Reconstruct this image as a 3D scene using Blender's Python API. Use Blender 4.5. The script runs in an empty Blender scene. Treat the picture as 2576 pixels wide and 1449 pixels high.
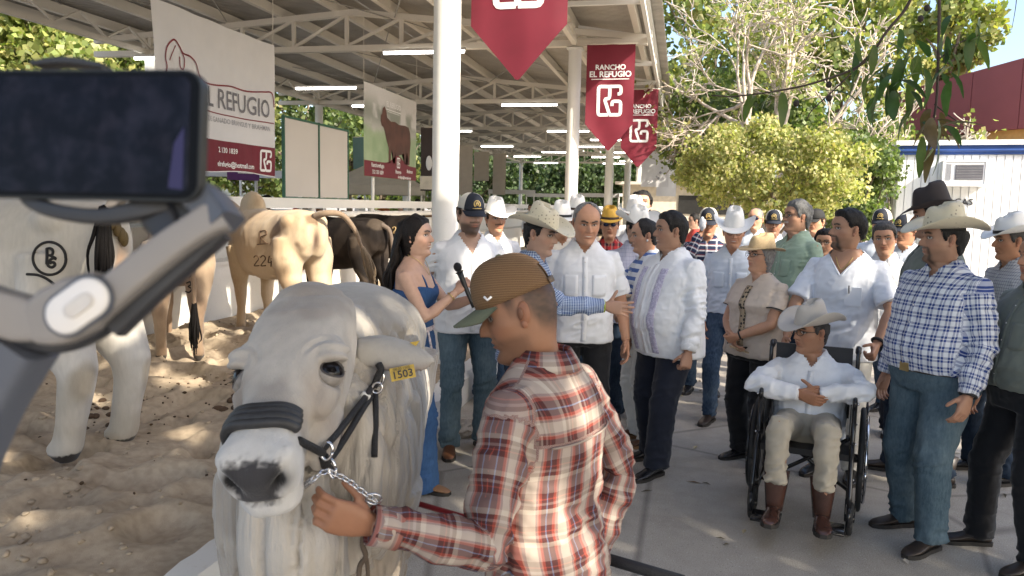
import bpy, bmesh, math, random
import numpy as np
from mathutils import Vector, Matrix

random.seed(7)
RNG = np.random.default_rng(7)
SC = bpy.context.scene
COL = SC.collection
PI = math.pi

# ------------------------------------------------------------------ camera
FPX = 1950.0                      # focal length in pixels of a 2576 px wide picture
CAM = np.array([0.0, 0.0, 1.75])
ROLL = math.radians(1.2)
PSI = math.atan(419.8 * math.cos(math.radians(6.1)) / FPX)
PHI = math.atan(208.4 / FPX)
FWD = np.array([-math.sin(PSI) * math.cos(PHI), math.cos(PSI) * math.cos(PHI), -math.sin(PHI)])
R0 = np.array([math.cos(PSI), math.sin(PSI), 0.0])
U0 = np.cross(R0, FWD)
CR = R0 * math.cos(ROLL) + U0 * math.sin(ROLL)
CU = U0 * math.cos(ROLL) - R0 * math.sin(ROLL)
cam_d = bpy.data.cameras.new('camera')
cam = bpy.data.objects.new('camera', cam_d); COL.objects.link(cam)
m = Matrix(((CR[0], CU[0], -FWD[0], CAM[0]), (CR[1], CU[1], -FWD[1], CAM[1]), (CR[2], CU[2], -FWD[2], CAM[2]), (0, 0, 0, 1)))
cam.matrix_world = m
cam_d.sensor_width = 36.0
cam_d.lens = 36.0 * FPX / 2576.0
cam_d.clip_start = 0.05
cam_d.clip_end = 800.0
cam_d.dof.use_dof = True
cam_d.dof.focus_distance = 4.4
cam_d.dof.aperture_fstop = 8.0
SC.camera = cam

# ------------------------------------------------------------------ light
SUN_EL = math.radians(36.0)
SUN_H = np.array([0.85, -0.527]); SUN_H /= np.linalg.norm(SUN_H)
SUN_DIR = np.array([SUN_H[0] * math.cos(SUN_EL), SUN_H[1] * math.cos(SUN_EL), math.sin(SUN_EL)])
world = bpy.data.worlds.new('World'); SC.world = world
world.use_nodes = True
wn = world.node_tree
for n in list(wn.nodes): wn.nodes.remove(n)
sky = wn.nodes.new('ShaderNodeTexSky'); sky.sky_type = 'NISHITA'; sky.sun_disc = False
sky.sun_elevation = SUN_EL
sky.sun_rotation = math.atan2(SUN_H[0], SUN_H[1])
sky.air_density = 1.0; sky.dust_density = 3.0; sky.ozone_density = 1.0
bgn = wn.nodes.new('ShaderNodeBackground'); bgn.inputs['Strength'].default_value = 0.15
won = wn.nodes.new('ShaderNodeOutputWorld')
wn.links.new(sky.outputs[0], bgn.inputs[0]); wn.links.new(bgn.outputs[0], won.inputs[0])
sun_d = bpy.data.lights.new('sun', 'SUN'); sun_d.energy = 3.7; sun_d.angle = math.radians(0.6); sun_d.color = (1.0, 0.9, 0.74)
sun = bpy.data.objects.new('sun', sun_d); COL.objects.link(sun)
sun.rotation_euler = Vector(SUN_DIR).to_track_quat('Z', 'Y').to_euler()
sun.location = (20, -12, 20)
SC.view_settings.view_transform = 'Standard'
SC.view_settings.look = 'None'
SC.view_settings.exposure = 1.36
SC.view_settings.gamma = 1.0
SC.view_settings.use_curve_mapping = False
SC.cycles.max_bounces = 6
SC.cycles.diffuse_bounces = 4
SC.cycles.transparent_max_bounces = 8

# ------------------------------------------------------------------ pixel helpers (2576 x 1449 picture)
def ray(u, v):
    return FWD + CR * ((u - 1288.0) / FPX) + CU * (-(v - 724.5) / FPX)
def px(u, v, d):
    """Point at depth d seen at (u, v)."""
    return CAM + ray(u, v) * d
def gp(u, v, z=0.0):
    r = ray(u, v)
    return CAM + r * ((z - CAM[2]) / r[2])
def pX(u, v, X):
    r = ray(u, v)
    return CAM + r * ((X - CAM[0]) / r[0])
def pY(u, v, Y):
    r = ray(u, v)
    return CAM + r * ((Y - CAM[1]) / r[1])

# ------------------------------------------------------------------ numpy noise
def _hash(ix, iy, iz):
    n = (ix * 374761393 + iy * 668265263 + iz * 1274126177) & 0xffffffff
    n = ((n ^ (n >> 13)) * 1274126177) & 0xffffffff
    return ((n ^ (n >> 16)) & 0xffff) / 32767.5 - 1.0
def noise(P, f=1.0, off=0.0):
    """Smooth value noise in -1..1 at the points P (n, 3)."""
    P = np.asarray(P, float) * f + off
    I = np.floor(P).astype(np.int64); F = P - I
    W = F * F * F * (F * (F * 6 - 15) + 10)
    out = 0
    for a in (0, 1):
        wx = W[:, 0] if a else 1 - W[:, 0]
        for b in (0, 1):
            wy = W[:, 1] if b else 1 - W[:, 1]
            for c in (0, 1):
                wz = W[:, 2] if c else 1 - W[:, 2]
                out = out + wx * wy * wz * _hash(I[:, 0] + a, I[:, 1] + b, I[:, 2] + c)
    return out
def fbm(P, f=1.0, oct=3, off=0.0):
    s = 0; a = 1.0
    for k in range(oct):
        s = s + a * noise(P, f, off + 17.3 * k); f *= 2.03; a *= 0.5
    return s
def sstep(a, b, x):
    t = np.clip((x - a) / (b - a), 0, 1)
    return t * t * (3 - 2 * t)
def gauss(x, s): return np.exp(-(x / s) ** 2)

# ------------------------------------------------------------------ mesh helpers
def V3(*a): return np.array(a, float)
def unit(v):
    v = np.asarray(v, float); return v / max(np.linalg.norm(v), 1e-9)
class MB:
    """Collects vertices and faces; build() links ONE mesh object."""
    def __init__(s): s.v = []; s.f = []; s.n = 0; s.mi = []; s.col = []
    def add(s, V, F, mi=0, col=None):
        V = np.asarray(V, float).reshape(-1, 3)
        s.v.append(V)
        for f in F: s.f.append([i + s.n for i in f]); s.mi.append(mi)
        if col is not None:
            c = np.asarray(col, float)
            s.col.append(np.tile(c, (len(V), 1)) if c.ndim == 1 else c)
        else: s.col.append(np.ones((len(V), 3)) * 0.5)
        s.n += len(V); return s
    def verts(s): return np.vstack(s.v) if s.v else np.zeros((0, 3))
    def box(s, c, size, R=None, mi=0, col=None, taper=1.0):
        c = np.asarray(c, float); h = np.asarray(size, float) / 2
        V = np.array([[x, y, z] for z in (-1, 1) for y in (-1, 1) for x in (-1, 1)], float)
        k = np.where(V[:, 2:3] > 0, taper, 1.0)
        V = V * h; V[:, :2] *= k
        if R is not None: V = V @ np.asarray(R).T
        return s.add(V + c, [(0, 2, 3, 1), (4, 5, 7, 6), (0, 1, 5, 4), (2, 6, 7, 3), (0, 4, 6, 2), (1, 3, 7, 5)], mi, col)
    def beam(s, a, b, w, h, mi=0, up=(0, 0, 1), col=None):
        a = np.asarray(a, float); b = np.asarray(b, float); d = b - a; L = np.linalg.norm(d); d = d / L
        up = np.asarray(up, float)
        if abs(d @ up) > 0.99: up = np.array([1.0, 0, 0])
        x = unit(np.cross(up, d)); y = np.cross(d, x)
        R = np.stack([x, y, d], 1)
        return s.box((a + b) / 2, (w, h, L), R, mi, col)
    def tube(s, pts, rad, n=8, mi=0, col=None, caps=True, flat=None):
        V, F = tube(pts, rad, n, caps, flat); return s.add(V, F, mi, col)
    def loft(s, rings, caps=True, closed=True, mi=0, col=None):
        V, F = loft(rings, caps, closed); return s.add(V, F, mi, col)
    def ell(s, c, r, R=None, nu=12, nv=8, mi=0, col=None):
        V, F = ellipsoid(c, r, R, nu, nv); return s.add(V, F, mi, col)
    def build(s, name, mats, parent=None, smooth=True, color=False, auto=None):
        return mk(name, s.verts(), s.f, mats, parent, smooth, s.mi, np.vstack(s.col) if color else None, auto)

def mk(name, V, F, mats, parent=None, smooth=True, mi=None, col=None, auto=None, vec=None):
    me = bpy.data.meshes.new(name)
    me.from_pydata(np.asarray(V).tolist(), [], [list(map(int, f)) for f in F])
    if not isinstance(mats, (list, tuple)): mats = [mats]
    for m_ in mats:
        if m_ is not None: me.materials.append(m_)
    if mi is not None and len(mats) > 1: me.polygons.foreach_set('material_index', np.asarray(mi, np.int32))
    if smooth: me.polygons.foreach_set('use_smooth', np.ones(len(me.polygons), bool))
    if col is not None: set_col(me, col)
    if vec is not None: set_vec(me, 'pc', vec)
    me.update()
    if auto is not None and smooth:
        me.set_sharp_from_angle(angle=math.radians(auto))
    o = bpy.data.objects.new(name, me); COL.objects.link(o)
    if parent is not None: o.parent = parent
    return o
def set_col(me, col):
    a = me.color_attributes.new('Col', 'FLOAT_COLOR', 'POINT')
    c = np.ones((len(me.vertices), 4), np.float32); c[:, :3] = col
    a.data.foreach_set('color', c.ravel())
def set_vec(me, nm, vec):
    a = me.attributes.new(nm, 'FLOAT_VECTOR', 'POINT')
    a.data.foreach_set('vector', np.asarray(vec, np.float32).ravel())

def frames(P):
    P = np.asarray(P, float); n = len(P)
    T = np.zeros_like(P)
    T[1:-1] = P[2:] - P[:-2]; T[0] = P[1] - P[0]; T[-1] = P[-1] - P[-2]
    T /= np.maximum(np.linalg.norm(T, axis=1, keepdims=True), 1e-9)
    ref = np.array([0, 0, 1.0]) if abs(T[0][2]) < 0.9 else np.array([0, 1.0, 0])
    X = np.zeros_like(P); X[0] = unit(np.cross(ref, T[0]))
    for i in range(1, n):
        x = X[i - 1] - T[i] * (X[i - 1] @ T[i]); X[i] = unit(x)
    Y = np.cross(T, X)
    return T, X, Y
def tube(pts, rad, n=8, caps=True, flat=None):
    P = np.asarray(pts, float); k = len(P)
    rad = np.broadcast_to(np.asarray(rad, float), (k,)) if np.ndim(rad) < 2 else np.asarray(rad, float)
    T, X, Y = frames(P)
    a = np.linspace(0, 2 * PI, n, endpoint=False)
    V = []
    for i in range(k):
        rx, ry = (rad[i], rad[i]) if np.ndim(rad) < 2 else rad[i]
        V.append(P[i] + np.outer(np.cos(a) * rx, X[i]) + np.outer(np.sin(a) * ry, Y[i]))
    return loft(V, caps)
def loft(rings, caps=True, closed=True):
    k = len(rings); n = len(rings[0]); V = np.vstack(rings); F = []
    m_ = n if closed else n - 1
    for i in range(k - 1):
        for j in range(m_):
            j2 = (j + 1) % n
            F.append((i * n + j, i * n + j2, (i + 1) * n + j2, (i + 1) * n + j))
    if caps:
        F.append(tuple(range(n - 1, -1, -1))); F.append(tuple((k - 1) * n + j for j in range(n)))
    return V, F
def ellipsoid(c, r, R=None, nu=12, nv=8):
    V = [[0, 0, -1]]
    for i in range(1, nv):
        t = -PI / 2 + PI * i / nv
        for j in range(nu):
            p = 2 * PI * j / nu; V.append([math.cos(t) * math.cos(p), math.cos(t) * math.sin(p), math.sin(t)])
    V.append([0, 0, 1]); V = np.array(V) * np.asarray(r, float)
    if R is not None: V = V @ np.asarray(R).T
    F = [(0, 1 + (j + 1) % nu, 1 + j) for j in range(nu)]
    for i in range(nv - 2):
        for j in range(nu):
            a = 1 + i * nu + j; b = 1 + i * nu + (j + 1) % nu; F.append((a, b, b + nu, a + nu))
    e = len(V) - 1; s = 1 + (nv - 2) * nu
    F += [(s + j, s + (j + 1) % nu, e) for j in range(nu)]
    return V + np.asarray(c, float), F
def bez(pts, n=12):
    """Catmull-Rom curve through pts."""
    P = np.asarray(pts, float); P = np.vstack([2 * P[0] - P[1], P, 2 * P[-1] - P[-2]])
    out = []
    for i in range(1, len(P) - 2):
        for t in np.linspace(0, 1, n, endpoint=False):
            a, b, c, d = P[i - 1], P[i], P[i + 1], P[i + 2]
            out.append(0.5 * (2 * b + (c - a) * t + (2 * a - 5 * b + 4 * c - d) * t * t + (3 * b - a - 3 * c + d) * t ** 3))
    out.append(P[-2]); return np.array(out)
def rotz(a):
    c, s = math.cos(a), math.sin(a); return np.array([[c, -s, 0], [s, c, 0], [0, 0, 1.0]])
def rotx(a):
    c, s = math.cos(a), math.sin(a); return np.array([[1.0, 0, 0], [0, c, -s], [0, s, c]])
def roty(a):
    c, s = math.cos(a), math.sin(a); return np.array([[c, 0, s], [0, 1.0, 0], [-s, 0, c]])

def remesh(V, F, voxel, smooth=3, lam=0.5):
    """Fuse overlapping closed shapes into one continuous skin."""
    me = bpy.data.meshes.new('tmp'); me.from_pydata(np.asarray(V).tolist(), [], [list(map(int, f)) for f in F]); me.update()
    o = bpy.data.objects.new('tmp', me); COL.objects.link(o)
    md = o.modifiers.new('r', 'REMESH'); md.mode = 'VOXEL'; md.voxel_size = voxel; md.adaptivity = 0.0
    dg = bpy.context.evaluated_depsgraph_get(); ev = o.evaluated_get(dg); em = ev.to_mesh()
    n = len(em.vertices); v = np.empty(n * 3); em.vertices.foreach_get('co', v); v = v.reshape(-1, 3)
    pl = len(em.polygons); lt = np.empty(pl, np.int32); em.polygons.foreach_get('loop_total', lt)
    li = np.empty(len(em.loops), np.int32); em.loops.foreach_get('vertex_index', li)
    ev.to_mesh_clear(); bpy.data.objects.remove(o); bpy.data.meshes.remove(me)
    q = li.reshape(-1, 4) if (lt == 4).all() else None
    if q is None:
        f = []; k = 0
        for t in lt: f.append(li[k:k + t]); k += t
        q4 = np.array([x if len(x) == 4 else np.append(x, x[-1]) for x in f])
        q = q4
    for _ in range(smooth): v = lap(v, q, lam)
    return v, q
def lap(v, q, lam=0.5):
    acc = np.zeros_like(v); cnt = np.zeros(len(v))
    for a, b in ((0, 1), (1, 2), (2, 3), (3, 0)):
        np.add.at(acc, q[:, a], v[q[:, b]]); np.add.at(acc, q[:, b], v[q[:, a]])
        np.add.at(cnt, q[:, a], 1); np.add.at(cnt, q[:, b], 1)
    return v * (1 - lam) + lam * acc / np.maximum(cnt, 1)[:, None]
def vnormals(v, q):
    n = np.cross(v[q[:, 2]] - v[q[:, 0]], v[q[:, 3]] - v[q[:, 1]])
    N = np.zeros_like(v)
    for k in range(4): np.add.at(N, q[:, k], n)
    return N / np.maximum(np.linalg.norm(N, axis=1, keepdims=True), 1e-12)

# ------------------------------------------------------------------ tags
def tag(o, label=None, cat=None, group=None, kind=None):
    if label: o['label'] = label
    if cat: o['category'] = cat
    if group: o['group'] = group
    if kind: o['kind'] = kind
    return o
def empty(name, loc=(0, 0, 0), rz=0.0, scale=1.0):
    o = bpy.data.objects.new(name, None); COL.objects.link(o)
    o.location = tuple(loc); o.rotation_euler = (0, 0, rz); o.scale = (scale,) * 3
    o.empty_display_size = 0.1
    return o
def dup(o, parent=None, **kw):
    c = o.copy(); COL.objects.link(c)
    if parent is not None: c.parent = parent
    for ch in list(o.children): dup(ch, c)
    return c

# ------------------------------------------------------------------ materials
def lin(c):
    """sRGB 0..255 to linear."""
    c = np.asarray(c, float) / 255.0
    return tuple(np.where(c <= 0.04045, c / 12.92, ((c + 0.055) / 1.055) ** 2.4))
class NT:
    def __init__(s, name):
        s.m = bpy.data.materials.new(name); s.m.use_nodes = True; s.t = s.m.node_tree
        s.b = s.t.nodes['Principled BSDF']; s.out = s.t.nodes['Material Output']
    def n(s, ty, **kw):
        x = s.t.nodes.new(ty)
        for k, v in kw.items(): setattr(x, k, v)
        return x
    def l(s, a, b): s.t.links.new(a, b)
    def coord(s, attr=None, scale=(1, 1, 1), obj=True):
        if attr:
            a = s.n('ShaderNodeAttribute'); a.attribute_name = attr; o = a.outputs['Vector']
        else:
            a = s.n('ShaderNodeTexCoord'); o = a.outputs['Object' if obj else 'Generated']
        mp = s.n('ShaderNodeMapping'); mp.inputs['Scale'].default_value = scale; s.l(o, mp.inputs[0]); return mp.outputs[0]
    def noise(s, vec, scale, detail=3, rough=0.5):
        x = s.n('ShaderNodeTexNoise'); x.inputs['Scale'].default_value = scale; x.inputs['Detail'].default_value = detail
        x.inputs['Roughness'].default_value = rough
        if vec is not None: s.l(vec, x.inputs['Vector'])
        return x.outputs[0]
    def ramp(s, fac, stops, interp='LINEAR'):
        x = s.n('ShaderNodeValToRGB'); cr = x.color_ramp; cr.interpolation = interp
        while len(cr.elements) < len(stops): cr.elements.new(0.5)
        for e, (p, c) in zip(cr.elements, stops):
            e.position = p; e.color = (*c, 1) if len(c) == 3 else c
        s.l(fac, x.inputs[0]); return x.outputs[0]
    def mix(s, fac, a, b, mode='MIX'):
        x = s.n('ShaderNodeMix', data_type='RGBA', blend_type=mode)
        for sock, val in ((x.inputs[0], fac), (x.inputs[6], a), (x.inputs[7], b)):
            if hasattr(val, 'links'): s.l(val, sock)
            else: sock.default_value = val if np.ndim(val) == 0 else (*val, 1)
        return x.outputs[2]
    def math(s, op, a, b=0.0, clamp=False):
        x = s.n('ShaderNodeMath', operation=op); x.use_clamp = clamp
        for sock, val in ((x.inputs[0], a), (x.inputs[1], b)):
            if hasattr(val, 'links'): s.l(val, sock)
            else: sock.default_value = val
        return x.outputs[0]
    def attr(s, nm, out='Color'):
        a = s.n('ShaderNodeAttribute'); a.attribute_name = nm; return a.outputs[out]
    def sep(s, v):
        x = s.n('ShaderNodeSeparateXYZ'); s.l(v, x.inputs[0]); return x.outputs
    def bump(s, h, strength=0.2, dist=0.01):
        x = s.n('ShaderNodeBump'); x.inputs['Strength'].default_value = strength; x.inputs['Distance'].default_value = dist
        s.l(h, x.inputs['Height']); s.l(x.outputs[0], s.b.inputs['Normal'])
    def base(s, c):
        i = s.b.inputs['Base Color']
        if hasattr(c, 'links'): s.l(c, i)
        else: i.default_value = (*c, 1)
    def set(s, **kw):
        for k, v in kw.items(): s.b.inputs[k.replace('_', ' ')].default_value = v
        return s
_MC = {}
def mat(name, col, rough=0.6, metal=0.0, var=0.12, vscale=6.0, bump=0.0, bscale=80.0, spec=0.5, vec=None):
    """Plain surface with a little tonal variation and fine relief."""
    if name in _MC: return _MC[name]
    t = NT(name); co = t.coord(vec)
    n = t.noise(co, vscale, 4)
    c = np.asarray(col, float)
    t.base(t.ramp(n, [(0.3, tuple(c * (1 - var))), (0.7, tuple(np.minimum(c * (1 + var), 0.95)))]))
    t.set(Roughness=rough, Metallic=metal); t.b.inputs['Specular IOR Level'].default_value = spec
    if bump: t.bump(t.noise(co, bscale, 4), bump, 0.004)
    _MC[name] = t.m; return t.m
def vcol(name, rough=0.6, var=0.1, vscale=25.0, bump=0.1, bscale=150.0, spec=0.4, sheen=0.0, stretch=(1, 1, 1)):
    """Surface whose own colours are stored on its vertices."""
    if name in _MC: return _MC[name]
    t = NT(name); co = t.coord(None, stretch); n = t.noise(co, vscale, 4)
    k = t.ramp(n, [(0.25, (1 - var,) * 3), (0.75, (1 + var,) * 3)])
    t.base(t.mix(1.0, t.attr('Col'), k, 'MULTIPLY'))
    t.set(Roughness=rough); t.b.inputs['Specular IOR Level'].default_value = spec
    if sheen: t.b.inputs['Sheen Weight'].default_value = sheen
    if bump: t.bump(t.noise(co, bscale, 3), bump, 0.003)
    _MC[name] = t.m; return t.m
def emit(name, col, strength):
    if name in _MC: return _MC[name]
    t = NT(name); t.base((0.8, 0.8, 0.8) if strength > 1 else (0.01, 0.01, 0.02)); t.b.inputs['Emission Color'].default_value = (*col, 1); t.b.inputs['Emission Strength'].default_value = strength
    _MC[name] = t.m; return t.m

# ================================================================== SETTING
def mkq(name, V, Q, mats, parent=None, smooth=True, col=None, vec=None):
    """Mesh of quads straight from arrays."""
    me = bpy.data.meshes.new(name); V = np.asarray(V, np.float32); Q = np.asarray(Q, np.int32)
    me.vertices.add(len(V)); me.vertices.foreach_set('co', V.ravel())
    me.loops.add(Q.size); me.loops.foreach_set('vertex_index', Q.ravel())
    me.polygons.add(len(Q)); me.polygons.foreach_set('loop_start', np.arange(0, Q.size, 4, dtype=np.int32))
    me.polygons.foreach_set('loop_total', np.full(len(Q), 4, np.int32))
    if smooth: me.polygons.foreach_set('use_smooth', np.ones(len(Q), bool))
    for m_ in (mats if isinstance(mats, (list, tuple)) else [mats]): me.materials.append(m_)
    if col is not None: set_col(me, col)
    if vec is not None: set_vec(me, 'pc', vec)
    me.update(calc_edges=True); me.validate()
    o = bpy.data.objects.new(name, me); COL.objects.link(o)
    if parent is not None: o.parent = parent
    return o
def grid(xs, ys, zf):
    X, Y = np.meshgrid(xs, ys); P = np.stack([X.ravel(), Y.ravel(), np.zeros(X.size)], 1)
    P[:, 2] = zf(P); nx = len(xs); i = np.arange(len(ys) - 1)[:, None] * nx + np.arange(nx - 1)[None]
    i = i.ravel(); return P, np.stack([i, i + 1, i + nx + 1, i + nx], 1)

# ---- ground
def asphalt():
    t = NT('worn_asphalt'); co = t.coord()
    n1 = t.noise(co, 0.5, 5, 0.6); n2 = t.noise(co, 160, 2, 0.6); n3 = t.noise(co, 7, 4, 0.6)
    c = t.ramp(n1, [(0.3, (0.31, 0.27, 0.215)), (0.7, (0.43, 0.38, 0.31))])
    c = t.mix(0.45, c, t.ramp(n3, [(0.35, (0.23, 0.21, 0.185)), (0.65, (0.44, 0.405, 0.355))]))
    v = t.n('ShaderNodeTexVoronoi'); v.inputs['Scale'].default_value = 55; t.l(co, v.inputs['Vector'])
    spk = t.ramp(v.outputs['Distance'], [(0.0, (1, 1, 1)), (0.16, (1, 1, 1)), (0.22, (0, 0, 0))])
    rnd = t.ramp(t.sep(v.outputs['Color'])[0], [(0.72, (0, 0, 0)), (0.76, (1, 1, 1))])
    c = t.mix(t.mix(1.0, spk, rnd, 'MULTIPLY'), c, (0.6, 0.57, 0.52))
    drk = t.ramp(t.sep(v.outputs['Color'])[1], [(0.7, (0, 0, 0)), (0.74, (1, 1, 1))])
    c = t.mix(t.mix(1.0, spk, drk, 'MULTIPLY'), c, (0.1, 0.09, 0.08))
    c = t.mix(0.5, c, t.ramp(n2, [(0.35, (0.2, 0.185, 0.165)), (0.65, (0.5, 0.46, 0.41))]))
    n4 = t.noise(co, 1.1, 5, 0.7); c = t.mix(t.ramp(n4, [(0.56, (0, 0, 0)), (0.7, (0.5,) * 3)]), c, (0.17, 0.145, 0.115))
    vc = t.n('ShaderNodeTexVoronoi'); vc.feature = 'DISTANCE_TO_EDGE'; vc.inputs['Scale'].default_value = 0.55; t.l(t.mix(0.06, co, t.n('ShaderNodeTexNoise').outputs['Color']), vc.inputs['Vector'])
    c = t.mix(t.ramp(vc.outputs['Distance'], [(0.0, (0.55,) * 3), (0.006, (0.35,) * 3), (0.012, (0, 0, 0))]), c, (0.09, 0.08, 0.07))
    t.base(c); t.set(Roughness=0.85); t.bump(n2, 0.5, 0.006); return t.m
M_ASPH = asphalt()
V, Q = grid(np.array([-200, -14, -1.9, 0, 2, 4, 8, 20, 200]), np.array([-60, -5, 0, 5, 10, 20, 40, 90, 300]), lambda P: P[:, 0] * 0)
tag(mkq('pavement', V, Q, M_ASPH), kind='structure')

def sand_mat():
    t = NT('trampled_sand'); co = t.coord()
    n = t.noise(co, 1.3, 5, 0.6); n2 = t.noise(co, 22, 4); n3 = t.noise(co, 260, 2)
    c = t.ramp(n, [(0.3, (0.285, 0.22, 0.155)), (0.55, (0.41, 0.33, 0.24)), (0.75, (0.48, 0.395, 0.29))])
    c = t.mix(0.3, c, t.ramp(n2, [(0.35, (0.19, 0.145, 0.10)), (0.6, (0.47, 0.385, 0.275))]))
    d = t.noise(co, 1.9, 4, 0.7)
    c = t.mix(t.ramp(d, [(0.62, (0, 0, 0)), (0.74, (0.65,) * 3)]), c, (0.1, 0.06, 0.03))
    t.base(c); t.set(Roughness=0.95); t.bump(t.mix(0.5, n2, n3), 0.6, 0.012); return t.m
M_SAND = sand_mat()
SAND = 0.2
def sand_z(P):
    Q_ = P.copy(); Q_[:, 2] = 0
    h = 0.05 * fbm(Q_, 0.55, 2) + 0.075 * np.abs(fbm(Q_, 1.5, 3, 5)) - 0.09 * sstep(0.2, 0.5, noise(Q_, 2.6, 9)) + 0.03 * np.abs(noise(Q_, 4.2, 31)) + 0.008 * noise(Q_, 14, 3)
    h = h + 0.03 * (1 - np.abs(noise(Q_, 2.2, 77))) ** 4
    r = np.random.default_rng(3)
    for k in range(150):                                   # hoof prints
        cx, cy = r.uniform(-5.6, -2.3), r.uniform(1.5, 12); a = r.uniform(0, PI); s = r.uniform(0.07, 0.13)
        dx, dy = P[:, 0] - cx, P[:, 1] - cy
        u = (dx * math.cos(a) + dy * math.sin(a)) / (s * 1.4); v = (-dx * math.sin(a) + dy * math.cos(a)) / s
        q = u * u + v * v
        h = h - 0.055 * np.exp(-q * q) + 0.022 * np.exp(-((np.sqrt(q) - 1.5) / 0.35) ** 2)
    e = sstep(-2.0, -2.6, P[:, 0]) * sstep(-5.75, -5.5, P[:, 0]) * 0.8 + 0.2
    return SAND + 0.01 + h * e * 0.85
V, Q = grid(np.linspace(-5.74, -1.97, 138), np.concatenate([np.linspace(0.5, 10, 330), np.linspace(10.2, 24, 60), np.linspace(25, 60, 20)]), sand_z)
tag(mkq('sand_ground', V, Q, M_SAND), kind='structure')
V, Q = grid(np.linspace(-14.2, -6.16, 12), np.linspace(0, 60, 40), lambda P: 0.12 + 0 * P[:, 0])
tag(mkq('shed_floor', V, Q, mat('earth_floor', (0.22, 0.17, 0.12), 0.95, var=0.3, vscale=2, bump=0.3, bscale=20)), kind='structure')

# crumbs of dung and straw lying on the sand
def scatter_bits():
    mb = MB(); r = np.random.default_rng(11); n = 260
    X = r.uniform(-5.5, -2.4, n); Y = r.uniform(2.2, 9, n)
    for k in range(40):
        j = r.integers(0, n, 3); X[j] = -3.7 + r.normal(0, 0.25, 3); Y[j] = 5.2 + r.normal(0, 0.5, 3)
    Z = sand_z(np.stack([X, Y, Y * 0], 1))
    for x, y, z in zip(X, Y, Z):
        s = r.uniform(0.004, 0.014) * (1 + 0.8 * (r.random() < 0.08)); a = r.uniform(0, PI)
        mb.ell((x, y, z + s * 0.3), (s, s * r.uniform(0.5, 0.9), s * 0.6), rotz(a), 6, 4)
    o = mb.build('sand_debris', mat('dung_crumbs', (0.06, 0.035, 0.018), 0.95, bump=0.4, bscale=60)); tag(o, kind='stuff')
scatter_bits()
def clods():
    mb = MB(); r = np.random.default_rng(77); n = 900
    X = r.uniform(-5.6, -2.1, n); Y = 2.3 + 7.5 * r.random(n) ** 1.4; Z = sand_z(np.stack([X, Y, Y * 0], 1))
    for x, y, z in zip(X, Y, Z):
        s = r.uniform(0.008, 0.026); v, f = ellipsoid((x, y, z + s * 0.15), (s, s * r.uniform(0.6, 1), s * 0.5), rotz(r.uniform(0, 3)), 6, 4); mb.add(v + r.normal(0, s * 0.12, v.shape), f)
    tag(mb.build('sand_clods', M_SAND), kind='stuff')
clods()
def pile():
    mb = MB(); r = np.random.default_rng(5)
    for c, n, sp in (((-3.05, 5.05), 22, 0.12), ((-2.75, 5.5), 16, 0.1), ((-3.9, 4.6), 14, 0.13)):
        for k in range(n):
            x = c[0] + r.normal(0, sp); y = c[1] + r.normal(0, sp); s = r.uniform(0.02, 0.05)
            z = sand_z(np.array([[x, y, 0]]))[0]
            mb.ell((x, y, z + 0.006), (s, s * 0.8, s * 0.55), rotz(r.uniform(0, 3)), 8, 5)
    tag(mb.build('dung_debris', mat('dung_clods', (0.07, 0.04, 0.022), 0.9, bump=0.6, bscale=40)), kind='stuff')
pile()
def fallen():
    rng = np.random.default_rng(23); mb = MB()
    for k in range(110):
        x = rng.uniform(-1.6, 4.5); y = rng.uniform(3.2, 9); a = rng.uniform(0, 2 * PI); L = rng.uniform(0.02, 0.055); w = L * rng.uniform(0.2, 0.4); c, s_ = math.cos(a), math.sin(a); h = rng.uniform(0.004, 0.014)
        P = [(-L, 0, 0.004), (0, -w, h), (L, 0, 0.005), (0, w, h)]
        col = [(0.16, 0.10, 0.05), (0.4, 0.33, 0.2), (0.10, 0.08, 0.05), (0.55, 0.5, 0.42)][k % 4]
        mb.add([(x + p[0] * c - p[1] * s_, y + p[0] * s_ + p[1] * c, p[2]) for p in P], [(0, 1, 2, 3)], 0, col)
    tag(mb.build('fallen_leaves', vcol('dry_leaf', 0.8), None, False, True), kind='stuff')
fallen()

def old_white(name, dirt=0.3, col=(0.72, 0.71, 0.68)):
    t = NT(name); co = t.coord(); n = t.noise(co, 2.2, 6, 0.65); n2 = t.noise(co, 30, 4)
    c = t.ramp(n, [(0.3, tuple(np.array(col) * 0.96)), (0.7, col)])
    c = t.mix(t.ramp(n2, [(0.6, (0, 0, 0)), (0.78, (dirt,) * 3)]), c, (0.36, 0.3, 0.23))
    t.base(c); t.set(Roughness=0.55); t.bump(n2, 0.15, 0.004); return t.m
M_WHITE = old_white('white_paint_on_concrete')
M_COL = old_white('gloss_white_paint_on_steel', 0.12, (0.78, 0.77, 0.74))
M_STEEL = old_white('cream_paint_on_steel', 0.18, (0.74, 0.69, 0.61))

# kerb of painted blocks along the sand
kerb = tag(empty('kerb', (-1.88, 0, 0)), 'low white painted kerb edging the sand beside the shed columns', 'kerb', kind='structure')
y = 1.2; k = 0
r_ = np.random.default_rng(2)
while y < 60:
    L = 1.0 if y < 16 else 6.0
    mb = MB(); n = 10
    rings = []
    for i in range(n + 1):
        yy = L * i / n + (0.004 if i == 0 else (-0.004 if i == n else 0)); j = r_.normal(0, 0.008, 3)
        w0, w1 = -0.1, 0.1
        rings.append(np.array([[w0, yy, 0.0], [w1, yy, 0.0], [w1 + j[0] * 0.4, yy, 0.22 + j[1]], [w1 - 0.03, yy, 0.255 + j[2]], [w0 + 0.03, yy, 0.255 + j[1]], [w0, yy, 0.2]]))
    mb.loft(rings)
    o = mb.build('kerb_block', M_WHITE, kerb, auto=40); o.location = (0, y, 0)
    y += L; k += 1

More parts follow.
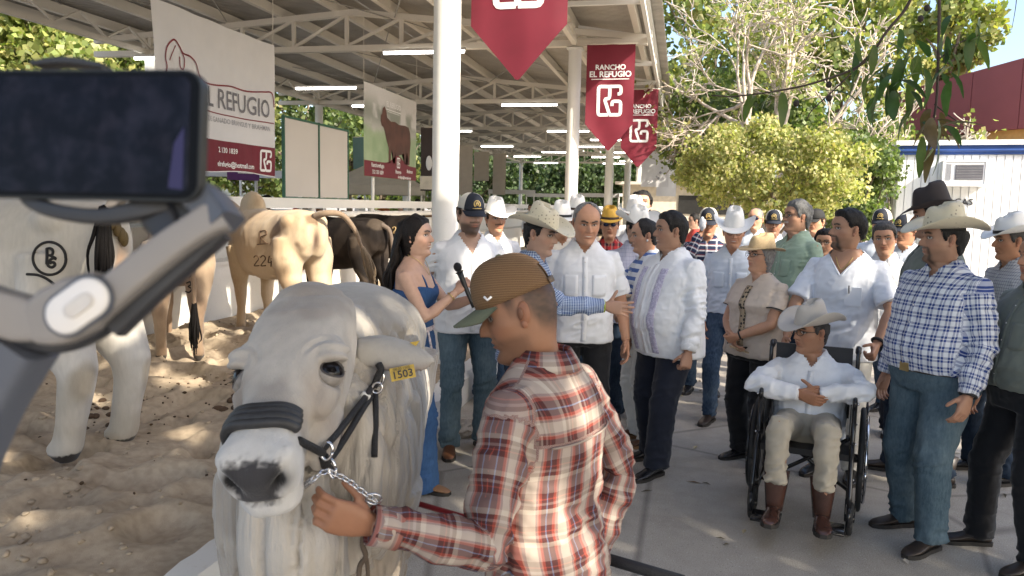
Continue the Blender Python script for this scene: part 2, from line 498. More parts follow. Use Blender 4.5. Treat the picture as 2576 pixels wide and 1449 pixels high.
# ---- feed trough wall
wall = tag(empty('feed_trough_wall', (-5.9, 0, 0)), 'long white concrete feed trough wall with rails behind the tied cattle', 'wall')
mb = MB()
mb.box((-0.02, 33, 0.45), (0.3, 60, 0.9)); mb.build('trough_front', M_WHITE, wall, False)
mb = MB(); mb.box((-0.02, 33, 0.925), (0.36, 60, 0.045)); mb.build('trough_ledge', M_WHITE, wall, False)
mb = MB(); mb.box((-0.36, 33, 0.7), (0.14, 60, 1.4)); mb.build('trough_back', M_WHITE, wall, False)
mb = MB(); mb.box((-0.3, 33, 1.71), (0.16, 60, 0.16)); mb.build('top_beam', M_COL, wall, False)
for zz, rr in ((1.52, 0.055),):
    mb = MB(); mb.tube([(-0.1, 3, zz), (-0.1, 63, zz)], rr, 12); mb.build('rail', M_COL, wall)
post = None
for i in range(22):
    yy = 4.5 + 2.6 * i
    if post is None:
        mb = MB(); mb.box((-0.26, 0, 1.48), (0.1, 0.1, 0.3)); mb.tube([(-0.27, 0, 1.52), (-0.1, 0, 1.52)], 0.02, 8)
        mb.tube([(-0.1, -0.035, 1.52), (-0.1, 0.035, 1.52)], 0.068, 12)
        post = mb.build('rail_bracket', M_COL, wall); post.location = (0, yy, 0)
    else:
        o = post.copy(); COL.objects.link(o); o.location = (0, yy, 0)

# ---- shed
shed = tag(empty('cattle_shed', (-2.15, 7.3, 0)), 'long open cattle shed with white round columns and corrugated metal roof', 'shed')
shed_o = np.array([-2.15, 7.3, 0])
def roof_z(x):
    return 5.24 + 0.68 * (1 - abs(x + 6.8) / 6.25) if x > -6.8 else 5.92 - 0.07 * (-6.8 - x)
Ys = [-0.9, 7.3, 15.5, 23.7, 31.9, 40.1, 48.3, 56.5]
# columns
def column(r):
    mb = MB(); rings = []; a = np.linspace(0, 2 * PI, 28, endpoint=False)
    for z in np.concatenate([[0], np.linspace(0.02, 4.8, 40)]):
        P = np.stack([np.cos(a) * r, np.sin(a) * r, np.full(28, z)], 1)
        rings.append(P * np.array([1, 1, 1]) + np.stack([np.cos(a), np.sin(a), a * 0], 1) * (0.0025 * noise(P * [3, 3, 1], 5))[:, None])
    mb.loft(rings); mb.box((0, 0, 4.815), (0.3, 0.3, 0.03)); return mb
c0 = None
for X in (-2.15, -11.6):
    for Y in Ys:
        if c0 is None:
            c0 = column(0.127).build('column', M_COL, shed, auto=50); o = c0
        else: o = c0.copy(); COL.objects.link(o)
        o.location = np.array([X - (0.035 if (Y == 7.3 and X > -5) else 0), Y - (0.2 if (Y == 7.3 and X > -5) else 0), 0]) - shed_o
# trusses across the shed
def truss():
    mb = MB(); zb = 4.92; x0, x1 = -0.75, -13.0
    mb.beam((x0, 0, zb), (x1, 0, zb), 0.12, 0.14, up=(0, 1, 0))
    for a, b in ((x0, -6.8), (-6.8, x1)):
        mb.beam((a, 0, roof_z(a) - 0.27), (b, 0, roof_z(b) - 0.27), 0.12, 0.12, up=(0, 1, 0))
    xs = [-2.15 - 1.2 * i for i in range(9)] + [-11.6]
    for i, x in enumerate(xs):
        mb.beam((x, 0, zb + 0.07), (x, 0, roof_z(x) - 0.33), 0.07, 0.07)
        if i < len(xs) - 1:
            x2 = xs[i + 1]
            mb.beam((x, 0.004, roof_z(x) - 0.3), (x2, 0.004, zb + 0.05), 0.055, 0.06, up=(0, 1, 0))
    mb.beam((-2.15, 0, zb + 0.05), (-0.75, 0, 5.02), 0.07, 0.07, up=(0, 1, 0))
    return mb
t0 = None
for Y in Ys:
    if t0 is None: t0 = truss().build('truss', M_STEEL, shed, False); o = t0
    else: o = t0.copy(); COL.objects.link(o)
    o.location = np.array([0, Y + 0.0, 0]) - shed_o
# purlins: deep box joists along the shed, with lattice girders between
for i, x in enumerate([-0.95, -2.2, -3.45, -4.7, -5.95, -7.2, -8.45, -9.7, -10.95, -12.2, -12.95]):
    mb = MB(); mb.box((x, 28, roof_z(x) - 0.115), (0.11, 60, 0.19)); o = mb.build('purlin', M_STEEL, shed, False); o.location = -shed_o
# bracing rods under the roof
mb = MB()
for Y in Ys[:-1]:
    for xa, xb in ((-2.2, -5.9), (-5.95, -9.7), (-9.7, -12.9)):
        mb.tube([(xa, Y, 5.3 if xa > -5 else 5.5), (xb, Y + 8.2, 5.52)], 0.012, 6); mb.tube([(xb, Y, 5.52), (xa, Y + 8.2, 5.3 if xa > -5 else 5.5)], 0.012, 6)
o = mb.build('brace_rods', mat('grey_rod', (0.35, 0.33, 0.3), 0.5), shed); o.location = -shed_o
# girder between the columns, carrying the eave side
for X in (-2.15, -11.6):
    mb = MB(); zb = 4.93
    for i in range(46):
        y0 = -0.9 + 1.367 * i / 1.0
        if y0 > 57: break
        mb.beam((X, y0, zb + 0.05), (X, y0 + 0.68, roof_z(X) - 0.25), 0.04, 0.05, up=(1, 0, 0)); mb.beam((X, y0 + 0.68, roof_z(X) - 0.25), (X, y0 + 1.367, zb + 0.05), 0.04, 0.05, up=(1, 0, 0))
    o = mb.build('lattice_web', M_STEEL, shed, False); o.location = -shed_o
    mb = MB(); mb.box((X, 28, zb - 0.008), (0.09, 59, 0.1)); o = mb.build('lattice_chord', M_STEEL, shed, False); o.location = -shed_o
# eave beam with short verticals
mb = MB(); mb.box((-0.7, 28, 5.2), (0.1, 60, 0.11)); mb.box((-0.72, 28, 4.97), (0.07, 60, 0.07))
o = mb.build('eave_beam', M_COL, shed, False); o.location = -shed_o
for i in range(24):
    mb = MB(); mb.beam((-0.71, -0.9 + 2.733 * i, 5.0), (-0.71, -0.9 + 2.733 * i, 5.16), 0.08, 0.08)
    if i % 1 == 0: mb.beam((-0.75, -0.9 + 2.733 * i, 4.985), (-2.1, -0.9 + 2.733 * i, 4.985), 0.06, 0.07, up=(0, 0, 1)); mb.beam((-0.78, -0.9 + 2.733 * i, 5.02), (-2.1, -0.9 + 2.733 * i, 5.24), 0.05, 0.05)
    o = mb.build('eave_bracket', M_COL, shed, False); o.location = -shed_o
# corrugated sheets, ribs running down the slope
t = NT('weathered_metal_sheet'); co = t.coord(); n = t.noise(co, 1.6, 5, 0.6)
c_ = t.ramp(n, [(0.3, (0.33, 0.305, 0.27)), (0.7, (0.45, 0.42, 0.38))]); c_ = t.mix(t.ramp(t.noise(co, 9, 4), [(0.62, (0, 0, 0)), (0.8, (0.5,) * 3)]), c_, (0.3, 0.19, 0.11))
t.base(c_); t.set(Roughness=0.5, Metallic=0.25); M_SHEET = t.m
def sheet(xa, xb):
    w, nw = 1.0, 10; P = []; prof = []
    for i in range(nw):
        for dy, dz in ((0.0, 0), (0.03, 0.0), (0.045, 0.028), (0.075, 0.028), (0.09, 0)): prof.append((i * 0.1 + dy, dz))
    prof.append((1.0, 0.0)); prof = np.array(prof); V = []; F = []; k = len(prof)
    for x in np.linspace(xa, xb, 2):
        V += [[x, p[0], roof_z(x) + p[1]] for p in prof]
    for x in np.linspace(xa, xb, 2):
        V += [[x, p[0], roof_z(x) + p[1] + 0.004] for p in prof]
    for j in range(k - 1):
        F.append((j, j + 1, k + j + 1, k + j)); F.append((2 * k + j, 3 * k + j, 3 * k + j + 1, 2 * k + j + 1))
    return V, F
s0 = {}
for xa, xb in ((-0.45, -6.795), (-6.805, -13.1)):
    for i in range(58):
        if xa not in s0:
            V, F = sheet(xa, xb); s0[xa] = mk('roof_sheet', V, F, M_SHEET, shed, False); o = s0[xa]
        else: o = s0[xa].copy(); COL.objects.link(o)
        o.location = np.array([0, -0.9 + i * 1.0, 0.0005 * (i % 2)]) - shed_o

# ---- fluorescent lamps under the trusses
M_TUBE = emit('fluorescent_tube', (1.0, 0.97, 0.9), 5.0)
M_FIX = mat('lamp_housing', (0.6, 0.58, 0.55), 0.5)
lamp0 = None
spots = [(-5.2, 15.3, 4.78), (-11.0, 15.3, 4.78)]
for Y in (23.5, 31.7, 39.9, 48.1, 55): spots += [(-4.6, Y, 4.78), (-9.5, Y, 4.78)]
spots[2] = (-4.62, 23.5, 4.78)
spots += [(-9.3, 19.4, 4.72), (-3.3, 35.8, 4.78), (-3.2, 44, 4.78), (-7.0, 44, 4.78), (-3.2, 52, 4.78)]
for x, y, z in spots:
    if lamp0 is None:
        lamp0 = tag(empty('ceiling_lamp', (x, y, z)), 'lit white fluorescent tube lamp hung under the shed trusses', 'lamp', 'fluorescent lamps under the shed roof')
        mb = MB(); mb.box((0, 0, 0.05), (1.75, 0.09, 0.05)); mb.build('housing', M_FIX, lamp0, False)
        mb = MB(); mb.tube([(-0.85, 0, 0.0), (0.85, 0, 0.0)], 0.032, 10); mb.build('tube', M_TUBE, lamp0)
    else:
        o = dup(lamp0); o.location = (x, y, z)
    o_ = lamp0 if lamp0.location[1] == y and lamp0.location[0] == x else o
    rowk = ['first', 'second', 'third', 'fourth', 'fifth', 'sixth', 'seventh', 'eighth', 'ninth', 'tenth'][sorted({q[1] for q in spots}).index(y)]; sib = sorted(q[0] for q in spots if q[1] == y); side = 'only lamp' if len(sib) == 1 else (['left lamp', 'right lamp'] if len(sib) == 2 else ['left lamp', 'middle lamp', 'right lamp'])[sib.index(x)]
    o_['label'] = 'lit white tube, %s of the %s row of lamps under the roof' % (side, rowk)

# ---- white portable office
pa = px(2240, 700, 15.0); pb = px(2566, 700, 14.2)
ax = unit([pb[0] - pa[0], pb[1] - pa[1], 0]); ay = np.array([-ax[1], ax[0], 0]); Wd = np.linalg.norm((pb - pa)[:2])
off = tag(empty('portable_office', (pa[0], pa[1], 0), math.atan2(ax[1], ax[0])), 'white portable office cabin with blue roof band and vertical panels', 'cabin')
M_CAB = mat('white_cabin_paint', (0.78, 0.79, 0.8), 0.4, var=0.03); M_BLUE = mat('blue_band', (0.02, 0.06, 0.22), 0.4)
H = 3.06
mb = MB(); mb.box((Wd / 2, 3.04, 1.6), (Wd - 0.02, 6.0, 2.7)); mb.build('cabin_body', M_CAB, off, False)
npan = 16; w = Wd / npan; p0 = None
for i in range(npan):
    if p0 is None:
        mb = MB(); mb.box((0, 0, 1.55), (w - 0.014, 0.024, 2.6)); p0 = mb.build('panel', M_CAB, off, False); o = p0
    else: o = p0.copy(); COL.objects.link(o)
    o.location = (w * (i + 0.5), 0.02, 0)
p1 = None
for i in range(18):
    if p1 is None:
        mb = MB(); mb.box((0, 0, 1.55), (0.024, 0.318, 2.6)); p1 = mb.build('panel', M_CAB, off, False); o = p1
    else: o = p1.copy(); COL.objects.link(o)
    o.location = (-0.002, 0.2 + 0.333 * i, 0)
mb = MB(); mb.box((Wd / 2, -0.01, 2.94), (Wd + 0.06, 0.07, 0.17)); mb.tube([(-0.02, -0.05, 2.93), (Wd + 0.02, -0.05, 2.93)], 0.03, 10); mb.build('blue_band', M_BLUE, off, False)
mb = MB(); mb.box((Wd / 2, 3.0, 3.07), (Wd + 0.14, 6.2, 0.09)); mb.build('roof', mat('white_roof_edge', (0.8, 0.8, 0.78), 0.4), off, False)
wf = MB(); wf.box((-0.02, 1.0, 1.95), (0.05, 0.9, 1.1)); o = wf.build('window', mat('window_frame', (0.5, 0.48, 0.42), 0.5), off, False)
wp = MB()
for yy in (0.79, 1.21): wp.box((-0.047, yy, 1.95), (0.01, 0.36, 0.98))
wp.build('pane', mat('dark_pane', (0.05, 0.05, 0.045), 0.1), o, False)
mb = MB(); mb.box((0.75, -0.02, 1.55), (0.6, 0.06, 0.75)); mb.build('meter_box', M_CAB, off, False)
# air conditioner in the wall
ac = MB(); cx = Wd * 0.5
ac.box((cx, -0.14, 2.5), (0.64, 0.3, 0.40)); o = ac.build('air_conditioner', M_CAB, off, False)
g = MB(); g.box((cx + 0.07, -0.296, 2.52), (0.44, 0.012, 0.27)); g2 = g.build('grille', mat('dark_grille', (0.07, 0.07, 0.09), 0.5), o, False)
g = MB()
for k in range(5): g.box((cx - 0.3 + 0.02 * k, -0.296, 2.52), (0.007, 0.012, 0.3))
for k in range(9): g.box((cx + 0.07, -0.304, 2.405 + 0.029 * k), (0.42, 0.006, 0.006))
g.build('louvre', mat('grey_louvre', (0.35, 0.35, 0.36), 0.5), o, False)
mb = MB(); mb.box((cx, -0.16, 2.28), (0.72, 0.34, 0.03)); mb.box((cx - 0.34, -0.15, 2.5), (0.03, 0.31, 0.43)); mb.box((cx + 0.34, -0.15, 2.5), (0.03, 0.31, 0.43)); mb.box((cx, -0.15, 2.72), (0.71, 0.31, 0.03)); mb.build('bracket', M_CAB, o, False)
def text(name, s, size, mtl, parent=None, loc=(0, 0, 0), M=None, extrude=0.002, font=None, align='CENTER', shear=0.0, xs=1.0, bold=0.0):
    cu = bpy.data.curves.new(name, 'FONT'); cu.body = s; cu.size = size; cu.align_x = align; cu.align_y = 'CENTER'; cu.extrude = extrude; cu.shear = shear; cu.offset = bold
    cu.resolution_u = 3
    o = bpy.data.objects.new('tmp', cu); COL.objects.link(o)
    dg = bpy.context.evaluated_depsgraph_get(); me = bpy.data.meshes.new_from_object(o.evaluated_get(dg))
    bpy.data.objects.remove(o); bpy.data.curves.remove(cu)
    me.name = name; me.materials.clear(); me.materials.append(mtl)
    T = Matrix.Diagonal((xs, 1, 1, 1))
    if M is not None: T = M @ T
    me.transform(Matrix.Translation(Vector(loc)) @ T)
    o = bpy.data.objects.new(name, me); COL.objects.link(o)
    if parent is not None: o.parent = parent
    return o
M_BLK = mat('black_print', (0.015, 0.015, 0.018), 0.5)
text('lettering', 'CAS', 0.17, M_BLK, off, (Wd * 0.53, -0.0, 1.98), Matrix.Rotation(PI / 2, 4, 'X') @ Matrix.Scale(1, 4), 0.012)

# ---- red building behind the cabin
q0 = px(2240, 300, 24.0); q1 = px(2620, 300, 20.0)
ax = unit([q1[0] - q0[0], q1[1] - q0[1], 0]); Wd2 = np.linalg.norm((q1 - q0)[:2]) + 4
red = tag(empty('red_building', (q0[0], q0[1], 0), math.atan2(ax[1], ax[0])), 'dark red clad building with pale lower wall behind the cabin', 'building')
M_RED = mat('red_cladding', (0.24, 0.06, 0.065), 0.55, var=0.06, vscale=2); M_TAN = mat('tan_cladding', (0.42, 0.28, 0.2), 0.6); M_CRM = mat('cream_wall', (0.66, 0.6, 0.5), 0.7); M_ORA = mat('ochre_wall', (0.55, 0.3, 0.1), 0.7)
mb = MB(); mb.box((Wd2 / 2, 3.1, 2.0), (Wd2, 6, 4.0)); mb.build('lower_wall', M_CRM, red, False)
mb = MB(); mb.box((Wd2 - 4.9, 0.06, 3.75), (1.15, 0.14, 0.7)); mb.build('wall_panel', M_ORA, red, False)
x = 0.0; i = 0
while x < Wd2:
    w = 1.35
    mb = MB(); zb = 4.02 - 0.12 * (i % 2 == 0) * 0; zt = 5.35 + 0.12 * x
    V = [[x + 0.01, -0.2, zb], [x + w - 0.01, -0.2, zb], [x + w - 0.01, 6, zb], [x + 0.01, 6, zb], [x + 0.01, -0.2, zt], [x + w - 0.01, -0.2, zt + 0.12 * w], [x + w - 0.01, 6, zt + 0.12 * w], [x + 0.01, 6, zt]]
    mb.add(V, [(3, 2, 1, 0), (4, 5, 6, 7), (0, 1, 5, 4), (1, 2, 6, 5), (2, 3, 7, 6), (3, 0, 4, 7)])
    mb.build('cladding_panel', M_TAN if i == 4 else M_RED, red, False); x += w; i += 1

# ================================================================== PLANTS
def leaf_mat(name, back=0.35, rough=0.5):
    if name in _MC: return _MC[name]
    t = NT(name); t.base(t.attr('Col')); t.set(Roughness=rough)
    tr = t.n('ShaderNodeBsdfTranslucent'); t.l(t.mix(1.0, t.attr('Col'), (1.6, 1.8, 0.7), 'MULTIPLY'), tr.inputs[0])
    mx = t.n('ShaderNodeMixShader'); mx.inputs[0].default_value = back
    t.l(t.b.outputs[0], mx.inputs[1]); t.l(tr.outputs[0], mx.inputs[2]); t.l(mx.outputs[0], t.out.inputs[0])
    _MC[name] = t.m; return t.m
M_LEAF = leaf_mat('leaf_surface')
def leaves(name, C, size, cols, parent, rng, aspect=0.45, droop=0.3, N=None):
    """Leaf-sized folded quads at the points C."""
    n = len(C); s = size * rng.uniform(0.6, 1.3, n)
    d = rng.normal(size=(n, 3)); d[:, 2] -= droop; d /= np.linalg.norm(d, axis=1, keepdims=True)
    w = rng.normal(size=(n, 3)); w[:, 2] *= 0.5; w = np.cross(d, w); w /= np.maximum(np.linalg.norm(w, axis=1, keepdims=True), 1e-6)
    nn = np.cross(d, w); f = rng.uniform(0.05, 0.35, n)[:, None]
    a = C - d * s[:, None] * 0.5; b = C + d * s[:, None] * 0.5
    l = C + w * (s * aspect)[:, None] + nn * s[:, None] * f * 0.5 - d * (s * 0.05)[:, None]; r = C - w * (s * aspect)[:, None] + nn * s[:, None] * f * 0.5 - d * (s * 0.05)[:, None]
    V = np.stack([a, l, b, r], 1).reshape(-1, 3); Q = np.arange(4 * n).reshape(-1, 4)
    return mkq(name, V, Q, M_LEAF, parent, False, np.repeat(cols, 4, 0))
def pick(rng, n, pal, var=0.25):
    pal = np.asarray(pal); c = pal[rng.integers(0, len(pal), n)]
    return np.clip(c * rng.uniform(1 - var, 1 + var, (n, 1)) * rng.uniform(0.93, 1.07, (n, 3)), 0.005, 0.6)
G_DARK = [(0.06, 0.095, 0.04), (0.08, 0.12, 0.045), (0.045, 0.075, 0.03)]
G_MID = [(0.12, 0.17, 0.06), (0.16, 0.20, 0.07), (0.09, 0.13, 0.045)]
G_LIT = [(0.20, 0.24, 0.07), (0.26, 0.28, 0.09), (0.15, 0.19, 0.055), (0.32, 0.31, 0.12)]  # sunlight and pale haze are put into these leaf colours
G_PALE = [(0.30, 0.31, 0.12), (0.36, 0.35, 0.15), (0.22, 0.24, 0.085), (0.42, 0.39, 0.18)]  # paler still: the bush's haze and sun sit in its leaf colours
M_BARK = mat('grey_brown_bark', (0.19, 0.15, 0.115), 0.9, var=0.35, vscale=9, bump=0.5, bscale=40)
M_PALE = mat('pale_grey_bark', (0.50, 0.43, 0.36), 0.85, var=0.25, vscale=9, bump=0.4, bscale=40)
def grow(mb, p, d, L, r, lev, rng, tips, spread=0.6, up=0.15, n=(2, 3), shrink=0.72, sides=6, bend=0.25, rmin=0.004):
    """Recursive tapering limbs; every end goes to tips."""
    k = 4; pts = [p]; q = p.copy(); dd = d.copy()
    for i in range(k):
        dd = unit(dd + rng.normal(0, bend, 3) * 0.5 + np.array([0, 0, up * 0.25])); q = q + dd * L / k; pts.append(q)
    r1 = max(r * (0.62 if lev else 0.5), rmin)
    mb.tube(pts, np.linspace(r, r1, k + 1), sides if lev > 1 else 4, caps=lev == 0)
    tips.append((q.copy(), lev))
    if lev > 0:
        for j in range(rng.integers(n[0], n[1] + 1)):
            e = unit(dd + rng.normal(0, spread, 3) + np.array([0, 0, up]))
            b = pts[rng.integers(2, k + 1)]
            grow(mb, np.array(b), e, L * shrink * rng.uniform(0.75, 1.2), r1 * rng.uniform(0.75, 1.0), lev - 1, rng, tips, spread, up, n, shrink, sides, bend, rmin)
def tree(name, base, h, crown_c, crown_r, nclump, nleaf, lsize, pal, label, cat='tree', seed=1, trunk_r=0.16, group=None, clump_r=0.55, bark=None, limbs=5, sq=0.75, holes=0.0):
    rng = np.random.default_rng(seed); base = np.asarray(base, float); cc = np.asarray(crown_c, float) - base; cr = np.asarray(crown_r, float)
    root = tag(empty(name, base), label, cat, group)
    D = rng.normal(size=(nclump, 3)); D /= np.linalg.norm(D, axis=1, keepdims=True)
    cl = cc + D * cr * (rng.uniform(0.25, 1.0, (nclump, 1)) ** 0.6)
    mb = MB(); top = cc * np.array([0.9, 0.9, 1]) + np.array([0, 0, -cr[2] * 0.5])
    j = rng.normal(0, 0.06, (3, 3)) * h * 0.15
    tr = bez([(0, 0, -0.1), top * [0.4, 0.4, 0.35] + j[0], top * [0.8, 0.8, 0.75] + j[1], top], 5)
    mb.tube(tr, np.linspace(trunk_r, trunk_r * 0.45, len(tr)), 8)
    for k in range(min(limbs * 3, nclump)):
        s = tr[rng.integers(len(tr) // 2, len(tr))]; e = cl[k]
        mid = (s + e) / 2 + rng.normal(0, 0.15, 3) + [0, 0, 0.1]
        b = bez([s, mid, e], 4); mb.tube(b, np.linspace(trunk_r * 0.32, trunk_r * 0.06, len(b)), 5)
    mb.build('trunk', bark or M_BARK, root)
    per = nleaf // nclump
    C = np.repeat(cl, per, 0); g = rng.normal(size=C.shape); g /= np.linalg.norm(g, axis=1, keepdims=True)
    C = C + g * (clump_r * rng.uniform(0.7, 1.2, (nclump, 1))).repeat(per, 0) * (rng.uniform(0.15, 1, (len(C), 1)) ** 0.5) * np.array([1, 1, sq])
    tone = np.repeat(rng.uniform(0.75, 1.25, (nclump, 1)), per, 0)
    o = leaves('crown', C, lsize, pick(rng, len(C), pal) * tone, root, rng)
    return root

# the light bush beside the shed end
b0 = px(1960, 560, 13.5); 
tree('leafy_bush', (b0[0], b0[1], 0), 3.2, px(1950, 425, 13.5), (1.62, 1.3, 0.95), 120, 24000, 0.068, G_PALE, 'rounded yellow green small tree between the shed end and the cabin', 'tree', 21, 0.09, clump_r=0.30)
b0 = px(2185, 520, 14.3)
tree('dark_bush', (b0[0], b0[1], 0), 3.0, px(2160, 470, 14.6), (0.75, 0.9, 1.0), 60, 11000, 0.075, G_MID, 'darker green bush squeezed against the left end of the cabin', 'bush', 22, 0.07, clump_r=0.34)

# the large half-bare tree
def bare_tree():
    rng = np.random.default_rng(31); b = px(1925, 600, 19.5); b[2] = 0
    root = tag(empty('bare_branched_tree', b), 'large tree with pale mostly bare spreading branches above the light bush', 'tree')
    mb = MB(); tips = []
    tr = bez([(0, 0, -0.1), (0.1, 0, 1.0), (-0.05, 0.1, 2.2)], 5); mb.tube(tr, np.linspace(0.24, 0.2, len(tr)), 10)
    p = tr[-1]
    for d, L, r in (((-0.45, 0.3, 1.0), 1.7, 0.12), ((-0.22, -0.1, 1.1), 2.3, 0.12), ((0.3, 0.1, 1.0), 2.2, 0.13), ((0.95, -0.2, 0.5), 2.2, 0.12), ((1.0, -0.1, 0.12), 2.3, 0.11), ((-0.3, 0.3, 1.2), 2.4, 0.12), ((0.6, -0.4, 0.8), 2.0, 0.1), ((0.9, -0.3, 0.02), 1.9, 0.08)):
        grow(mb, np.array(p), unit(d), L, r * 0.8, 5, rng, tips, 0.45, 0.03, (2, 4), 0.71, 6, 0.3, 0.013)
    mb.build('branches', M_PALE, root)
    T = np.array([q for q, l in tips if l <= 1]); T = T[rng.random(len(T)) < 0.45]
    C = np.repeat(T, 4, 0) + rng.normal(0, 0.14, (len(T) * 4, 3))
    leaves('crown', C, 0.12, pick(rng, len(C), G_LIT), root, rng)
bare_tree()

# green trees behind, and rows beyond the shed
def bg(u, v, d, r, n, nl, pal, label, seed, group=None, ls=0.2, name='background_tree', cr=0.9):
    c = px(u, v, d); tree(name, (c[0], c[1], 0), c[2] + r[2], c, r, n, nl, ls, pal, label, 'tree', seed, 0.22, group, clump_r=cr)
bg(1800, 120, 26, (3.0, 2.5, 3.4), 60, 6500, G_LIT, 'tall green tree rising behind the bare branches next to the roof', 41, ls=0.24, cr=0.95)
bg(2130, 60, 27, (3.2, 2.5, 3.2), 60, 6000, G_LIT, 'broad green tree behind the bare branches, left of the open sky', 42, ls=0.24, cr=0.95)
bg(2390, 90, 23, (1.1, 1.5, 1.35), 26, 2600, G_LIT, 'lone leafy treetop against the sky above the red building', 43, ls=0.2, cr=0.5)
bg(1890, 330, 22, (2.6, 1.5, 1.7), 50, 5000, G_MID, 'dark green tree in the gap behind the yellow green bush', 44, ls=0.18, cr=0.7)
bg(2150, 380, 21, (1.5, 1.5, 1.4), 36, 4000, G_MID, 'dark green tree between the bush and the red wall', 45, ls=0.17, cr=0.6)
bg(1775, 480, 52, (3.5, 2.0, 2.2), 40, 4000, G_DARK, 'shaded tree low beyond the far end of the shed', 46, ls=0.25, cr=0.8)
LEFT_LABELS = ['sunlit tree cut by the left edge, above the phone', 'sunlit tree behind the first left shed column', 'dense mid green tree over the middle of the phone', 'sunlit tree between the phone and the ranch banner', 'sunlit tree hidden behind the top of the ranch banner', 'dense mid green tree above the blank boards', 'sunlit tree between the blank boards and the bull poster', 'sunlit tree low behind the ranch banner', 'dense mid green tree behind the left half of the ranch banner', 'sunlit tree low behind the phone', 'sunlit tree far behind the bull poster']
left_rows = [(-140, 80, 24), (60, 120, 25), (230, 90, 28), (390, 150, 31), (520, 200, 34), (760, 280, 37), (880, 320, 42), (600, 330, 40), (430, 330, 33), (250, 330, 28), (960, 380, 48)]
for i, (u, v, d) in enumerate(left_rows):
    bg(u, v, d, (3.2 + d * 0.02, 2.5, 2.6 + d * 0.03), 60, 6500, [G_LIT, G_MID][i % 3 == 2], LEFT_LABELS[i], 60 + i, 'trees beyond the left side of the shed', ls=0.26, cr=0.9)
FAR_LABELS = [a + ' dark tree past the far end of the shed, ' + b for a, b in (('first', 'behind the bull poster'), ('second', 'behind the near white column'), ('third', 'behind the beige hanging cloths'), ('fourth', 'right of the beige cloths'), ('fifth', 'just left of the second column'), ('sixth', 'between the second and third columns'), ('seventh', 'behind the third column'), ('eighth', 'behind the white banners'))]
for i, (u, d) in enumerate([(1010, 66), (1110, 68), (1210, 66), (1310, 70), (1400, 66), (1500, 68), (1590, 66), (1680, 70)]):
    bg(u, 440, d, (5.0, 3, 3.2), 60, 8000, [G_DARK, G_MID][i % 2], FAR_LABELS[i], 80 + i, 'trees past the far end of the shed', ls=0.3, cr=1.2)

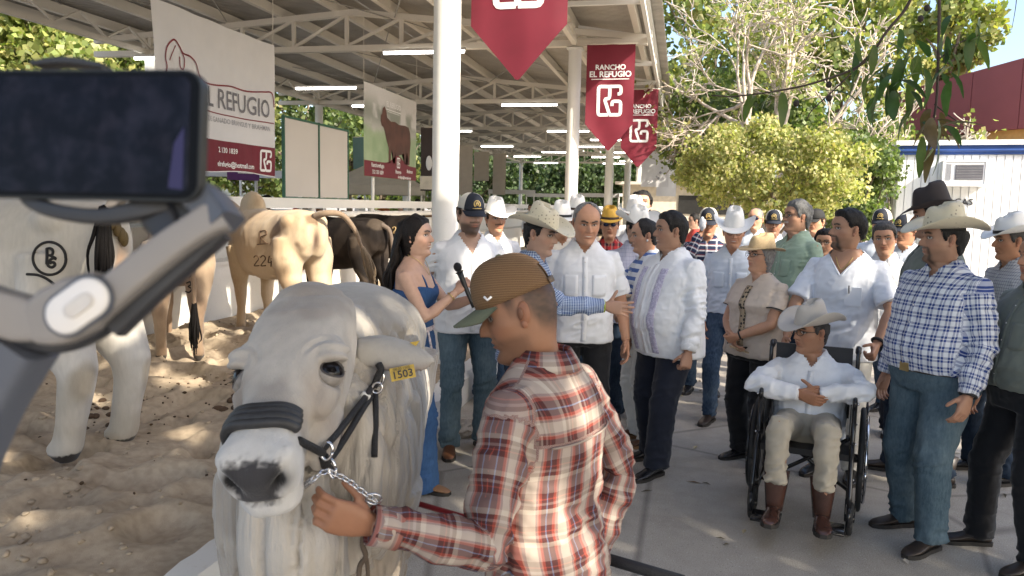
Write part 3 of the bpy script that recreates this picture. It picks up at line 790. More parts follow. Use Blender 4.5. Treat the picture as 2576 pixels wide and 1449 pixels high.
# big shade tree standing right of the camera; its crown throws the dappled shade over the crowd
def shade_tree():
    rng = np.random.default_rng(91); base = np.array([8.2, -1.2, 0.0])
    root = tag(empty('shade_tree', base), 'spreading shade tree whose leafy twigs hang down before the sky', 'tree')
    mb = MB(); tr = bez([(0, 0, -0.1), (0.1, 0.1, 1.5), (0, 0.2, 3.2), (-0.2, 0.2, 4.6)], 6)
    mb.tube(tr, np.linspace(0.34, 0.24, len(tr)), 12)
    cl = []
    for k in range(560):
        x = rng.uniform(-8.6, 4.5); y = rng.uniform(-4.6, 4.6); z = rng.uniform(4.9, 7.3)
        if ((x + 1.4) / 7.6) ** 2 + (y / 4.9) ** 2 > 1.15: continue
        w = np.array([x, y, z]) + base
        if w[0] < 0.47 * w[1] + 1.2 and w[1] > 0: continue       # the crown stops short of the open lane
        cl.append((x, y, z))
    cl = np.array(cl)
    for k in range(26):
        e = cl[k]; s = tr[rng.integers(len(tr) - 7, len(tr))]
        b = bez([s, (s + e) / 2 + [0, 0, 0.5], e], 5); mb.tube(b, np.linspace(0.11, 0.02, len(b)), 6)
    # long limb to the hanging twigs
    hp = px(2362, -150, 3.75) - base
    limb = bez([tr[-3], (-2.0, 1.6, 5.2), (-4.6, 3.6, 4.4), hp + np.array([0.7, -0.2, 0.55]), hp], 8)
    mb.tube(limb, np.linspace(0.12, 0.012, len(limb)), 8)
    mb.build('trunk', M_BARK, root)
    per = 40; C = np.repeat(cl, per, 0) + rng.normal(0, 0.3, (len(cl) * per, 3)) * [1, 1, 0.6]
    # gaps in the crown that let sun through to the handler's back, the pendant, the posts and the sand
    wp = C + base; keep = np.ones(len(C), bool)
    for p, rad in ((px(1420, 1230, 1.95), 0.24), (px(1330, 1420, 1.85), 0.13), (px(1545, 1050, 2.0), 0.08), (px(1122, 190, 7.2), 0.26), (px(1125, 330, 7.2), 0.16), (px(1115, 450, 7.2), 0.1), (px(1300, 80, 7.5), 0.4), (px(1060, 590, 4.6), 0.10), (px(1170, 700, 5.4), 0.18), (px(1045, 690, 4.6), 0.07), (px(1230, 560, 6.5), 0.3),
                   (px(280, 800, 4.8), 0.25), (px(330, 700, 4.6), 0.18), (px(760, 640, 9.0), 0.75), (px(650, 560, 9.5), 0.5), (px(850, 620, 10), 0.3), (px(500, 900, 7.5), 0.35), (px(620, 880, 7.0), 0.3), (px(430, 1000, 6.5), 0.22), (px(1290, 1440, 3.7), 0.1), (px(1450, 880, 4.7), 0.10),
                   (px(1690, 1090, 5.6), 0.05), (px(1770, 1105, 5.9), 0.10), (px(2040, 1440, 3.6), 0.12), (px(1520, 560, 8.5), 0.35), (px(1300, 1150, 4.9), 0.15), (px(1250, 1250, 4.4), 0.14), (px(470, 1070, 5.0), 0.14), (px(1880, 560, 10), 0.4), (px(1560, 500, 9), 0.4), (px(1410, 500, 8.0), 0.35), (px(20, 1150, 4.5), 0.15), (px(1470, 600, 4.9), 0.04), (gp(1180, 1160), 0.2), (gp(1290, 1330), 0.16), (gp(1230, 1240), 0.1), (gp(1760, 1108), 0.12), (gp(1690, 1100), 0.1), (gp(2000, 1440), 0.15), (gp(1900, 1400), 0.09), (gp(1650, 1290), 0.08), (gp(1250, 990), 0.3), (gp(2240, 1190), 0.2), (gp(2480, 1130), 0.25), (gp(1560, 1060), 0.2), (gp(60, 1330, 0.2), 0.15), (gp(520, 1180, 0.2), 0.14), (gp(640, 1100, 0.2), 0.2), (gp(350, 1260, 0.2), 0.1), (px(1405, 1330, 1.9), 0.14)):
        d = wp - p; tt = d @ SUN_DIR; q = d - np.outer(tt, SUN_DIR); keep &= ~((np.linalg.norm(q, axis=1) < rad) & (tt > 0))
    C = C[keep]
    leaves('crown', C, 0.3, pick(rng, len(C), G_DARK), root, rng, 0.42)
    return root, base, hp
ST, ST_B, ST_H = shade_tree()
# twigs and their big leaves, each leaf its own piece
def big_leaf(L, w, rng, curl):
    n = 7; V = []; F = []
    for i in range(n):
        t_ = i / (n - 1); ww = w * math.sin(PI * min(t_ * 0.9 + 0.06, 1)) ** 0.8 * (1 - 0.25 * t_); z = -curl * t_ * t_ * L
        jag = 1 + 0.12 * (i % 2)
        V += [[-ww * jag, t_ * L, z + ww * 0.25], [0, t_ * L, z], [ww * jag, t_ * L, z + ww * 0.25]]
    for i in range(n - 1):
        a = i * 3; F += [(a, a + 1, a + 4, a + 3), (a + 1, a + 2, a + 5, a + 4)]
    return V, F
def hanging():
    rng = np.random.default_rng(17)
    M_T = mat('dark_twig', (0.07, 0.05, 0.04), 0.9, var=0.3)
    def twig(pp, r0, r1):
        P = bez([px(*q) for q in pp], 6); mb = MB(); mb.tube(P - ST_B, np.linspace(r0, r1, len(P)), 6); o = mb.build('twig', M_T, ST); return P
    main = twig([(2362, -150, 3.75), (2363, 0, 3.72), (2361, 120, 3.7), (2356, 250, 3.68), (2345, 320, 3.66)], 0.009, 0.005)
    t2 = twig([(2325, -140, 3.5), (2290, 0, 3.5), (2230, 80, 3.5), (2170, 160, 3.5), (2060, 205, 3.5), (1960, 228, 3.52), (1850, 242, 3.55), (1790, 240, 3.6)], 0.008, 0.003)
    t3 = twig([(2195, 130, 3.5), (2110, 215, 3.48), (2045, 275, 3.47), (2030, 300, 3.46)], 0.004, 0.002)
    t4 = twig([(2350, 262, 3.68), (2400, 300, 3.66), (2455, 328, 3.65)], 0.004, 0.002)
    t5 = twig([(2361, 150, 3.7), (2410, 110, 3.72), (2470, 85, 3.74)], 0.004, 0.002)
    t6 = twig([(2560, -60, 3.9), (2556, 10, 3.9), (2545, 75, 3.9)], 0.003, 0.001)
    mats_ = []
    for k, c in enumerate(((0.035, 0.075, 0.02), (0.05, 0.1, 0.025), (0.09, 0.13, 0.03), (0.11, 0.075, 0.035))):
        t = NT('big_leaf_%s' % 'abcd'[k]); n_ = t.noise(t.coord(), 30, 4); t.base(t.ramp(n_, [(0.3, tuple(np.array(c) * 0.7)), (0.7, tuple(np.array(c) * 1.3))])); t.set(Roughness=0.4)
        tr = t.n('ShaderNodeBsdfTranslucent'); tr.inputs[0].default_value = (c[0] * 1.6, c[1] * 1.9, c[2], 1); mx = t.n('ShaderNodeMixShader'); mx.inputs[0].default_value = 0.3
        t.l(t.b.outputs[0], mx.inputs[1]); t.l(tr.outputs[0], mx.inputs[2]); t.l(mx.outputs[0], t.out.inputs[0]); mats_.append(t.m)
    protos = []
    for k in range(6):
        V, F = big_leaf(rng.uniform(0.13, 0.18), rng.uniform(0.022, 0.032), rng, rng.uniform(0.1, 0.7)); protos.append((V, F))
    spots_ = []
    for c, n, sx, sy in (((2240, 170), 16, 45, 30), ((2255, 210), 18, 60, 30), ((2215, 100), 6, 40, 25), ((2290, 100), 7, 40, 25), ((2270, 150), 8, 50, 30), ((2345, 300), 16, 14, 28), ((2345, 340), 8, 14, 14), ((2395, 130), 7, 28, 24), ((2410, 100), 8, 25, 30), ((2455, 90), 5, 25, 20), ((2400, 190), 4, 15, 30), ((2300, 280), 5, 25, 15), ((1960, 235), 3, 30, 10), ((1890, 250), 4, 30, 14)):
        for k in range(max(2, int(n * 0.72))): spots_.append((c[0] + rng.normal(0, sx * 0.95), c[1] + rng.normal(0, sy * 0.95), 3.5 + rng.uniform(-0.12, 0.25)))
    meshes = {}
    for (u, v, d) in spots_:
        k = rng.integers(0, 6); brown = 2325 < u < 2370 and v > 260
        mi = 3 if brown and rng.random() < 0.7 else rng.integers(0, 3)
        if (k, mi) not in meshes:
            o = mk('leaf', protos[k][0], protos[k][1], mats_[mi], ST); meshes[(k, mi)] = o.data
        else:
            o = bpy.data.objects.new('leaf', meshes[(k, mi)]); COL.objects.link(o); o.parent = ST
        o.location = px(u, v, d) - ST_B
        a = rng.normal(0, 1.2) + PI
        dirv = unit(CR * math.sin(a) * 0.9 + np.array([0, 0, 1]) * math.cos(a) + rng.normal(0, 0.35, 3))
        o.rotation_euler = Vector(dirv).to_track_quat('Y', 'Z').to_euler()
        o.scale = (rng.uniform(0.6, 1.1),) * 3
    for u, v in ((2332, 20), (2316, 47), (2085, 213), (2085, 247), (2003, 260)):
        mb = MB(); mb.ell(px(u, v, 3.5) - ST_B, (0.014, 0.014, 0.016), None, 8, 6); mb.build('seed_pod', mat('dark_pod', (0.03, 0.022, 0.018), 0.7), ST)
hanging()

# ================================================================== BANNERS
def fabric(name, col, var=0.08):
    t = NT(name); n = t.noise(t.coord(), 5, 3); c = np.array(col); t.base(t.ramp(n, [(0.3, tuple(c * (1 - var))), (0.7, tuple(np.minimum(c * (1 + var), 0.9)))])); t.set(Roughness=0.6); t.b.inputs['Sheen Weight'].default_value = 0.1
    tr = t.n('ShaderNodeBsdfTranslucent'); tr.inputs[0].default_value = (*c, 1); mx = t.n('ShaderNodeMixShader'); mx.inputs[0].default_value = 0.25
    t.l(t.b.outputs[0], mx.inputs[1]); t.l(tr.outputs[0], mx.inputs[2]); t.l(mx.outputs[0], t.out.inputs[0]); t.bump(t.noise(t.coord(), 300, 2), 0.1, 0.001); return t.m
M_MAR = fabric('maroon_fabric', (0.19, 0.015, 0.034)); M_CLOTHW = fabric('white_banner_fabric', (0.72, 0.71, 0.72), 0.03); M_CLOTHB = fabric('beige_banner_fabric', (0.52, 0.46, 0.4))
M_PRW = mat('white_print', (0.78, 0.78, 0.8), 0.6, var=0.02); M_PRG = mat('grey_print', (0.16, 0.16, 0.18), 0.6); M_PRM = mat('maroon_print', (0.2, 0.02, 0.035), 0.6); M_PRLG = mat('pale_grey_print', (0.35, 0.35, 0.38), 0.6)
def ribbon(mb, pts, w, closed=False):
    """Flat printed stroke in the x, z plane."""
    P = np.asarray(pts, float); n = len(P); T = np.zeros_like(P)
    if closed: T = np.roll(P, -1, 0) - np.roll(P, 1, 0)
    else: T[1:-1] = P[2:] - P[:-2]; T[0] = P[1] - P[0]; T[-1] = P[-1] - P[-2]
    T /= np.linalg.norm(T, axis=1, keepdims=True); N = np.stack([-T[:, 1], T[:, 0]], 1) * (np.broadcast_to(w, (n,))[:, None] / 2)
    L, R = P + N, P - N; V = np.vstack([np.column_stack([L[:, 0], np.zeros(n), L[:, 1]]), np.column_stack([R[:, 0], np.zeros(n), R[:, 1]])])
    F = [(i, (i + 1) % n, n + (i + 1) % n, n + i) for i in range(n if closed else n - 1)]; mb.add(V, F)
def rnd(pts, k=4):
    """Polyline with its corners cut round."""
    P = np.asarray(pts, float); out = [P[0]]
    for i in range(1, len(P) - 1):
        a, b, c = P[i - 1], P[i], P[i + 1]; la, lc = np.linalg.norm(a - b), np.linalg.norm(c - b); r = min(0.09, la / 2, lc / 2)
        p, q = b + (a - b) / la * r, b + (c - b) / lc * r
        for t in np.linspace(0, 1, k): out.append((1 - t) ** 2 * p + 2 * t * (1 - t) * b + t * t * q)
    out.append(P[-1]); return np.array(out)
def rg_logo(cx, cz, w, h):
    mb = MB(); S = lambda pts: np.array(pts) * [w, h] + [cx - w / 2, cz - h / 2]; t = 0.125 * w
    for pts in ([(0.46, 0.07), (0.07, 0.07), (0.07, 0.93), (0.5, 0.93), (0.5, 0.56), (0.3, 0.56), (0.52, 0.07)], [(0.44, 0.93), (0.93, 0.93), (0.93, 0.7), (0.8, 0.7)], [(0.5, 0.07), (0.93, 0.07), (0.93, 0.48), (0.6, 0.48), (0.6, 0.34)]):
        ribbon(mb, S(rnd(pts)), t)
    return mb
def wrap(o, fn, off=0.006):
    """Lay a flat print on the waves of its cloth (the face towards -y)."""
    me = o.data; v = np.empty(len(me.vertices) * 3); me.vertices.foreach_get('co', v); v = v.reshape(-1, 3); v[:, 1] = fn(v[:, 0], v[:, 2]) - off; me.vertices.foreach_set('co', v.ravel()); me.update()
TXT = Matrix.Rotation(PI / 2, 4, 'X')
def cloth_grid(name, w, h, fn, m_, par, shape=None, nx=28, nz=44, colf=None):
    xs = np.linspace(-w / 2, w / 2, nx); V = []
    for j in range(nz):
        for x in xs:
            t = j / (nz - 1); zb = shape(x) if shape else 0.0; z = h - t * (h - zb); V.append([x, fn(x, z), z])
    V = np.array(V); Q = [[j * nx + i, (j + 1) * nx + i, (j + 1) * nx + i + 1, j * nx + i + 1] for j in range(nz - 1) for i in range(nx - 1)]
    return mkq(name, V, Q, m_, par, True, None if colf is None else colf(V))
def pendant(x, y, label, sd, ztop=4.86, tag_group='maroon ranch pendants along the eave'):
    root = tag(empty('pendant_banner', (x, y, ztop - 2.02), 0.0), label, 'banner', tag_group)
    fn = lambda X, Z: 0.025 * noise(np.stack([np.ravel(X) * 1.6 + 0 * np.ravel(Z), np.ravel(Z) * 0.7 + 0 * np.ravel(X), np.full(np.broadcast(np.ravel(X), np.ravel(Z)).size, sd)], 1), 2.2).reshape(np.broadcast(X, Z).shape) + 0.012 * np.sin(np.asarray(X) * 9 + sd + np.asarray(Z) * 0.8) * np.clip((1.6 - np.asarray(Z)) / 1.6, 0.1, 1)
    f1 = lambda X, Z: float(fn(np.array([X]), np.array([Z]))[0])
    c = cloth_grid('cloth', 0.92, 2.02, f1, M_MAR, root, lambda X: 0.0 + 0.52 * abs(X) / 0.46)
    mb = rg_logo(0, 0.96, 0.5, 0.62); o = mb.build('logo', M_PRW, root, False); wrap(o, fn)
    for s, z, sz, b in (('RANCHO', 1.58, 0.135, 0.003), ('EL REFUGIO', 1.45, 0.15, 0.004)):
        o = text('lettering', s, sz, M_PRW, root, (0, 0, z), TXT, 0.0, bold=b); wrap(o, fn, 0.008)
    mb = MB(); ribbon(mb, [(-0.36, 1.36), (0.36, 1.36)], 0.015); o = mb.build('underline', M_PRW, root, False); wrap(o, fn, 0.008)
    mb = MB(); mb.tube([(-0.5, 0.0, 2.02), (0.5, 0.0, 2.02)], 0.014, 8); mb.build('rod', M_STEEL, root)
    return root
pendant(-1.56, 7.32, 'nearest maroon pointed pendant, only its lower half and logo foot showing', 3.1, 4.93)
pendant(-1.42, 15.2, 'maroon pointed pendant with white ranch lettering on the second white column', 8.7, 4.84)
pendant(-1.14, 20.7, 'smaller maroon pendant half covered by the lettered pendant before it', 5.3, 4.80)
def hang(name, x, y, w, h, ztop, m_, label, rz=0.0, cat='banner', group=None, sd=1.0):
    root = tag(empty(name, (x, y, ztop - h), rz), label, cat, group); f1 = lambda X, Z: 0.03 * math.sin(X * 6 + sd * 3) + 0.02 * math.sin(Z * 3 + X * 4 + sd)
    cloth_grid('cloth', w, h, f1, m_, root, None, 16, 20); mb = MB(); mb.tube([(-w / 2, 0, h), (w / 2, 0, h)], 0.015, 6); mb.build('rod', M_STEEL, root); return root
wb = hang('hanging_banner', -0.95, 28.2, 0.95, 2.45, 4.95, M_CLOTHW, 'white banner with faint marks hanging behind the maroon pendants', sd=2.2)
mb = MB()
for k, (a, b) in enumerate(((-0.2, 1.6), (-0.12, 1.5), (-0.24, 1.42), (0.2, 0.5), (0.08, 0.35), (0.14, 0.3))): mb.ell((a, -0.06, b), (0.05, 0.004, 0.05), None, 8, 5)
mb.build('printed_marks', M_PRLG, wb)
hang('hanging_banner', -0.62, 33.0, 0.8, 2.7, 4.95, M_CLOTHW, 'long crumpled white banner at the roof corner, furthest along the eave', sd=4.0)
for i, (u, v0, v1, d, w) in enumerate(((1170, 365, 490, 27, 0.55), (1212, 382, 455, 30, 0.6), (1257, 386, 490, 30, 0.52))):
    a, b = px(u, v0, d), px(u, v1, d)
    hang('hanging_towel', a[0], a[1], w, a[2] - b[2], a[2], M_CLOTHB, ['long beige cloth hanging next to the near white column', 'short beige cloth hanging in the middle of three', 'long beige cloth hanging right of the short one'][i], cat='cloth', group='beige cloths hung under the roof', sd=i * 1.7)
a = px(905, 345, 26); b = px(905, 425, 26); hang('hanging_banner', a[0], a[1], 0.5, a[2] - b[2], a[2], fabric('teal_fabric', (0.14, 0.24, 0.23)), 'small faded teal banner left of the bull poster', sd=3.3)
a = px(1077, 320, 21); b = px(1077, 480, 21)
pb_ = hang('hanging_banner', a[0], a[1], 0.4, a[2] - b[2], a[2], fabric('dark_poster_fabric', (0.06, 0.045, 0.045)), 'narrow dark poster partly behind the near white column', sd=0.3)
mb = MB(); mb.box((0, -0.05, 0.22), (0.4, 0.01, 0.36)); mb.build('lower_print', M_CRM, pb_, False); mb = MB(); mb.ell((0.05, -0.05, 0.75), (0.09, 0.008, 0.2), None, 10, 8); mb.build('printed_figure', M_PRW, pb_)

# ---- long banners along the trough: local x runs along the shed, the face looks at the lane
def side_banner(name, y0, y1, z0, z1, label, X=-6.2):
    return tag(empty(name, (X, (y0 + y1) / 2, z0), PI / 2), label, 'banner'), y1 - y0, z1 - z0
root, w, h = side_banner('ranch_banner', 8.30, 11.12, 2.12, 4.10, 'large white ranch banner with bull line drawing, grey lettering and maroon foot')
fw = lambda X, Z: 0.035 * np.sin(np.asarray(X) * 2.3 + 1) * np.sin(np.asarray(Z) * 1.4) + 0.012 * np.sin(np.asarray(X) * 8 + np.asarray(Z) * 3)
f1 = lambda X, Z: float(fw(X, Z))
cloth_grid('cloth', w, h, f1, M_CLOTHW, root, lambda X: 0.02 * math.sin(X * 3))
mb = MB(); nx = 24; V = []
for z in np.linspace(0.015, 0.43, 6):
    for x in np.linspace(-w / 2 + 0.01, w / 2 - 0.01, nx): V.append([x, 0, z + (0.02 * math.sin(x * 3) if z < 0.05 else 0)])
mb.add(V, [(j * nx + i, j * nx + i + 1, (j + 1) * nx + i + 1, (j + 1) * nx + i) for j in range(5) for i in range(nx - 1)]); o = mb.build('foot_panel', M_MAR, root, False); wrap(o, fw, 0.004)
o = rg_logo(1.14, 0.22, 0.30, 0.34).build('logo', M_PRW, root, False); wrap(o, fw, 0.009)
for s, x, z, sz, mm, xs, b in (('EL REFUGIO', 0.40, 0.98, 0.37, M_PRG, 0.86, 0.004), ('CRIADORES DE GANADO BRANGUS Y BRAHMAN', 0.2, 0.70, 0.098, M_PRLG, 0.95, 0.001), ('2 130 1839', 0.16, 0.30, 0.1, M_PRW, 1, 0.002), ('elrefugio@hotmail.com', 0.35, 0.11, 0.1, M_PRW, 1, 0.002)):
    o = text('lettering', s, sz, mm, root, (x, 0, z), TXT, 0.0, xs=xs, bold=b); wrap(o, fw, 0.01)
mb = MB()
for pts, ww in (([(-1.22, 1.12), (-1.18, 1.22), (-1.2, 1.32), (-1.16, 1.45), (-1.06, 1.55), (-1.0, 1.56), (-0.93, 1.5), (-0.86, 1.43), (-0.72, 1.42), (-0.58, 1.36), (-0.5, 1.22), (-0.38, 1.16), (-0.1, 1.16), (0.3, 1.2), (0.7, 1.19), (1.1, 1.24), (1.3, 1.26), (1.36, 1.18), (1.38, 1.05)], 0.022), ([(-1.12, 1.3), (-1.05, 1.42), (-1.0, 1.5)], 0.014), ([(-0.9, 1.45), (-0.84, 1.36), (-0.86, 1.24), (-0.92, 1.26), (-0.93, 1.38)], 0.016), ([(-0.5, 0.80), (0.2, 0.785), (0.9, 0.79), (1.38, 0.80)], 0.016), ([(-0.8, 1.12), (-0.78, 1.2)], 0.012), ([(-0.72, 1.12), (-0.71, 1.18)], 0.012)):
    ribbon(mb, bez([(a, b) for a, b in pts], 5), ww)
o = mb.build('bull_drawing', M_PRM, root, False); wrap(o, fw, 0.009)
mb = MB()
for x, z in ((-1.06, 1.3), (-1.07, 1.22)): mb.ell((x, 0, z), (0.03, 0.004, 0.025), None, 8, 5)
o = mb.build('drawn_eye', M_PRM, root)
mb = MB()
for x, zt in ((-w / 2, 5.35), (w / 2, 5.4)): mb.tube([(x, 0, h), (x * 1.02, 0, zt - 2.12)], 0.006, 5)
mb.build('cord', M_STEEL, root)

root, w, h = side_banner('bull_poster', 14.62, 17.75, 2.27, 4.12, 'hanging poster of a brown bull on green pasture with maroon foot')
def pcol(V):
    z = V[:, 2]; x = V[:, 0]; n = fbm(V * [1, 0, 1], 3.0, 4, 2); g = np.stack([0.30 + 0.06 * n, 0.40 + 0.06 * n, 0.25 + 0.05 * n], 1); s = np.stack([0.56 + 0 * n, 0.55 + 0 * n, 0.56 + 0 * n], 1)
    t = np.tile([[0.25, 0.27, 0.24]], (len(V), 1)); k = sstep(0.95, 1.15, z + 0.1 * n)[:, None]; c = g * (1 - k) + s * k; k2 = (gauss(z - 1.3, 0.28) * sstep(0.0, 0.7, n + 0.35 * (np.abs(x) > 0.2)))[:, None]; return c * (1 - k2) + t * k2
cloth_grid('printed_cloth', w, h, lambda X, Z: 0.0, vcol('printed_cloth_surface', 0.6, 0.05), root, None, 50, 40, pcol)
mb = MB(); N_ = 30; xs = np.linspace(-w / 2 + 0.01, w / 2 - 0.01, N_); zt = 0.32 + 0.2 * np.exp(-((xs - 0.35) / 0.42) ** 2)
mb.add(np.vstack([np.column_stack([xs, np.full(N_, -0.006), np.full(N_, 0.005)]), np.column_stack([xs, np.full(N_, -0.006), zt])]), [(i, i + 1, N_ + i + 1, N_ + i) for i in range(N_ - 1)]); mb.build('foot_panel', M_MAR, root, False)
bull = [(-0.72, 1.28), (-0.65, 1.34), (-0.62, 1.44), (-0.52, 1.5), (-0.42, 1.42), (-0.36, 1.28), (-0.15, 1.22), (0.1, 1.24), (0.35, 1.2), (0.75, 1.22), (0.98, 1.2), (1.08, 1.08), (1.12, 0.85), (1.07, 0.66), (1.05, 0.2 + 0.15), (0.93, 0.35), (0.92, 0.62), (0.84, 0.62), (0.8, 0.36), (0.7, 0.36), (0.68, 0.6), (0.55, 0.56), (0.2, 0.5), (0.12, 0.5), (0.1, 0.33), (-0.02, 0.33), (-0.03, 0.56), (-0.12, 0.6), (-0.16, 0.33), (-0.28, 0.33), (-0.27, 0.65), (-0.4, 0.8), (-0.5, 0.98), (-0.58, 1.06), (-0.68, 1.08), (-0.74, 1.18)]
bm_ = bmesh.new(); vs = [bm_.verts.new((x + 0.05, -0.006, z)) for x, z in bull]; f = bm_.faces.new(vs); bmesh.ops.triangulate(bm_, faces=[f]); me = bpy.data.meshes.new('bull_picture'); bm_.to_mesh(me); bm_.free(); me.materials.append(mat('brown_print', (0.09, 0.035, 0.026), 0.6, var=0.35, vscale=3)); o = bpy.data.objects.new('bull_picture', me); COL.objects.link(o); o.parent = root
o = rg_logo(0.36, 0.36, 0.2, 0.24).build('logo', M_PRW, root, False); o.location = (0, -0.012, 0)
for s, x, z, sz in (('EL REFUGIO', 0.05, 1.56, 0.16), ('Ranchorefugio', -0.85, 0.24, 0.12), ('332 130 1839', -0.85, 0.1, 0.11), ('Brangus', 0.35, 0.16, 0.11), ('elrefugio@hotmail.com', 0.75, 0.05, 0.09), ('Brahman', 1.1, 0.2, 0.11)):
    text('lettering', s, sz, M_PRW, root, (x, -0.014, z), TXT, 0.0, bold=0.002)
mb = MB(); ribbon(mb, [(-0.4, 1.45), (0.5, 1.45)], 0.02); ribbon(mb, [(-0.3, 1.41), (0.4, 1.41)], 0.012); o = mb.build('underline', M_PRW, root, False); o.location = (0, -0.012, 0)
for x, rr in ((-0.9, 0.035), (1.35, 0.03)):
    mb = MB(); mb.tube([(x, 0.08, -2.1), (x, 0.08, 0.9)], rr, 10); mb.build('pole', M_COL, root)
mb = MB()
for x, zt_ in ((-w / 2, 5.35), (w / 2, 5.4)): mb.tube([(x, 0, h), (x, 0, zt_ - 2.27)], 0.006, 5)
mb.build('cord', M_STEEL, root)

root = tag(empty('notice_board', (-6.2, 11.4, 1.79), PI / 2), 'two blank white boards in a dark green frame standing on the trough wall', 'board')
M_GF = mat('green_frame_paint', (0.02, 0.1, 0.06), 0.4); M_BD = mat('blank_board', (0.55, 0.52, 0.49), 0.5, var=0.04, vscale=1.2)
for x0, x1 in ((0.02, 1.22), (1.26, 2.44)):
    mb = MB(); mb.box(((x0 + x1) / 2, 0, 0.645), (x1 - x0 - 0.03, 0.02, 1.24)); mb.build('board_panel', M_BD, root, False)
for x in (0.015, 1.24, 2.445):
    mb = MB(); mb.box((x, 0, 0.63), (0.035, 0.045, 1.36)); mb.build('frame_post', M_GF, root, False)
for z in (-0.0, 1.285):
    mb = MB(); mb.box((1.23, 0, z), (2.43, 0.04, 0.035)); mb.build('frame_rail', M_GF, root, False)

# ---- clutter beyond the trough
c = px(950, 470, 25); tent = tag(empty('canopy_tent', (c[0], c[1], 0.12), 0.3), 'beige canopy tent standing beyond the trough', 'tent'); M_TENT = fabric('tent_cloth', (0.55, 0.5, 0.42))
mb = MB(); hh = 2.15; V = [(-1.5, -1.5, hh), (1.5, -1.5, hh), (1.5, 1.5, hh), (-1.5, 1.5, hh), (0, 0, hh + 0.85)]; V += [(x, y, hh - 0.28) for x, y, z in V[:4]]
mb.add(V, [(0, 1, 4), (1, 2, 4), (2, 3, 4), (3, 0, 4), (0, 5, 6, 1), (1, 6, 7, 2), (2, 7, 8, 3), (3, 8, 5, 0)]); mb.build('canopy', M_TENT, tent, False)
for x in (-1.45, 1.45):
    for y in (-1.45, 1.45):
        mb = MB(); mb.tube([(x, y, 0), (x, y, hh)], 0.03, 8); mb.build('leg', M_STEEL, tent)
c = px(612, 440, 19); s_ = tag(empty('purple_sign', c, 0.6), 'small purple sign below the ranch banner', 'sign'); mb = MB(); mb.box((0, 0, 0), (0.75, 0.03, 0.26)); mb.build('board', mat('purple_board', (0.13, 0.035, 0.2), 0.5), s_, False); mb = MB(); mb.box((0.05, -0.02, 0.05), (0.35, 0.01, 0.04)); mb.build('white_line', M_PRW, s_, False); mb = MB(); mb.tube([(0, 0.02, -0.13), (0, 0.02, 3.0)], 0.01, 5); mb.build('cord', M_STEEL, s_)
def stall(u, v, d, w, h, col, label, dep=1.2):
    c = px(u, v, d); r = tag(empty('stall_counter', (c[0], c[1], 0.12 if c[0] < -6 else 0.0), 0.1), label, 'counter'); mb = MB(); mb.box((0, 0, h / 2), (w, dep, h)); mb.build('counter_front', mat('stall_%d' % int(u), col, 0.6), r, False); mb = MB(); mb.box((0, 0, h + 0.025), (w + 0.1, dep + 0.1, 0.05)); mb.build('counter_top', M_COL, r, False)
    for x in (-w / 2 + 0.06, w / 2 - 0.06):
        mb = MB(); mb.box((x, -dep / 2 + 0.04, h + 0.55), (0.06, 0.06, 1.0)); mb.build('counter_post', M_COL, r, False)
    mb = MB(); mb.box((0, -dep / 2 + 0.04, h + 1.1), (w, 0.06, 0.22)); mb.build('sign_strip', M_CLOTHW, r, False)
for a in ((1490, 500, 44, 3.0, 1.3, (0.05, 0.045, 0.045), 'dark stall with a white sign strip right of the second column'), (1390, 505, 50, 3.4, 1.2, (0.5, 0.48, 0.45), 'pale stall deep inside the shed between the columns'), (1290, 505, 40, 2.4, 1.2, (0.04, 0.05, 0.09), 'navy blue stall deep in the shed left of the pale stall'), (1010, 505, 33, 3.0, 1.2, (0.4, 0.2, 0.08), 'ochre stall behind the beige tent'), (600, 500, 20, 1.6, 1.2, (0.05, 0.12, 0.35), 'blue stall below the purple sign'), (700, 500, 24, 2.0, 1.3, (0.08, 0.06, 0.06), 'dark stall left of the blank boards'), (1620, 520, 60, 4.0, 1.6, (0.3, 0.27, 0.24), 'grey counter at the far end of the lane'), (840, 505, 30, 2.5, 1.2, (0.2, 0.22, 0.2), 'grey green stall behind the blank boards')): stall(*a)
# low outbuilding past the lane end
c = px(1745, 480, 38); ob = tag(empty('outbuilding', (c[0], c[1], 0), -0.1), 'low pale outbuilding with dark window past the end of the lane', 'building'); mb = MB(); mb.box((0, 2, 1.45), (7, 4, 2.9)); mb.build('wall', M_CRM, ob, False); mb = MB(); mb.box((0, 1.9, 2.97), (7.6, 4.8, 0.14)); mb.build('roof', M_STEEL, ob, False); mb = MB(); mb.box((0.6, -0.02, 1.95), (2.6, 0.08, 0.9)); mb.build('window', mat('dark_window', (0.03, 0.03, 0.03), 0.2), ob, False)

# ================================================================== PEOPLE
def bend_pts(S, H, l1, l2, hint):
    """Elbow or knee between S and H; pulls H in reach."""
    S, H = np.asarray(S, float), np.asarray(H, float); d = H - S; L = np.linalg.norm(d)
    if L > (l1 + l2) * 0.995: H = S + d / L * (l1 + l2) * 0.995; d = H - S; L = np.linalg.norm(d)
    u = d / L; a = (l1 * l1 - l2 * l2 + L * L) / (2 * L); h = math.sqrt(max(l1 * l1 - a * a, 0))
    hint = np.asarray(hint, float); w = hint - u * (hint @ u); w = unit(w)
    return S + u * a + w * h, H

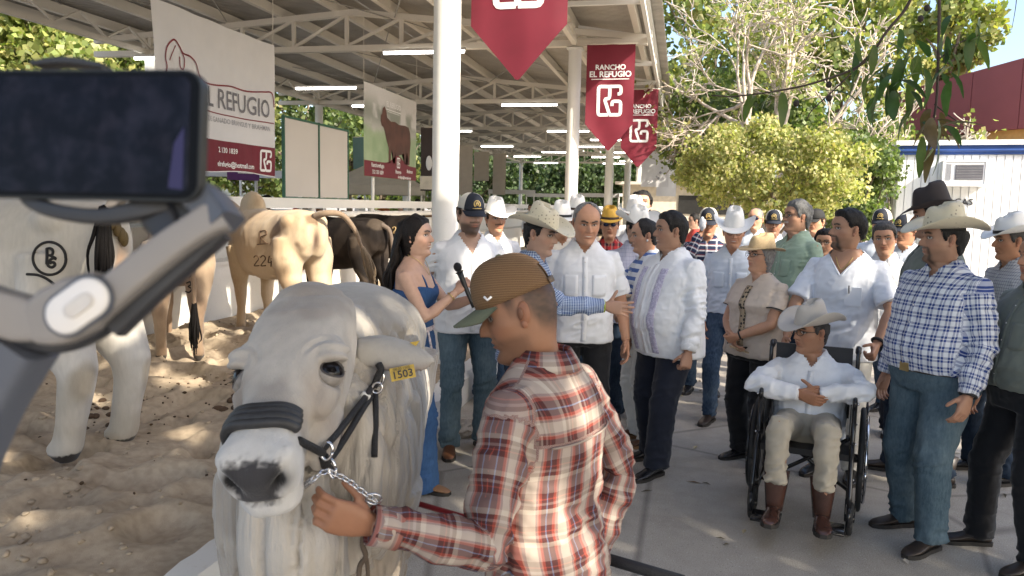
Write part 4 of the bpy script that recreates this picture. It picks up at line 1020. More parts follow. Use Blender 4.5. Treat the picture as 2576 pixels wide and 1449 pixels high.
# ---- hands: built once per pose and fused into one skin
HANDS = {}
def hand(pose, vox=0.0042):
    if pose in HANDS: return HANDS[pose]
    curl = {'relax': (28, 32, 18), 'open': (6, 8, 5), 'flat': (2, 3, 2), 'fist': (72, 85, 50), 'hold': (52, 62, 38), 'pinch': (40, 48, 30), 'spread': (10, 12, 8)}[pose]
    mb = MB()
    # coordinates: x thumb side, y palm side, z towards the fingers
    rings = []
    for z, w, th, yo in ((-0.02, 0.026, 0.02, 0), (0.0, 0.028, 0.02, 0), (0.025, 0.036, 0.019, 0), (0.06, 0.042, 0.016, 0.001), (0.088, 0.041, 0.013, 0.002), (0.096, 0.036, 0.008, 0.002)):
        a = np.linspace(0, 2 * PI, 16, endpoint=False)
        rings.append(np.stack([np.sign(np.cos(a)) * np.abs(np.cos(a)) ** 0.75 * w, np.sign(np.sin(a)) * np.abs(np.sin(a)) ** 0.8 * th + yo, np.full(16, z)], 1))
    mb.loft(rings)
    mb.ell((0.024, 0.012, 0.03), (0.018, 0.013, 0.03), None, 10, 7)
    spread = {'spread': 13, 'open': 7, 'flat': 2}.get(pose, 3)
    for k, (x, L, r) in enumerate(((0.031, 0.072, 0.0088), (0.0105, 0.081, 0.009), (-0.0105, 0.075, 0.0086), (-0.03, 0.06, 0.0076))):
        p = np.array([x, 0.002, 0.078]); pts = [p, np.array([x, 0.001, 0.092])]; th = 0.0
        sp = math.radians(spread * (1.5 - k) * 0.7)
        for s, c in zip((0.46, 0.3, 0.24), curl):
            th += math.radians(c * (0.85 + 0.12 * k)); d = np.array([math.sin(sp) * math.cos(th), math.sin(th), math.cos(sp) * math.cos(th)])
            p = pts[-1] + d * L * s * 0.55; pts.append(p); pts.append(p + d * L * s * 0.45)
        rr = [r * 1.05, r * 1.02] + [r * 1.0, r * 1.06, r * 0.94, r * 0.98, r * 0.86, r * 0.6]
        mb.tube(pts, rr, 10)
    tw = {'fist': (0.3, 0.75, 0.6), 'hold': (0.45, 0.7, 0.55), 'pinch': (0.35, 0.55, 0.75), 'relax': (0.5, 0.35, 0.8), 'open': (0.8, 0.15, 0.6), 'flat': (0.25, 0.1, 0.95), 'spread': (0.95, 0.1, 0.35)}[pose]
    d1 = unit((0.75, 0.25, 0.6)) if pose != 'spread' else unit((0.9, 0.1, 0.4)); d2 = unit(tw)
    p0 = np.array([0.022, 0.008, 0.018]); p1 = p0 + d1 * 0.036; p2 = p1 + d2 * 0.03; p3 = p2 + unit(d2 + np.array([-0.1, 0.1, 0.1])) * 0.024
    mb.tube([p0, p1, (p1 + p2) / 2, p2, (p2 + p3) / 2, p3], [0.014, 0.0115, 0.01, 0.0105, 0.0095, 0.0055], 10)
    V, Q = remesh(mb.verts(), mb.f, vox, 2, 0.4)
    HANDS[pose] = (V, Q); return HANDS[pose]
def place_hand(pose, wrist, fdir, thumb, right):
    V, Q = hand(pose); a = unit(fdir); t = unit(np.asarray(thumb, float) - a * (np.asarray(thumb, float) @ a))
    p = np.cross(t, a) if right else np.cross(a, t)
    W = np.outer(V[:, 0], t) + np.outer(V[:, 1], p) + np.outer(V[:, 2], a) + np.asarray(wrist)
    # palm side must be +y of the prototype for either hand
    return W, (Q if right else Q[:, ::-1])

# ---- head
def tabf(z, T):
    T = np.asarray(T, float); return np.interp(z, T[:, 0], T[:, 1])
HZ = np.concatenate([np.linspace(-0.235, -0.135, 7), np.linspace(-0.127, -0.05, 18), np.linspace(-0.046, 0.04, 24), np.linspace(0.048, 0.1, 9), [0.108, 0.113, 0.1155]])
HW = [(-0.24, 0.064), (-0.19, 0.058), (-0.15, 0.056), (-0.132, 0.05), (-0.122, 0.046), (-0.11, 0.053), (-0.09, 0.06), (-0.06, 0.067), (-0.03, 0.072), (0, 0.0755), (0.03, 0.0765), (0.06, 0.0735), (0.085, 0.062), (0.1, 0.047), (0.108, 0.034), (0.113, 0.02), (0.1155, 0.005)]
HF = [(-0.24, 0.045), (-0.19, 0.043), (-0.15, 0.048), (-0.133, 0.058), (-0.127, 0.074), (-0.118, 0.085), (-0.108, 0.088), (-0.095, 0.085), (-0.085, 0.083), (-0.07, 0.087), (-0.055, 0.089), (-0.04, 0.089), (-0.02, 0.088), (0, 0.088), (0.02, 0.094), (0.04, 0.0935), (0.06, 0.086), (0.08, 0.07), (0.095, 0.05), (0.105, 0.03), (0.113, 0.01), (0.1155, 0.0)]
HB = [(-0.24, 0.072), (-0.19, 0.066), (-0.14, 0.064), (-0.1, 0.068), (-0.06, 0.082), (-0.02, 0.095), (0.02, 0.101), (0.05, 0.096), (0.075, 0.08), (0.095, 0.056), (0.107, 0.034), (0.113, 0.018), (0.1155, 0.005)]
NA = 64
_t = np.linspace(-1, 1, NA, endpoint=False); HA = PI * (0.45 * _t + 0.55 * np.sign(_t) * np.abs(_t) ** 1.9)      # denser at the face
def head_base(jaw=1.0, fat=0.0):
    A, Z = np.meshgrid(HA, HZ); A = A.ravel(); Z = Z.ravel()
    w = tabf(Z, HW) * (1 + fat * 0.12 * gauss(Z + 0.09, 0.07)); f = tabf(Z, HF); b = tabf(Z, HB)
    s, c = np.sin(A), np.cos(A)
    e = np.where(c > 0, 0.86, 0.95); n = 0.92
    x = np.sign(s) * np.abs(s) ** n * w
    y = np.where(c > 0, np.abs(c) ** e * f, -np.abs(c) ** e * b)
    # jaw line: the lower face narrows towards the front
    x = x * (1 - 0.16 * sstep(0.0, 0.07, y) * sstep(-0.03, -0.1, Z) * sstep(-0.2, -0.12, Z))
    return np.stack([x, y, Z], 1), A
def face_shape(P, A, sp):
    x, y, z = P.T; ax = np.abs(x); fr = sstep(0.01, 0.06, y); D = np.zeros_like(P); k = sp.get('nose', 1.0)
    ridge = gauss(x, 0.0085) * sstep(0.018, -0.028, z) * sstep(-0.047, -0.038, z)
    D[:, 1] += fr * (0.027 * k * ridge)
    D[:, 1] += fr * 0.010 * k * gauss(ax - 0.0125, 0.006) * gauss(z + 0.037, 0.008)
    D[:, 1] += fr * -0.013 * gauss(ax - 0.032, 0.016) * gauss(z - 0.002, 0.0115)
    D[:, 1] += fr * 0.006 * gauss(ax - 0.032, 0.0085) * gauss(z - 0.000, 0.006)
    D[:, 1] += fr * 0.0045 * gauss(ax - 0.03, 0.025) * gauss(z - 0.021, 0.007)
    D[:, 1] += fr * -0.006 * gauss(x, 0.01) * gauss(z - 0.012, 0.01)
    D[:, 1] += fr * (0.006 * gauss(ax, 0.022) * gauss(z + 0.0605, 0.0045) + 0.007 * gauss(ax, 0.019) * gauss(z + 0.0735, 0.005) - 0.004 * gauss(ax, 0.024) * gauss(z + 0.067, 0.0025))
    D[:, 1] += fr * -0.004 * gauss(x, 0.03) * gauss(z + 0.086, 0.006) + fr * 0.006 * gauss(x, 0.02) * gauss(z + 0.108, 0.013)
    D[:, 1] += fr * -0.003 * gauss(ax - 0.03 - 0.25 * (-0.045 - z), 0.005) * sstep(-0.035, -0.045, z) * sstep(-0.085, -0.07, z)
    D[:, 0] += np.sign(x) * (0.0045 * gauss(z + 0.025, 0.018) * gauss(y - 0.05, 0.025))
    if sp.get('smile'):
        D[:, 1] += fr * 0.005 * gauss(ax - 0.042, 0.014) * gauss(z + 0.045, 0.016)
    return P + D
def face_colour(P0, sp):
    """The skin's own colours: lips, brows, eyes, shaved or grown beard; plus shade painted into folds, nostrils and lip line."""
    x, y, z = P0.T; ax = np.abs(x); fr = sstep(0.02, 0.05, y); sk = np.array(sp['skin']); C = np.tile(sk, (len(x), 1))
    def mixc(m_, c):
        nonlocal C; m_ = np.clip(m_, 0, 1)[:, None]; C = C * (1 - m_) + np.array(c) * m_
    mixc(0.3 * fr * gauss(ax - 0.027 - 0.3 * (-0.04 - z), 0.003) * sstep(-0.036, -0.045, z) * sstep(-0.075, -0.06, z), sk * 0.5); mixc(0.25 * fr * gauss(ax - 0.03, 0.016) * gauss(z + 0.013, 0.005), sk * 0.6)  # shade of the cheek folds and under the eyes, painted into the skin
    mixc(0.35 * fr * gauss(ax - 0.045, 0.02) * gauss(z + 0.035, 0.022), sk * [1.05, 0.75, 0.7])
    mixc(0.3 * fr * gauss(x, 0.013) * gauss(z + 0.033, 0.012), sk * [1.05, 0.75, 0.7])
    bd = sp.get('beard', 0); bc = np.array(sp.get('beardc', (0.02, 0.015, 0.012)))
    if bd:
        low = sstep(-0.045, -0.07, z) * sstep(-0.15, -0.12, z) * sstep(-0.02, 0.01, y)
        mu = gauss(z + 0.0505, 0.006) * (ax < 0.034) * fr
        go = np.maximum(mu, (gauss(x, 0.024) * sstep(-0.083, -0.09, z) + gauss(ax - 0.033, 0.008) * sstep(-0.045, -0.055, z)) * sstep(-0.15, -0.125, z) * fr)
        if bd == 'full': mixc(0.8 * np.maximum(low * (1 - 0.75 * gauss(ax, 0.026) * gauss(z + 0.066, 0.01)), mu), bc)
        elif bd == 'stubble': mixc(0.38 * np.maximum(low, mu), bc)
        elif bd == 'goatee': mixc(0.25 * low, bc); mixc(0.85 * go, bc)
        elif bd == 'mustache': mixc(0.9 * mu, bc)
    mo = gauss(ax, 0.022) ** 1.0 * (gauss(z + 0.0605, 0.0042) + gauss(z + 0.0735, 0.005)) * fr * (ax < 0.026)
    mixc(np.clip(mo, 0, 1) * 0.75, sp.get('lip', sk * [0.95, 0.52, 0.5]))
    if sp.get('smile'): mixc(gauss(ax, 0.016) * gauss(z + 0.0675, 0.0034) * fr * 1.3, (0.7, 0.66, 0.6))
    else: mixc(gauss(ax, 0.022) * gauss(z + 0.067, 0.0018) * fr, sk * 0.25)
    mixc(fr * gauss(ax - 0.007, 0.0035) * gauss(z + 0.0435, 0.0025), sk * 0.25)
    by = 0.0225 + 0.004 * gauss(ax - 0.035, 0.012) - sp.get('frown', 0) * 0.004 * gauss(ax - 0.015, 0.01)
    mixc(1.5 * sstep(0.008, 0.014, ax) * sstep(0.057, 0.046, ax) * gauss(z - by, 0.0048) * fr, sp.get('brow', (0.02, 0.014, 0.01)))
    ex = ax - 0.032; el = np.sqrt((ex / 0.0145) ** 2 + ((z - 0.0005) / (0.0068 * sp.get('eyeopen', 1))) ** 2)
    mixc(fr * sstep(1.6, 1.05, el) * 0.85, sk * 0.28)
    mixc(fr * sstep(1.0, 0.8, el), (0.62, 0.58, 0.54))
    gx = sp.get('gaze', 0.0) * 0.006
    mixc(fr * sstep(1.0, 0.85, el) * sstep(0.0068, 0.0052, np.sqrt((np.where(x > 0, x - 0.032, x + 0.032) - gx) ** 2 + (z - 0.001) ** 2)), (0.025, 0.014, 0.01))
    mixc(fr * gauss(ex, 0.016) * gauss(z - 0.0075, 0.0025) * 1.0, sk * 0.12)
    ha = sp.get('scalp', 0)
    if ha:
        m_ = hair_mask(P0, sp.get('hairline', 'normal')); g_ = (sstep(-0.012, 0.055, m_) if sp.get('fade') else sstep(-0.004, 0.006, m_)) * (0.92 + 0.12 * noise(P0 * [1, 1, 0.5], 260)); mixc(g_ * ha, sp['hairc'])
    return np.clip(C, 0.003, 0.9)
HL = {'normal': [(0, 0.07), (25, 0.072), (42, 0.068), (58, 0.045), (68, 0.0), (78, -0.03), (84, -0.005), (92, 0.016), (103, 0.012), (112, -0.03), (125, -0.07), (150, -0.088), (180, -0.09)],
      'high': [(0, 0.088), (25, 0.098), (42, 0.088), (58, 0.055), (68, 0.0), (78, -0.03), (84, -0.005), (92, 0.016), (103, 0.012), (112, -0.03), (125, -0.07), (150, -0.085), (180, -0.088)],
      'bald': [(0, 0.125), (40, 0.122), (60, 0.07), (70, 0.02), (80, -0.01), (92, 0.016), (103, 0.012), (115, -0.03), (130, -0.07), (180, -0.085)],
      'long': [(0, 0.075), (25, 0.07), (42, 0.06), (58, 0.03), (68, 0.0), (75, -0.04), (84, -0.05), (92, -0.06), (103, -0.09), (115, -0.12), (130, -0.14), (180, -0.15)],
      'fade': [(0, 0.074), (25, 0.076), (42, 0.07), (58, 0.05), (68, 0.02), (78, 0.0), (84, 0.01), (92, 0.02), (103, 0.015), (112, -0.0), (125, -0.03), (150, -0.06), (180, -0.07)]}
def hair_mask(P, line):
    az = np.degrees(np.abs(np.arctan2(P[:, 0], P[:, 1]))); T = HL[line]
    lz = np.interp(az, [t[0] for t in T], [t[1] for t in T]); return P[:, 2] - lz
HEADF = [(i * NA + j, i * NA + (j + 1) % NA, (i + 1) * NA + (j + 1) % NA, (i + 1) * NA + j) for i in range(len(HZ) - 1) for j in range(NA)]
def head_mesh(sp):
    P0, A = head_base(fat=sp.get('fat', 0)); P = face_shape(P0, A, sp); C = face_colour(P0, sp)
    F = [(a, d, c, b) for a, b, c, d in HEADF]; k = len(HZ) - 1
    F.append(tuple(k * NA + j for j in range(NA - 1, -1, -1)))
    V = [P]; cols = [C]; n = len(P); F = [tuple(f) for f in F]
    for s in (-1, 1):                                        # ears
        R = rotz(s * 0.35) @ rotx(0.2)
        for c, r, tone in (((s * 0.077, -0.012, -0.008), (0.0075, 0.017, 0.031), 0.95), ((s * 0.083, -0.004, -0.006), (0.004, 0.008, 0.016), 0.55), ((s * 0.077, -0.006, -0.034), (0.006, 0.009, 0.011), 1.0)):
            v, f = ellipsoid(c, r, R, 12, 8); V.append(v); F += [tuple(i + n for i in q) for q in f]; n += len(v)
            cols.append(np.tile(np.array(sp['skin']) * [1.0, 0.88, 0.85] * tone, (len(v), 1)))
    return np.vstack(V), F, np.vstack(cols), P0, P
def place_head(V, sp):
    """Head coordinates to body coordinates: turns above the neck only."""
    yaw, pit, rol = (math.radians(a) for a in sp.get('turn', (0, 0, 0)))
    R = rotz(yaw) @ rotx(pit) @ roty(rol); V = np.asarray(V, float)
    piv = np.array([0, -0.02, -0.135]); w = sstep(-0.225, -0.12, V[:, 2])[:, None]
    W = (V - piv) @ R.T + piv
    hs = sp.get('hs', 1.05); return (V * (1 - w) + W * w) * hs + np.array([0, 0.018 + sp['lean'] * 0.7, 1.636 + (hs - 1) * 0.1]) + sp['shift']

M_SKIN = vcol('skin', 0.48, 0.06, 40, 0.08, 220, 0.4)
_hm = {}
def hair_mat(c):
    key = 'hair_%d_%d_%d' % tuple(int(255 * x) for x in c)
    if key in _hm: return _hm[key]
    t = NT('hair'); co = t.coord(None, (1, 1, 0.25)); n = t.noise(co, 160, 3, 0.7)
    t.base(t.ramp(n, [(0.3, tuple(np.array(c) * 0.55)), (0.7, tuple(np.minimum(np.array(c) * 1.6, 0.9)))])); t.set(Roughness=0.6); t.b.inputs['Specular IOR Level'].default_value = 0.25; t.bump(n, 0.8, 0.006)
    _hm[key] = t.m; return t.m
def hair_part(sp, root):
    P0, A = head_base(); Pf = P0; m_ = hair_mask(P0, sp.get('hairline', 'normal')); th = sp.get('hairth', 0.012)
    k = sstep(-0.008, 0.02, m_); N = P0 - np.array([0, 0, 0.0]); N = N / np.linalg.norm(N, axis=1, keepdims=True)
    amp = th * k * (1 + 0.35 * fbm(P0 * [1, 1, 0.5], 55, 2, sp.get('seed', 0))) - 0.003 * (1 - k)
    amp = amp * (1 + sp.get('quiff', 0) * sstep(0.02, 0.08, P0[:, 1]) * sstep(0.05, 0.09, P0[:, 2]))
    if sp.get('hat'): amp = np.where(P0[:, 2] > 0.035, np.minimum(amp, 0.003), amp)
    P = Pf + N * amp[:, None]
    nz = len(HZ); F = []
    for f in HEADF:
        if all(m_[i] > -0.012 for i in f): F.append((f[0], f[3], f[2], f[1]))
    k_ = nz - 1; F.append(tuple(k_ * NA + j for j in range(NA - 1, -1, -1)))
    used = sorted({i for f in F for i in f}); ix = {u: i for i, u in enumerate(used)}
    V = place_head(P[used], sp); F = [tuple(ix[i] for i in f) for f in F]
    return mk('hair', V, F, hair_mat(sp['hairc']), root)

# ---- hats (built in head coordinates)
def cowboy_hat(root, sp, m_hat, m_band, hgt=0.115, brim=0.105, curl=0.075, z0=0.052, tilt=-6, crease=0.03, small=1.0, slope=0.82, dip=0.02):
    a = np.linspace(0, 2 * PI, 40, endpoint=False); bx, by = 0.084 * small, 0.104 * small
    rings = []; zs = [0.0, 0.02, 0.045, 0.07, 0.09, 0.104, 0.113, 0.116]; ss = [1.0, 0.985, 0.96, 0.925, 0.89, 0.83, 0.7, 0.5]
    for z, s in zip(zs, ss):
        s2 = 1 - (1 - s) * (1 if s > 0.85 else 1); zz = z * hgt / 0.116
        k = 1 - (1 - slope) * z / 0.116
        R = np.stack([np.sin(a) * bx * s2 * k, np.cos(a) * by * s2 * (0.5 + 0.5 * k), np.full(40, zz)], 1)
        up = sstep(0.5, 1.0, z / 0.116)
        R[:, 2] += up * (0.012 * (np.cos(a) < 0) - 0.006 * np.cos(a)) - up * 0.0
        pinch = up * gauss(np.abs(np.sin(a)) - 0.7, 0.28) * (np.cos(a) > 0.2); R[:, 0] *= 1 - 0.22 * pinch; R[:, 2] -= 0.008 * pinch
        rings.append(R)
    for s, dz in ((0.38, 0.35), (0.22, 0.85), (0.08, 1.0)):
        R = np.stack([np.sin(a) * bx * s * slope, np.cos(a) * by * max(s, 0.05) * 1.6 * (0.5 + 0.5 * slope), np.full(40, hgt)], 1)
        R[:, 1] = np.clip(R[:, 1], -by * 0.62, by * 0.62); R[:, 2] -= crease * dz * (1 - 0.4 * np.abs(np.cos(a))); rings.append(R)
    top, fs = loft(rings, False); n = len(top); fs.append(tuple((len(rings) - 1) * 40 + j for j in range(40)))
    # brim: two sheets, joined at the edge
    br = []
    for side in (0, 1):
        for t in (np.linspace(0, 1, 9) if side == 0 else np.linspace(1, 0, 9)):
            ex = bx + (brim * 0.92) * t; ey = by + brim * 0.8 * t
            z = curl * (np.abs(np.sin(a)) ** 2.2) * t ** 1.7 - dip * (np.abs(np.cos(a)) ** 2) * t ** 1.5 - (0.0032 if side == 0 else 0)
            x = np.sin(a) * ex * (1 - 0.16 * t * t * np.sin(a) ** 2 * (curl / 0.075)); br.append(np.stack([x, np.cos(a) * ey, z], 1))
    bv, bf = loft(br, False)
    R = rotx(math.radians(tilt)); off = np.array([0, -0.004, z0])
    V = np.vstack([top, bv]) @ R.T + off; F = fs + [tuple(i + n for i in f) for f in bf]
    hat = mk('hat', place_head(V, sp), F, m_hat, root)
    if m_band is not None:
        rb = []
        for z, g in ((0.002, 1.015), (0.022, 1.0)): rb.append(np.stack([np.sin(a) * (bx * g + 0.0015), np.cos(a) * (by * g + 0.0015), np.full(40, z)], 1))
        v, f = loft(rb, False); mk('hat_band', place_head(v @ R.T + off, sp), f, m_band, hat)
    return hat
def cap(root, sp, m_front, m_back, m_bill, logo=None, z0=0.035, tilt=-8, high=0.1, m_logo2=None, strap=False):
    nu, nv = 44, 12; a = np.linspace(0, 2 * PI, nu, endpoint=False); V = []; F = []; mi = []
    for i in range(nv):
        t = i / (nv - 1) * PI / 2; r = math.cos(t) ** 0.75; z = high * math.sin(t) ** 0.95
        rf = np.where(np.cos(a) > 0, 0.104 + 0.004 * math.sin(t * 2), 0.106)
        V.append(np.stack([np.sin(a) * 0.084 * r, np.cos(a) * rf * r, z + 0.006 * np.cos(a) * math.sin(2 * t)], 1))
    V = np.vstack(V)
    for i in range(nv - 1):
        for j in range(nu):
            aa = abs((a[j] + PI) % (2 * PI) - PI); hole = strap and i < 4 and abs(aa - PI) < 0.42 and i >= 1
            if hole: continue
            F.append((i * nu + j, (i + 1) * nu + j, (i + 1) * nu + (j + 1) % nu, i * nu + (j + 1) % nu)); mi.append(0 if aa < 0.95 else 1)
    F.append(tuple((nv - 1) * nu + j for j in range(nu - 1, -1, -1))); mi.append(1)
    R = rotx(math.radians(tilt)); off = np.array([0, 0.002, z0])
    hat = mk('cap', place_head(V @ R.T + off, sp), F, [m_front, m_back], root, True, mi)
    sd = hat.modifiers.new('s', 'SOLIDIFY'); sd.thickness = 0.003; sd.offset = -1
    rings = []
    for side in (0, 1):
        for t in (np.linspace(0, 1, 7) if side == 0 else np.linspace(1, 0, 7)):
            b = np.linspace(-1.15, 1.15, 21); L = 0.07 * np.cos(b * 0.78) ** 0.55
            x = np.sin(b) * (0.082 - 0.006 * t); y = np.cos(b) * 0.103 + L * t; z = -0.018 * t - 0.012 * (np.abs(np.sin(b)) ** 2) - 0.004 * t * np.abs(np.sin(b)) + (0 if side == 0 else 0.004)
            rings.append(np.stack([x, y, z + 0.002], 1))
    v, f = loft(rings, False, closed=False); mk('bill', place_head(v @ R.T + off, sp), f, m_bill, hat)
    mb = MB(); mb.ell((0, 0, high), (0.008, 0.008, 0.004), None, 10, 6); mk('button', place_head(mb.verts() @ R.T + off, sp), mb.f, m_bill, hat)
    if logo is not None:
        # embroidered round badge: ring, bull-horn curve and the bars under it
        mb = MB()
        def on(x, z):
            t = math.asin(min(z / high, 0.99)); r = math.cos(t) ** 0.75; xx = x / (0.084 * r); return np.array([x, 0.105 * r * math.sqrt(max(1 - xx * xx, 0)) + 0.005, z])
        ring = [on(0.021 * math.sin(q), 0.046 + 0.021 * math.cos(q)) for q in np.linspace(-2.3, 2.3, 18)]; mb.tube(ring, 0.0032, 5)
        mb.tube([on(-0.013, 0.032), on(-0.007, 0.05), on(0, 0.062), on(0.007, 0.05), on(0.013, 0.032)], 0.003, 5)
        mb.tube([on(-0.007, 0.045), on(0, 0.041), on(0.007, 0.045)], 0.0026, 5); mb.tube([on(-0.012, 0.056), on(0, 0.051), on(0.012, 0.056)], 0.0024, 5)
        mb.tube([on(-0.03, 0.02), on(-0.01, 0.021), on(0.01, 0.021), on(0.03, 0.02)], 0.0024, 5)
        mk('logo', place_head(mb.verts() @ R.T + off, sp), mb.f, logo, hat)
    if strap:
        b = np.linspace(PI - 0.46, PI + 0.46, 9)
        rr = [np.stack([np.sin(b) * 0.0865, np.cos(b) * 0.1085, np.full(9, z)], 1) for z in (0.0, 0.016)]
        v, f = loft(rr, False, closed=False); o = mk('strap', place_head(v @ R.T + off, sp), f, m_logo2, hat); sd = o.modifiers.new('s', 'SOLIDIFY'); sd.thickness = 0.003
    return hat
M_DARKF = mat('dark_frames', (0.015, 0.013, 0.013), 0.3); M_LENS = None
def glasses(root, sp, dark=False, tint=(0.01, 0.015, 0.05)):
    mb = MB()
    for s in (-1, 1):
        q = np.linspace(0, 2 * PI, 17); P = [(s * 0.033 + 0.0215 * np.cos(t) * (1 + 0.08 * abs(math.sin(t))), 0.104 - 0.012 * abs(np.cos(t)) * (np.cos(t) * s > 0), 0.0 + 0.0165 * math.sin(t)) for t in q]
        mb.tube(P, 0.0019, 5); mb.tube([(s * 0.054, 0.093, 0.006), (s * 0.075, 0.05, 0.006), (s * 0.08, -0.01, 0.003)], 0.0018, 5)
    mb.tube([(-0.012, 0.106, 0.003), (0, 0.111, 0.005), (0.012, 0.106, 0.003)], 0.0018, 5)
    g = mk('glasses', place_head(mb.verts(), sp), mb.f, M_DARKF, root)
    if dark:
        mb = MB()
        for s in (-1, 1): mb.ell((s * 0.033, 0.1, 0), (0.0215, 0.004, 0.0165), rotz(-s * 0.25), 14, 6)
        t = _MC.get('sunglass') or mat('sunglass', tint, 0.08); _MC['sunglass'] = t
        mk('lens', place_head(mb.verts(), sp), mb.f, t, g)
    return g

# ---- cloth materials driven by the garment's own pattern coordinates
def cloth(name, col, rough=0.75, var=0.06, weave=600, bump=0.12):
    if name in _MC: return _MC[name]
    t = NT(name); co = t.coord('pc'); n = t.noise(t.coord(), 9, 3); c = np.array(col)
    t.base(t.ramp(n, [(0.3, tuple(c * (1 - var))), (0.7, tuple(np.minimum(c * (1 + var), 0.9)))])); t.set(Roughness=rough)
    t.b.inputs['Specular IOR Level'].default_value = 0.2; t.b.inputs['Sheen Weight'].default_value = 0.15
    t.bump(t.noise(t.coord(), weave, 2), bump, 0.001); _MC[name] = t.m; return t.m
def plaid(name, vb, hb, pv, ph, mixf=0.5, rough=0.75, bump=0.1):
    """vb, hb: (start, colour) bands over one repeat of pv, ph metres."""
    if name in _MC: return _MC[name]
    t = NT(name); s = t.sep(t.coord('pc')); out = []
    wob = t.noise(t.coord(), 7, 2)
    for k, (b, p) in enumerate(((vb, pv), (hb, ph))):
        f = t.math('FRACT', t.math('MULTIPLY', t.math('ADD', s[k], 50.0 + 0.013 * k), 1.0 / p)); out.append(t.ramp(f, b, 'CONSTANT'))
    c = t.mix(mixf, out[0], out[1]) if hb is not None else out[0]
    n = t.noise(t.coord(), 12, 3); c = t.mix(1.0, c, t.ramp(n, [(0.3, (0.9,) * 3), (0.7, (1.05,) * 3)]), 'MULTIPLY')
    t.base(c); t.set(Roughness=rough); t.b.inputs['Specular IOR Level'].default_value = 0.2
    t.bump(t.noise(t.coord(), 500, 2), bump, 0.001); _MC[name] = t.m; return t.m
def denim(name, col, fade=(0.2, 0.28, 0.38), amt=0.5):
    if name in _MC: return _MC[name]
    t = NT(name); n = t.noise(t.coord(), 3.2, 4, 0.6); n2 = t.noise(t.coord(None, (1, 1, 0.3)), 90, 3, 0.7)
    c = t.mix(t.ramp(n, [(0.42, (0, 0, 0)), (0.75, (amt,) * 3)]), col, fade); c = t.mix(0.25, c, t.ramp(n2, [(0.3, tuple(np.array(col) * 0.5)), (0.7, fade)]))
    t.base(c); t.set(Roughness=0.85); t.b.inputs['Specular IOR Level'].default_value = 0.15; t.bump(n2, 0.2, 0.002); _MC[name] = t.m; return t.m
M_SOLE = mat('dark_sole', (0.02, 0.017, 0.015), 0.7); M_BTN = mat('shirt_button', (0.75, 0.73, 0.7), 0.3)
M_LBROWN = mat('brown_leather', (0.11, 0.045, 0.02), 0.35, var=0.2, vscale=14); M_LBLACK = mat('black_leather', (0.013, 0.013, 0.015), 0.25, var=0.2)
M_LDARK = mat('dark_brown_leather', (0.035, 0.025, 0.02), 0.4, var=0.25, vscale=14); M_OX = mat('oxblood_leather', (0.06, 0.028, 0.021), 0.22, var=0.3, vscale=9)

# ---- torso sections: z, half width, front, back
TOR = [(0.74, 0.166, 0.110, 0.120), (0.90, 0.170, 0.114, 0.126), (1.0, 0.165, 0.116, 0.106), (1.1, 0.161, 0.114, 0.094), (1.2, 0.166, 0.118, 0.102), (1.3, 0.179, 0.124, 0.118), (1.37, 0.180, 0.110, 0.118), (1.415, 0.160, 0.085, 0.106), (1.45, 0.118, 0.062, 0.088), (1.485, 0.078, 0.05, 0.074), (1.515, 0.064, 0.046, 0.066)]
TORF = [(0.74, 0.176, 0.112, 0.12), (0.90, 0.182, 0.114, 0.132), (1.0, 0.166, 0.108, 0.106), (1.1, 0.145, 0.1, 0.09), (1.2, 0.15, 0.108, 0.094), (1.27, 0.16, 0.138, 0.104), (1.36, 0.165, 0.112, 0.106), (1.42, 0.158, 0.08, 0.1), (1.455, 0.118, 0.058, 0.084), (1.485, 0.072, 0.045, 0.068), (1.515, 0.054, 0.042, 0.06)]
def torso_ring(z, sp, grow=0.0, n=36):
    T = np.array(TORF if sp.get('fem') else TOR); w = np.interp(z, T[:, 0], T[:, 1]); f = np.interp(z, T[:, 0], T[:, 2]); b = np.interp(z, T[:, 0], T[:, 3])
    g = sp.get('girth', 1.0); k = 1 + (g - 1) * (1.0 if z < 1.3 else max(0.25, 1 - (z - 1.3) / 0.2)); w *= k; f *= k; b *= k
    f += sp.get('belly', 0) * math.exp(-((z - 1.06) / 0.17) ** 2); w += sp.get('belly', 0) * 0.3 * math.exp(-((z - 1.04) / 0.16) ** 2)
    a = np.linspace(0, 2 * PI, n, endpoint=False); s, c = np.sin(a), np.cos(a); e = 0.82
    x = np.sign(s) * np.abs(s) ** e * (w + grow); y = np.where(c > 0, np.abs(c) ** e * (f + grow), -np.abs(c) ** e * (b + grow))
    return np.stack([x, y + lean_y(z, sp), np.full(n, z)], 1) + sp['shift'] * (1.0 if sp.get('seated') else float(sstep(0.9, 1.3, z)))
def lean_y(z, sp): return sp['lean'] * np.clip((np.asarray(z) - 0.95) / 0.55, 0, 1.3) ** 1.2 * 0.7
def front_pt(x, z, sp, grow):
    R = torso_ring(z, sp, grow, 96); m_ = R[:, 1] > np.mean(R[:, 1]) - 0.02; o = np.argsort(R[m_][:, 0]); return np.array([x, np.interp(x, R[m_][o, 0], R[m_][o, 1]), R[0, 2]])
def ridge(P, f, off=0.0): return 1 - 2.2 * np.abs(noise(P, f, off))
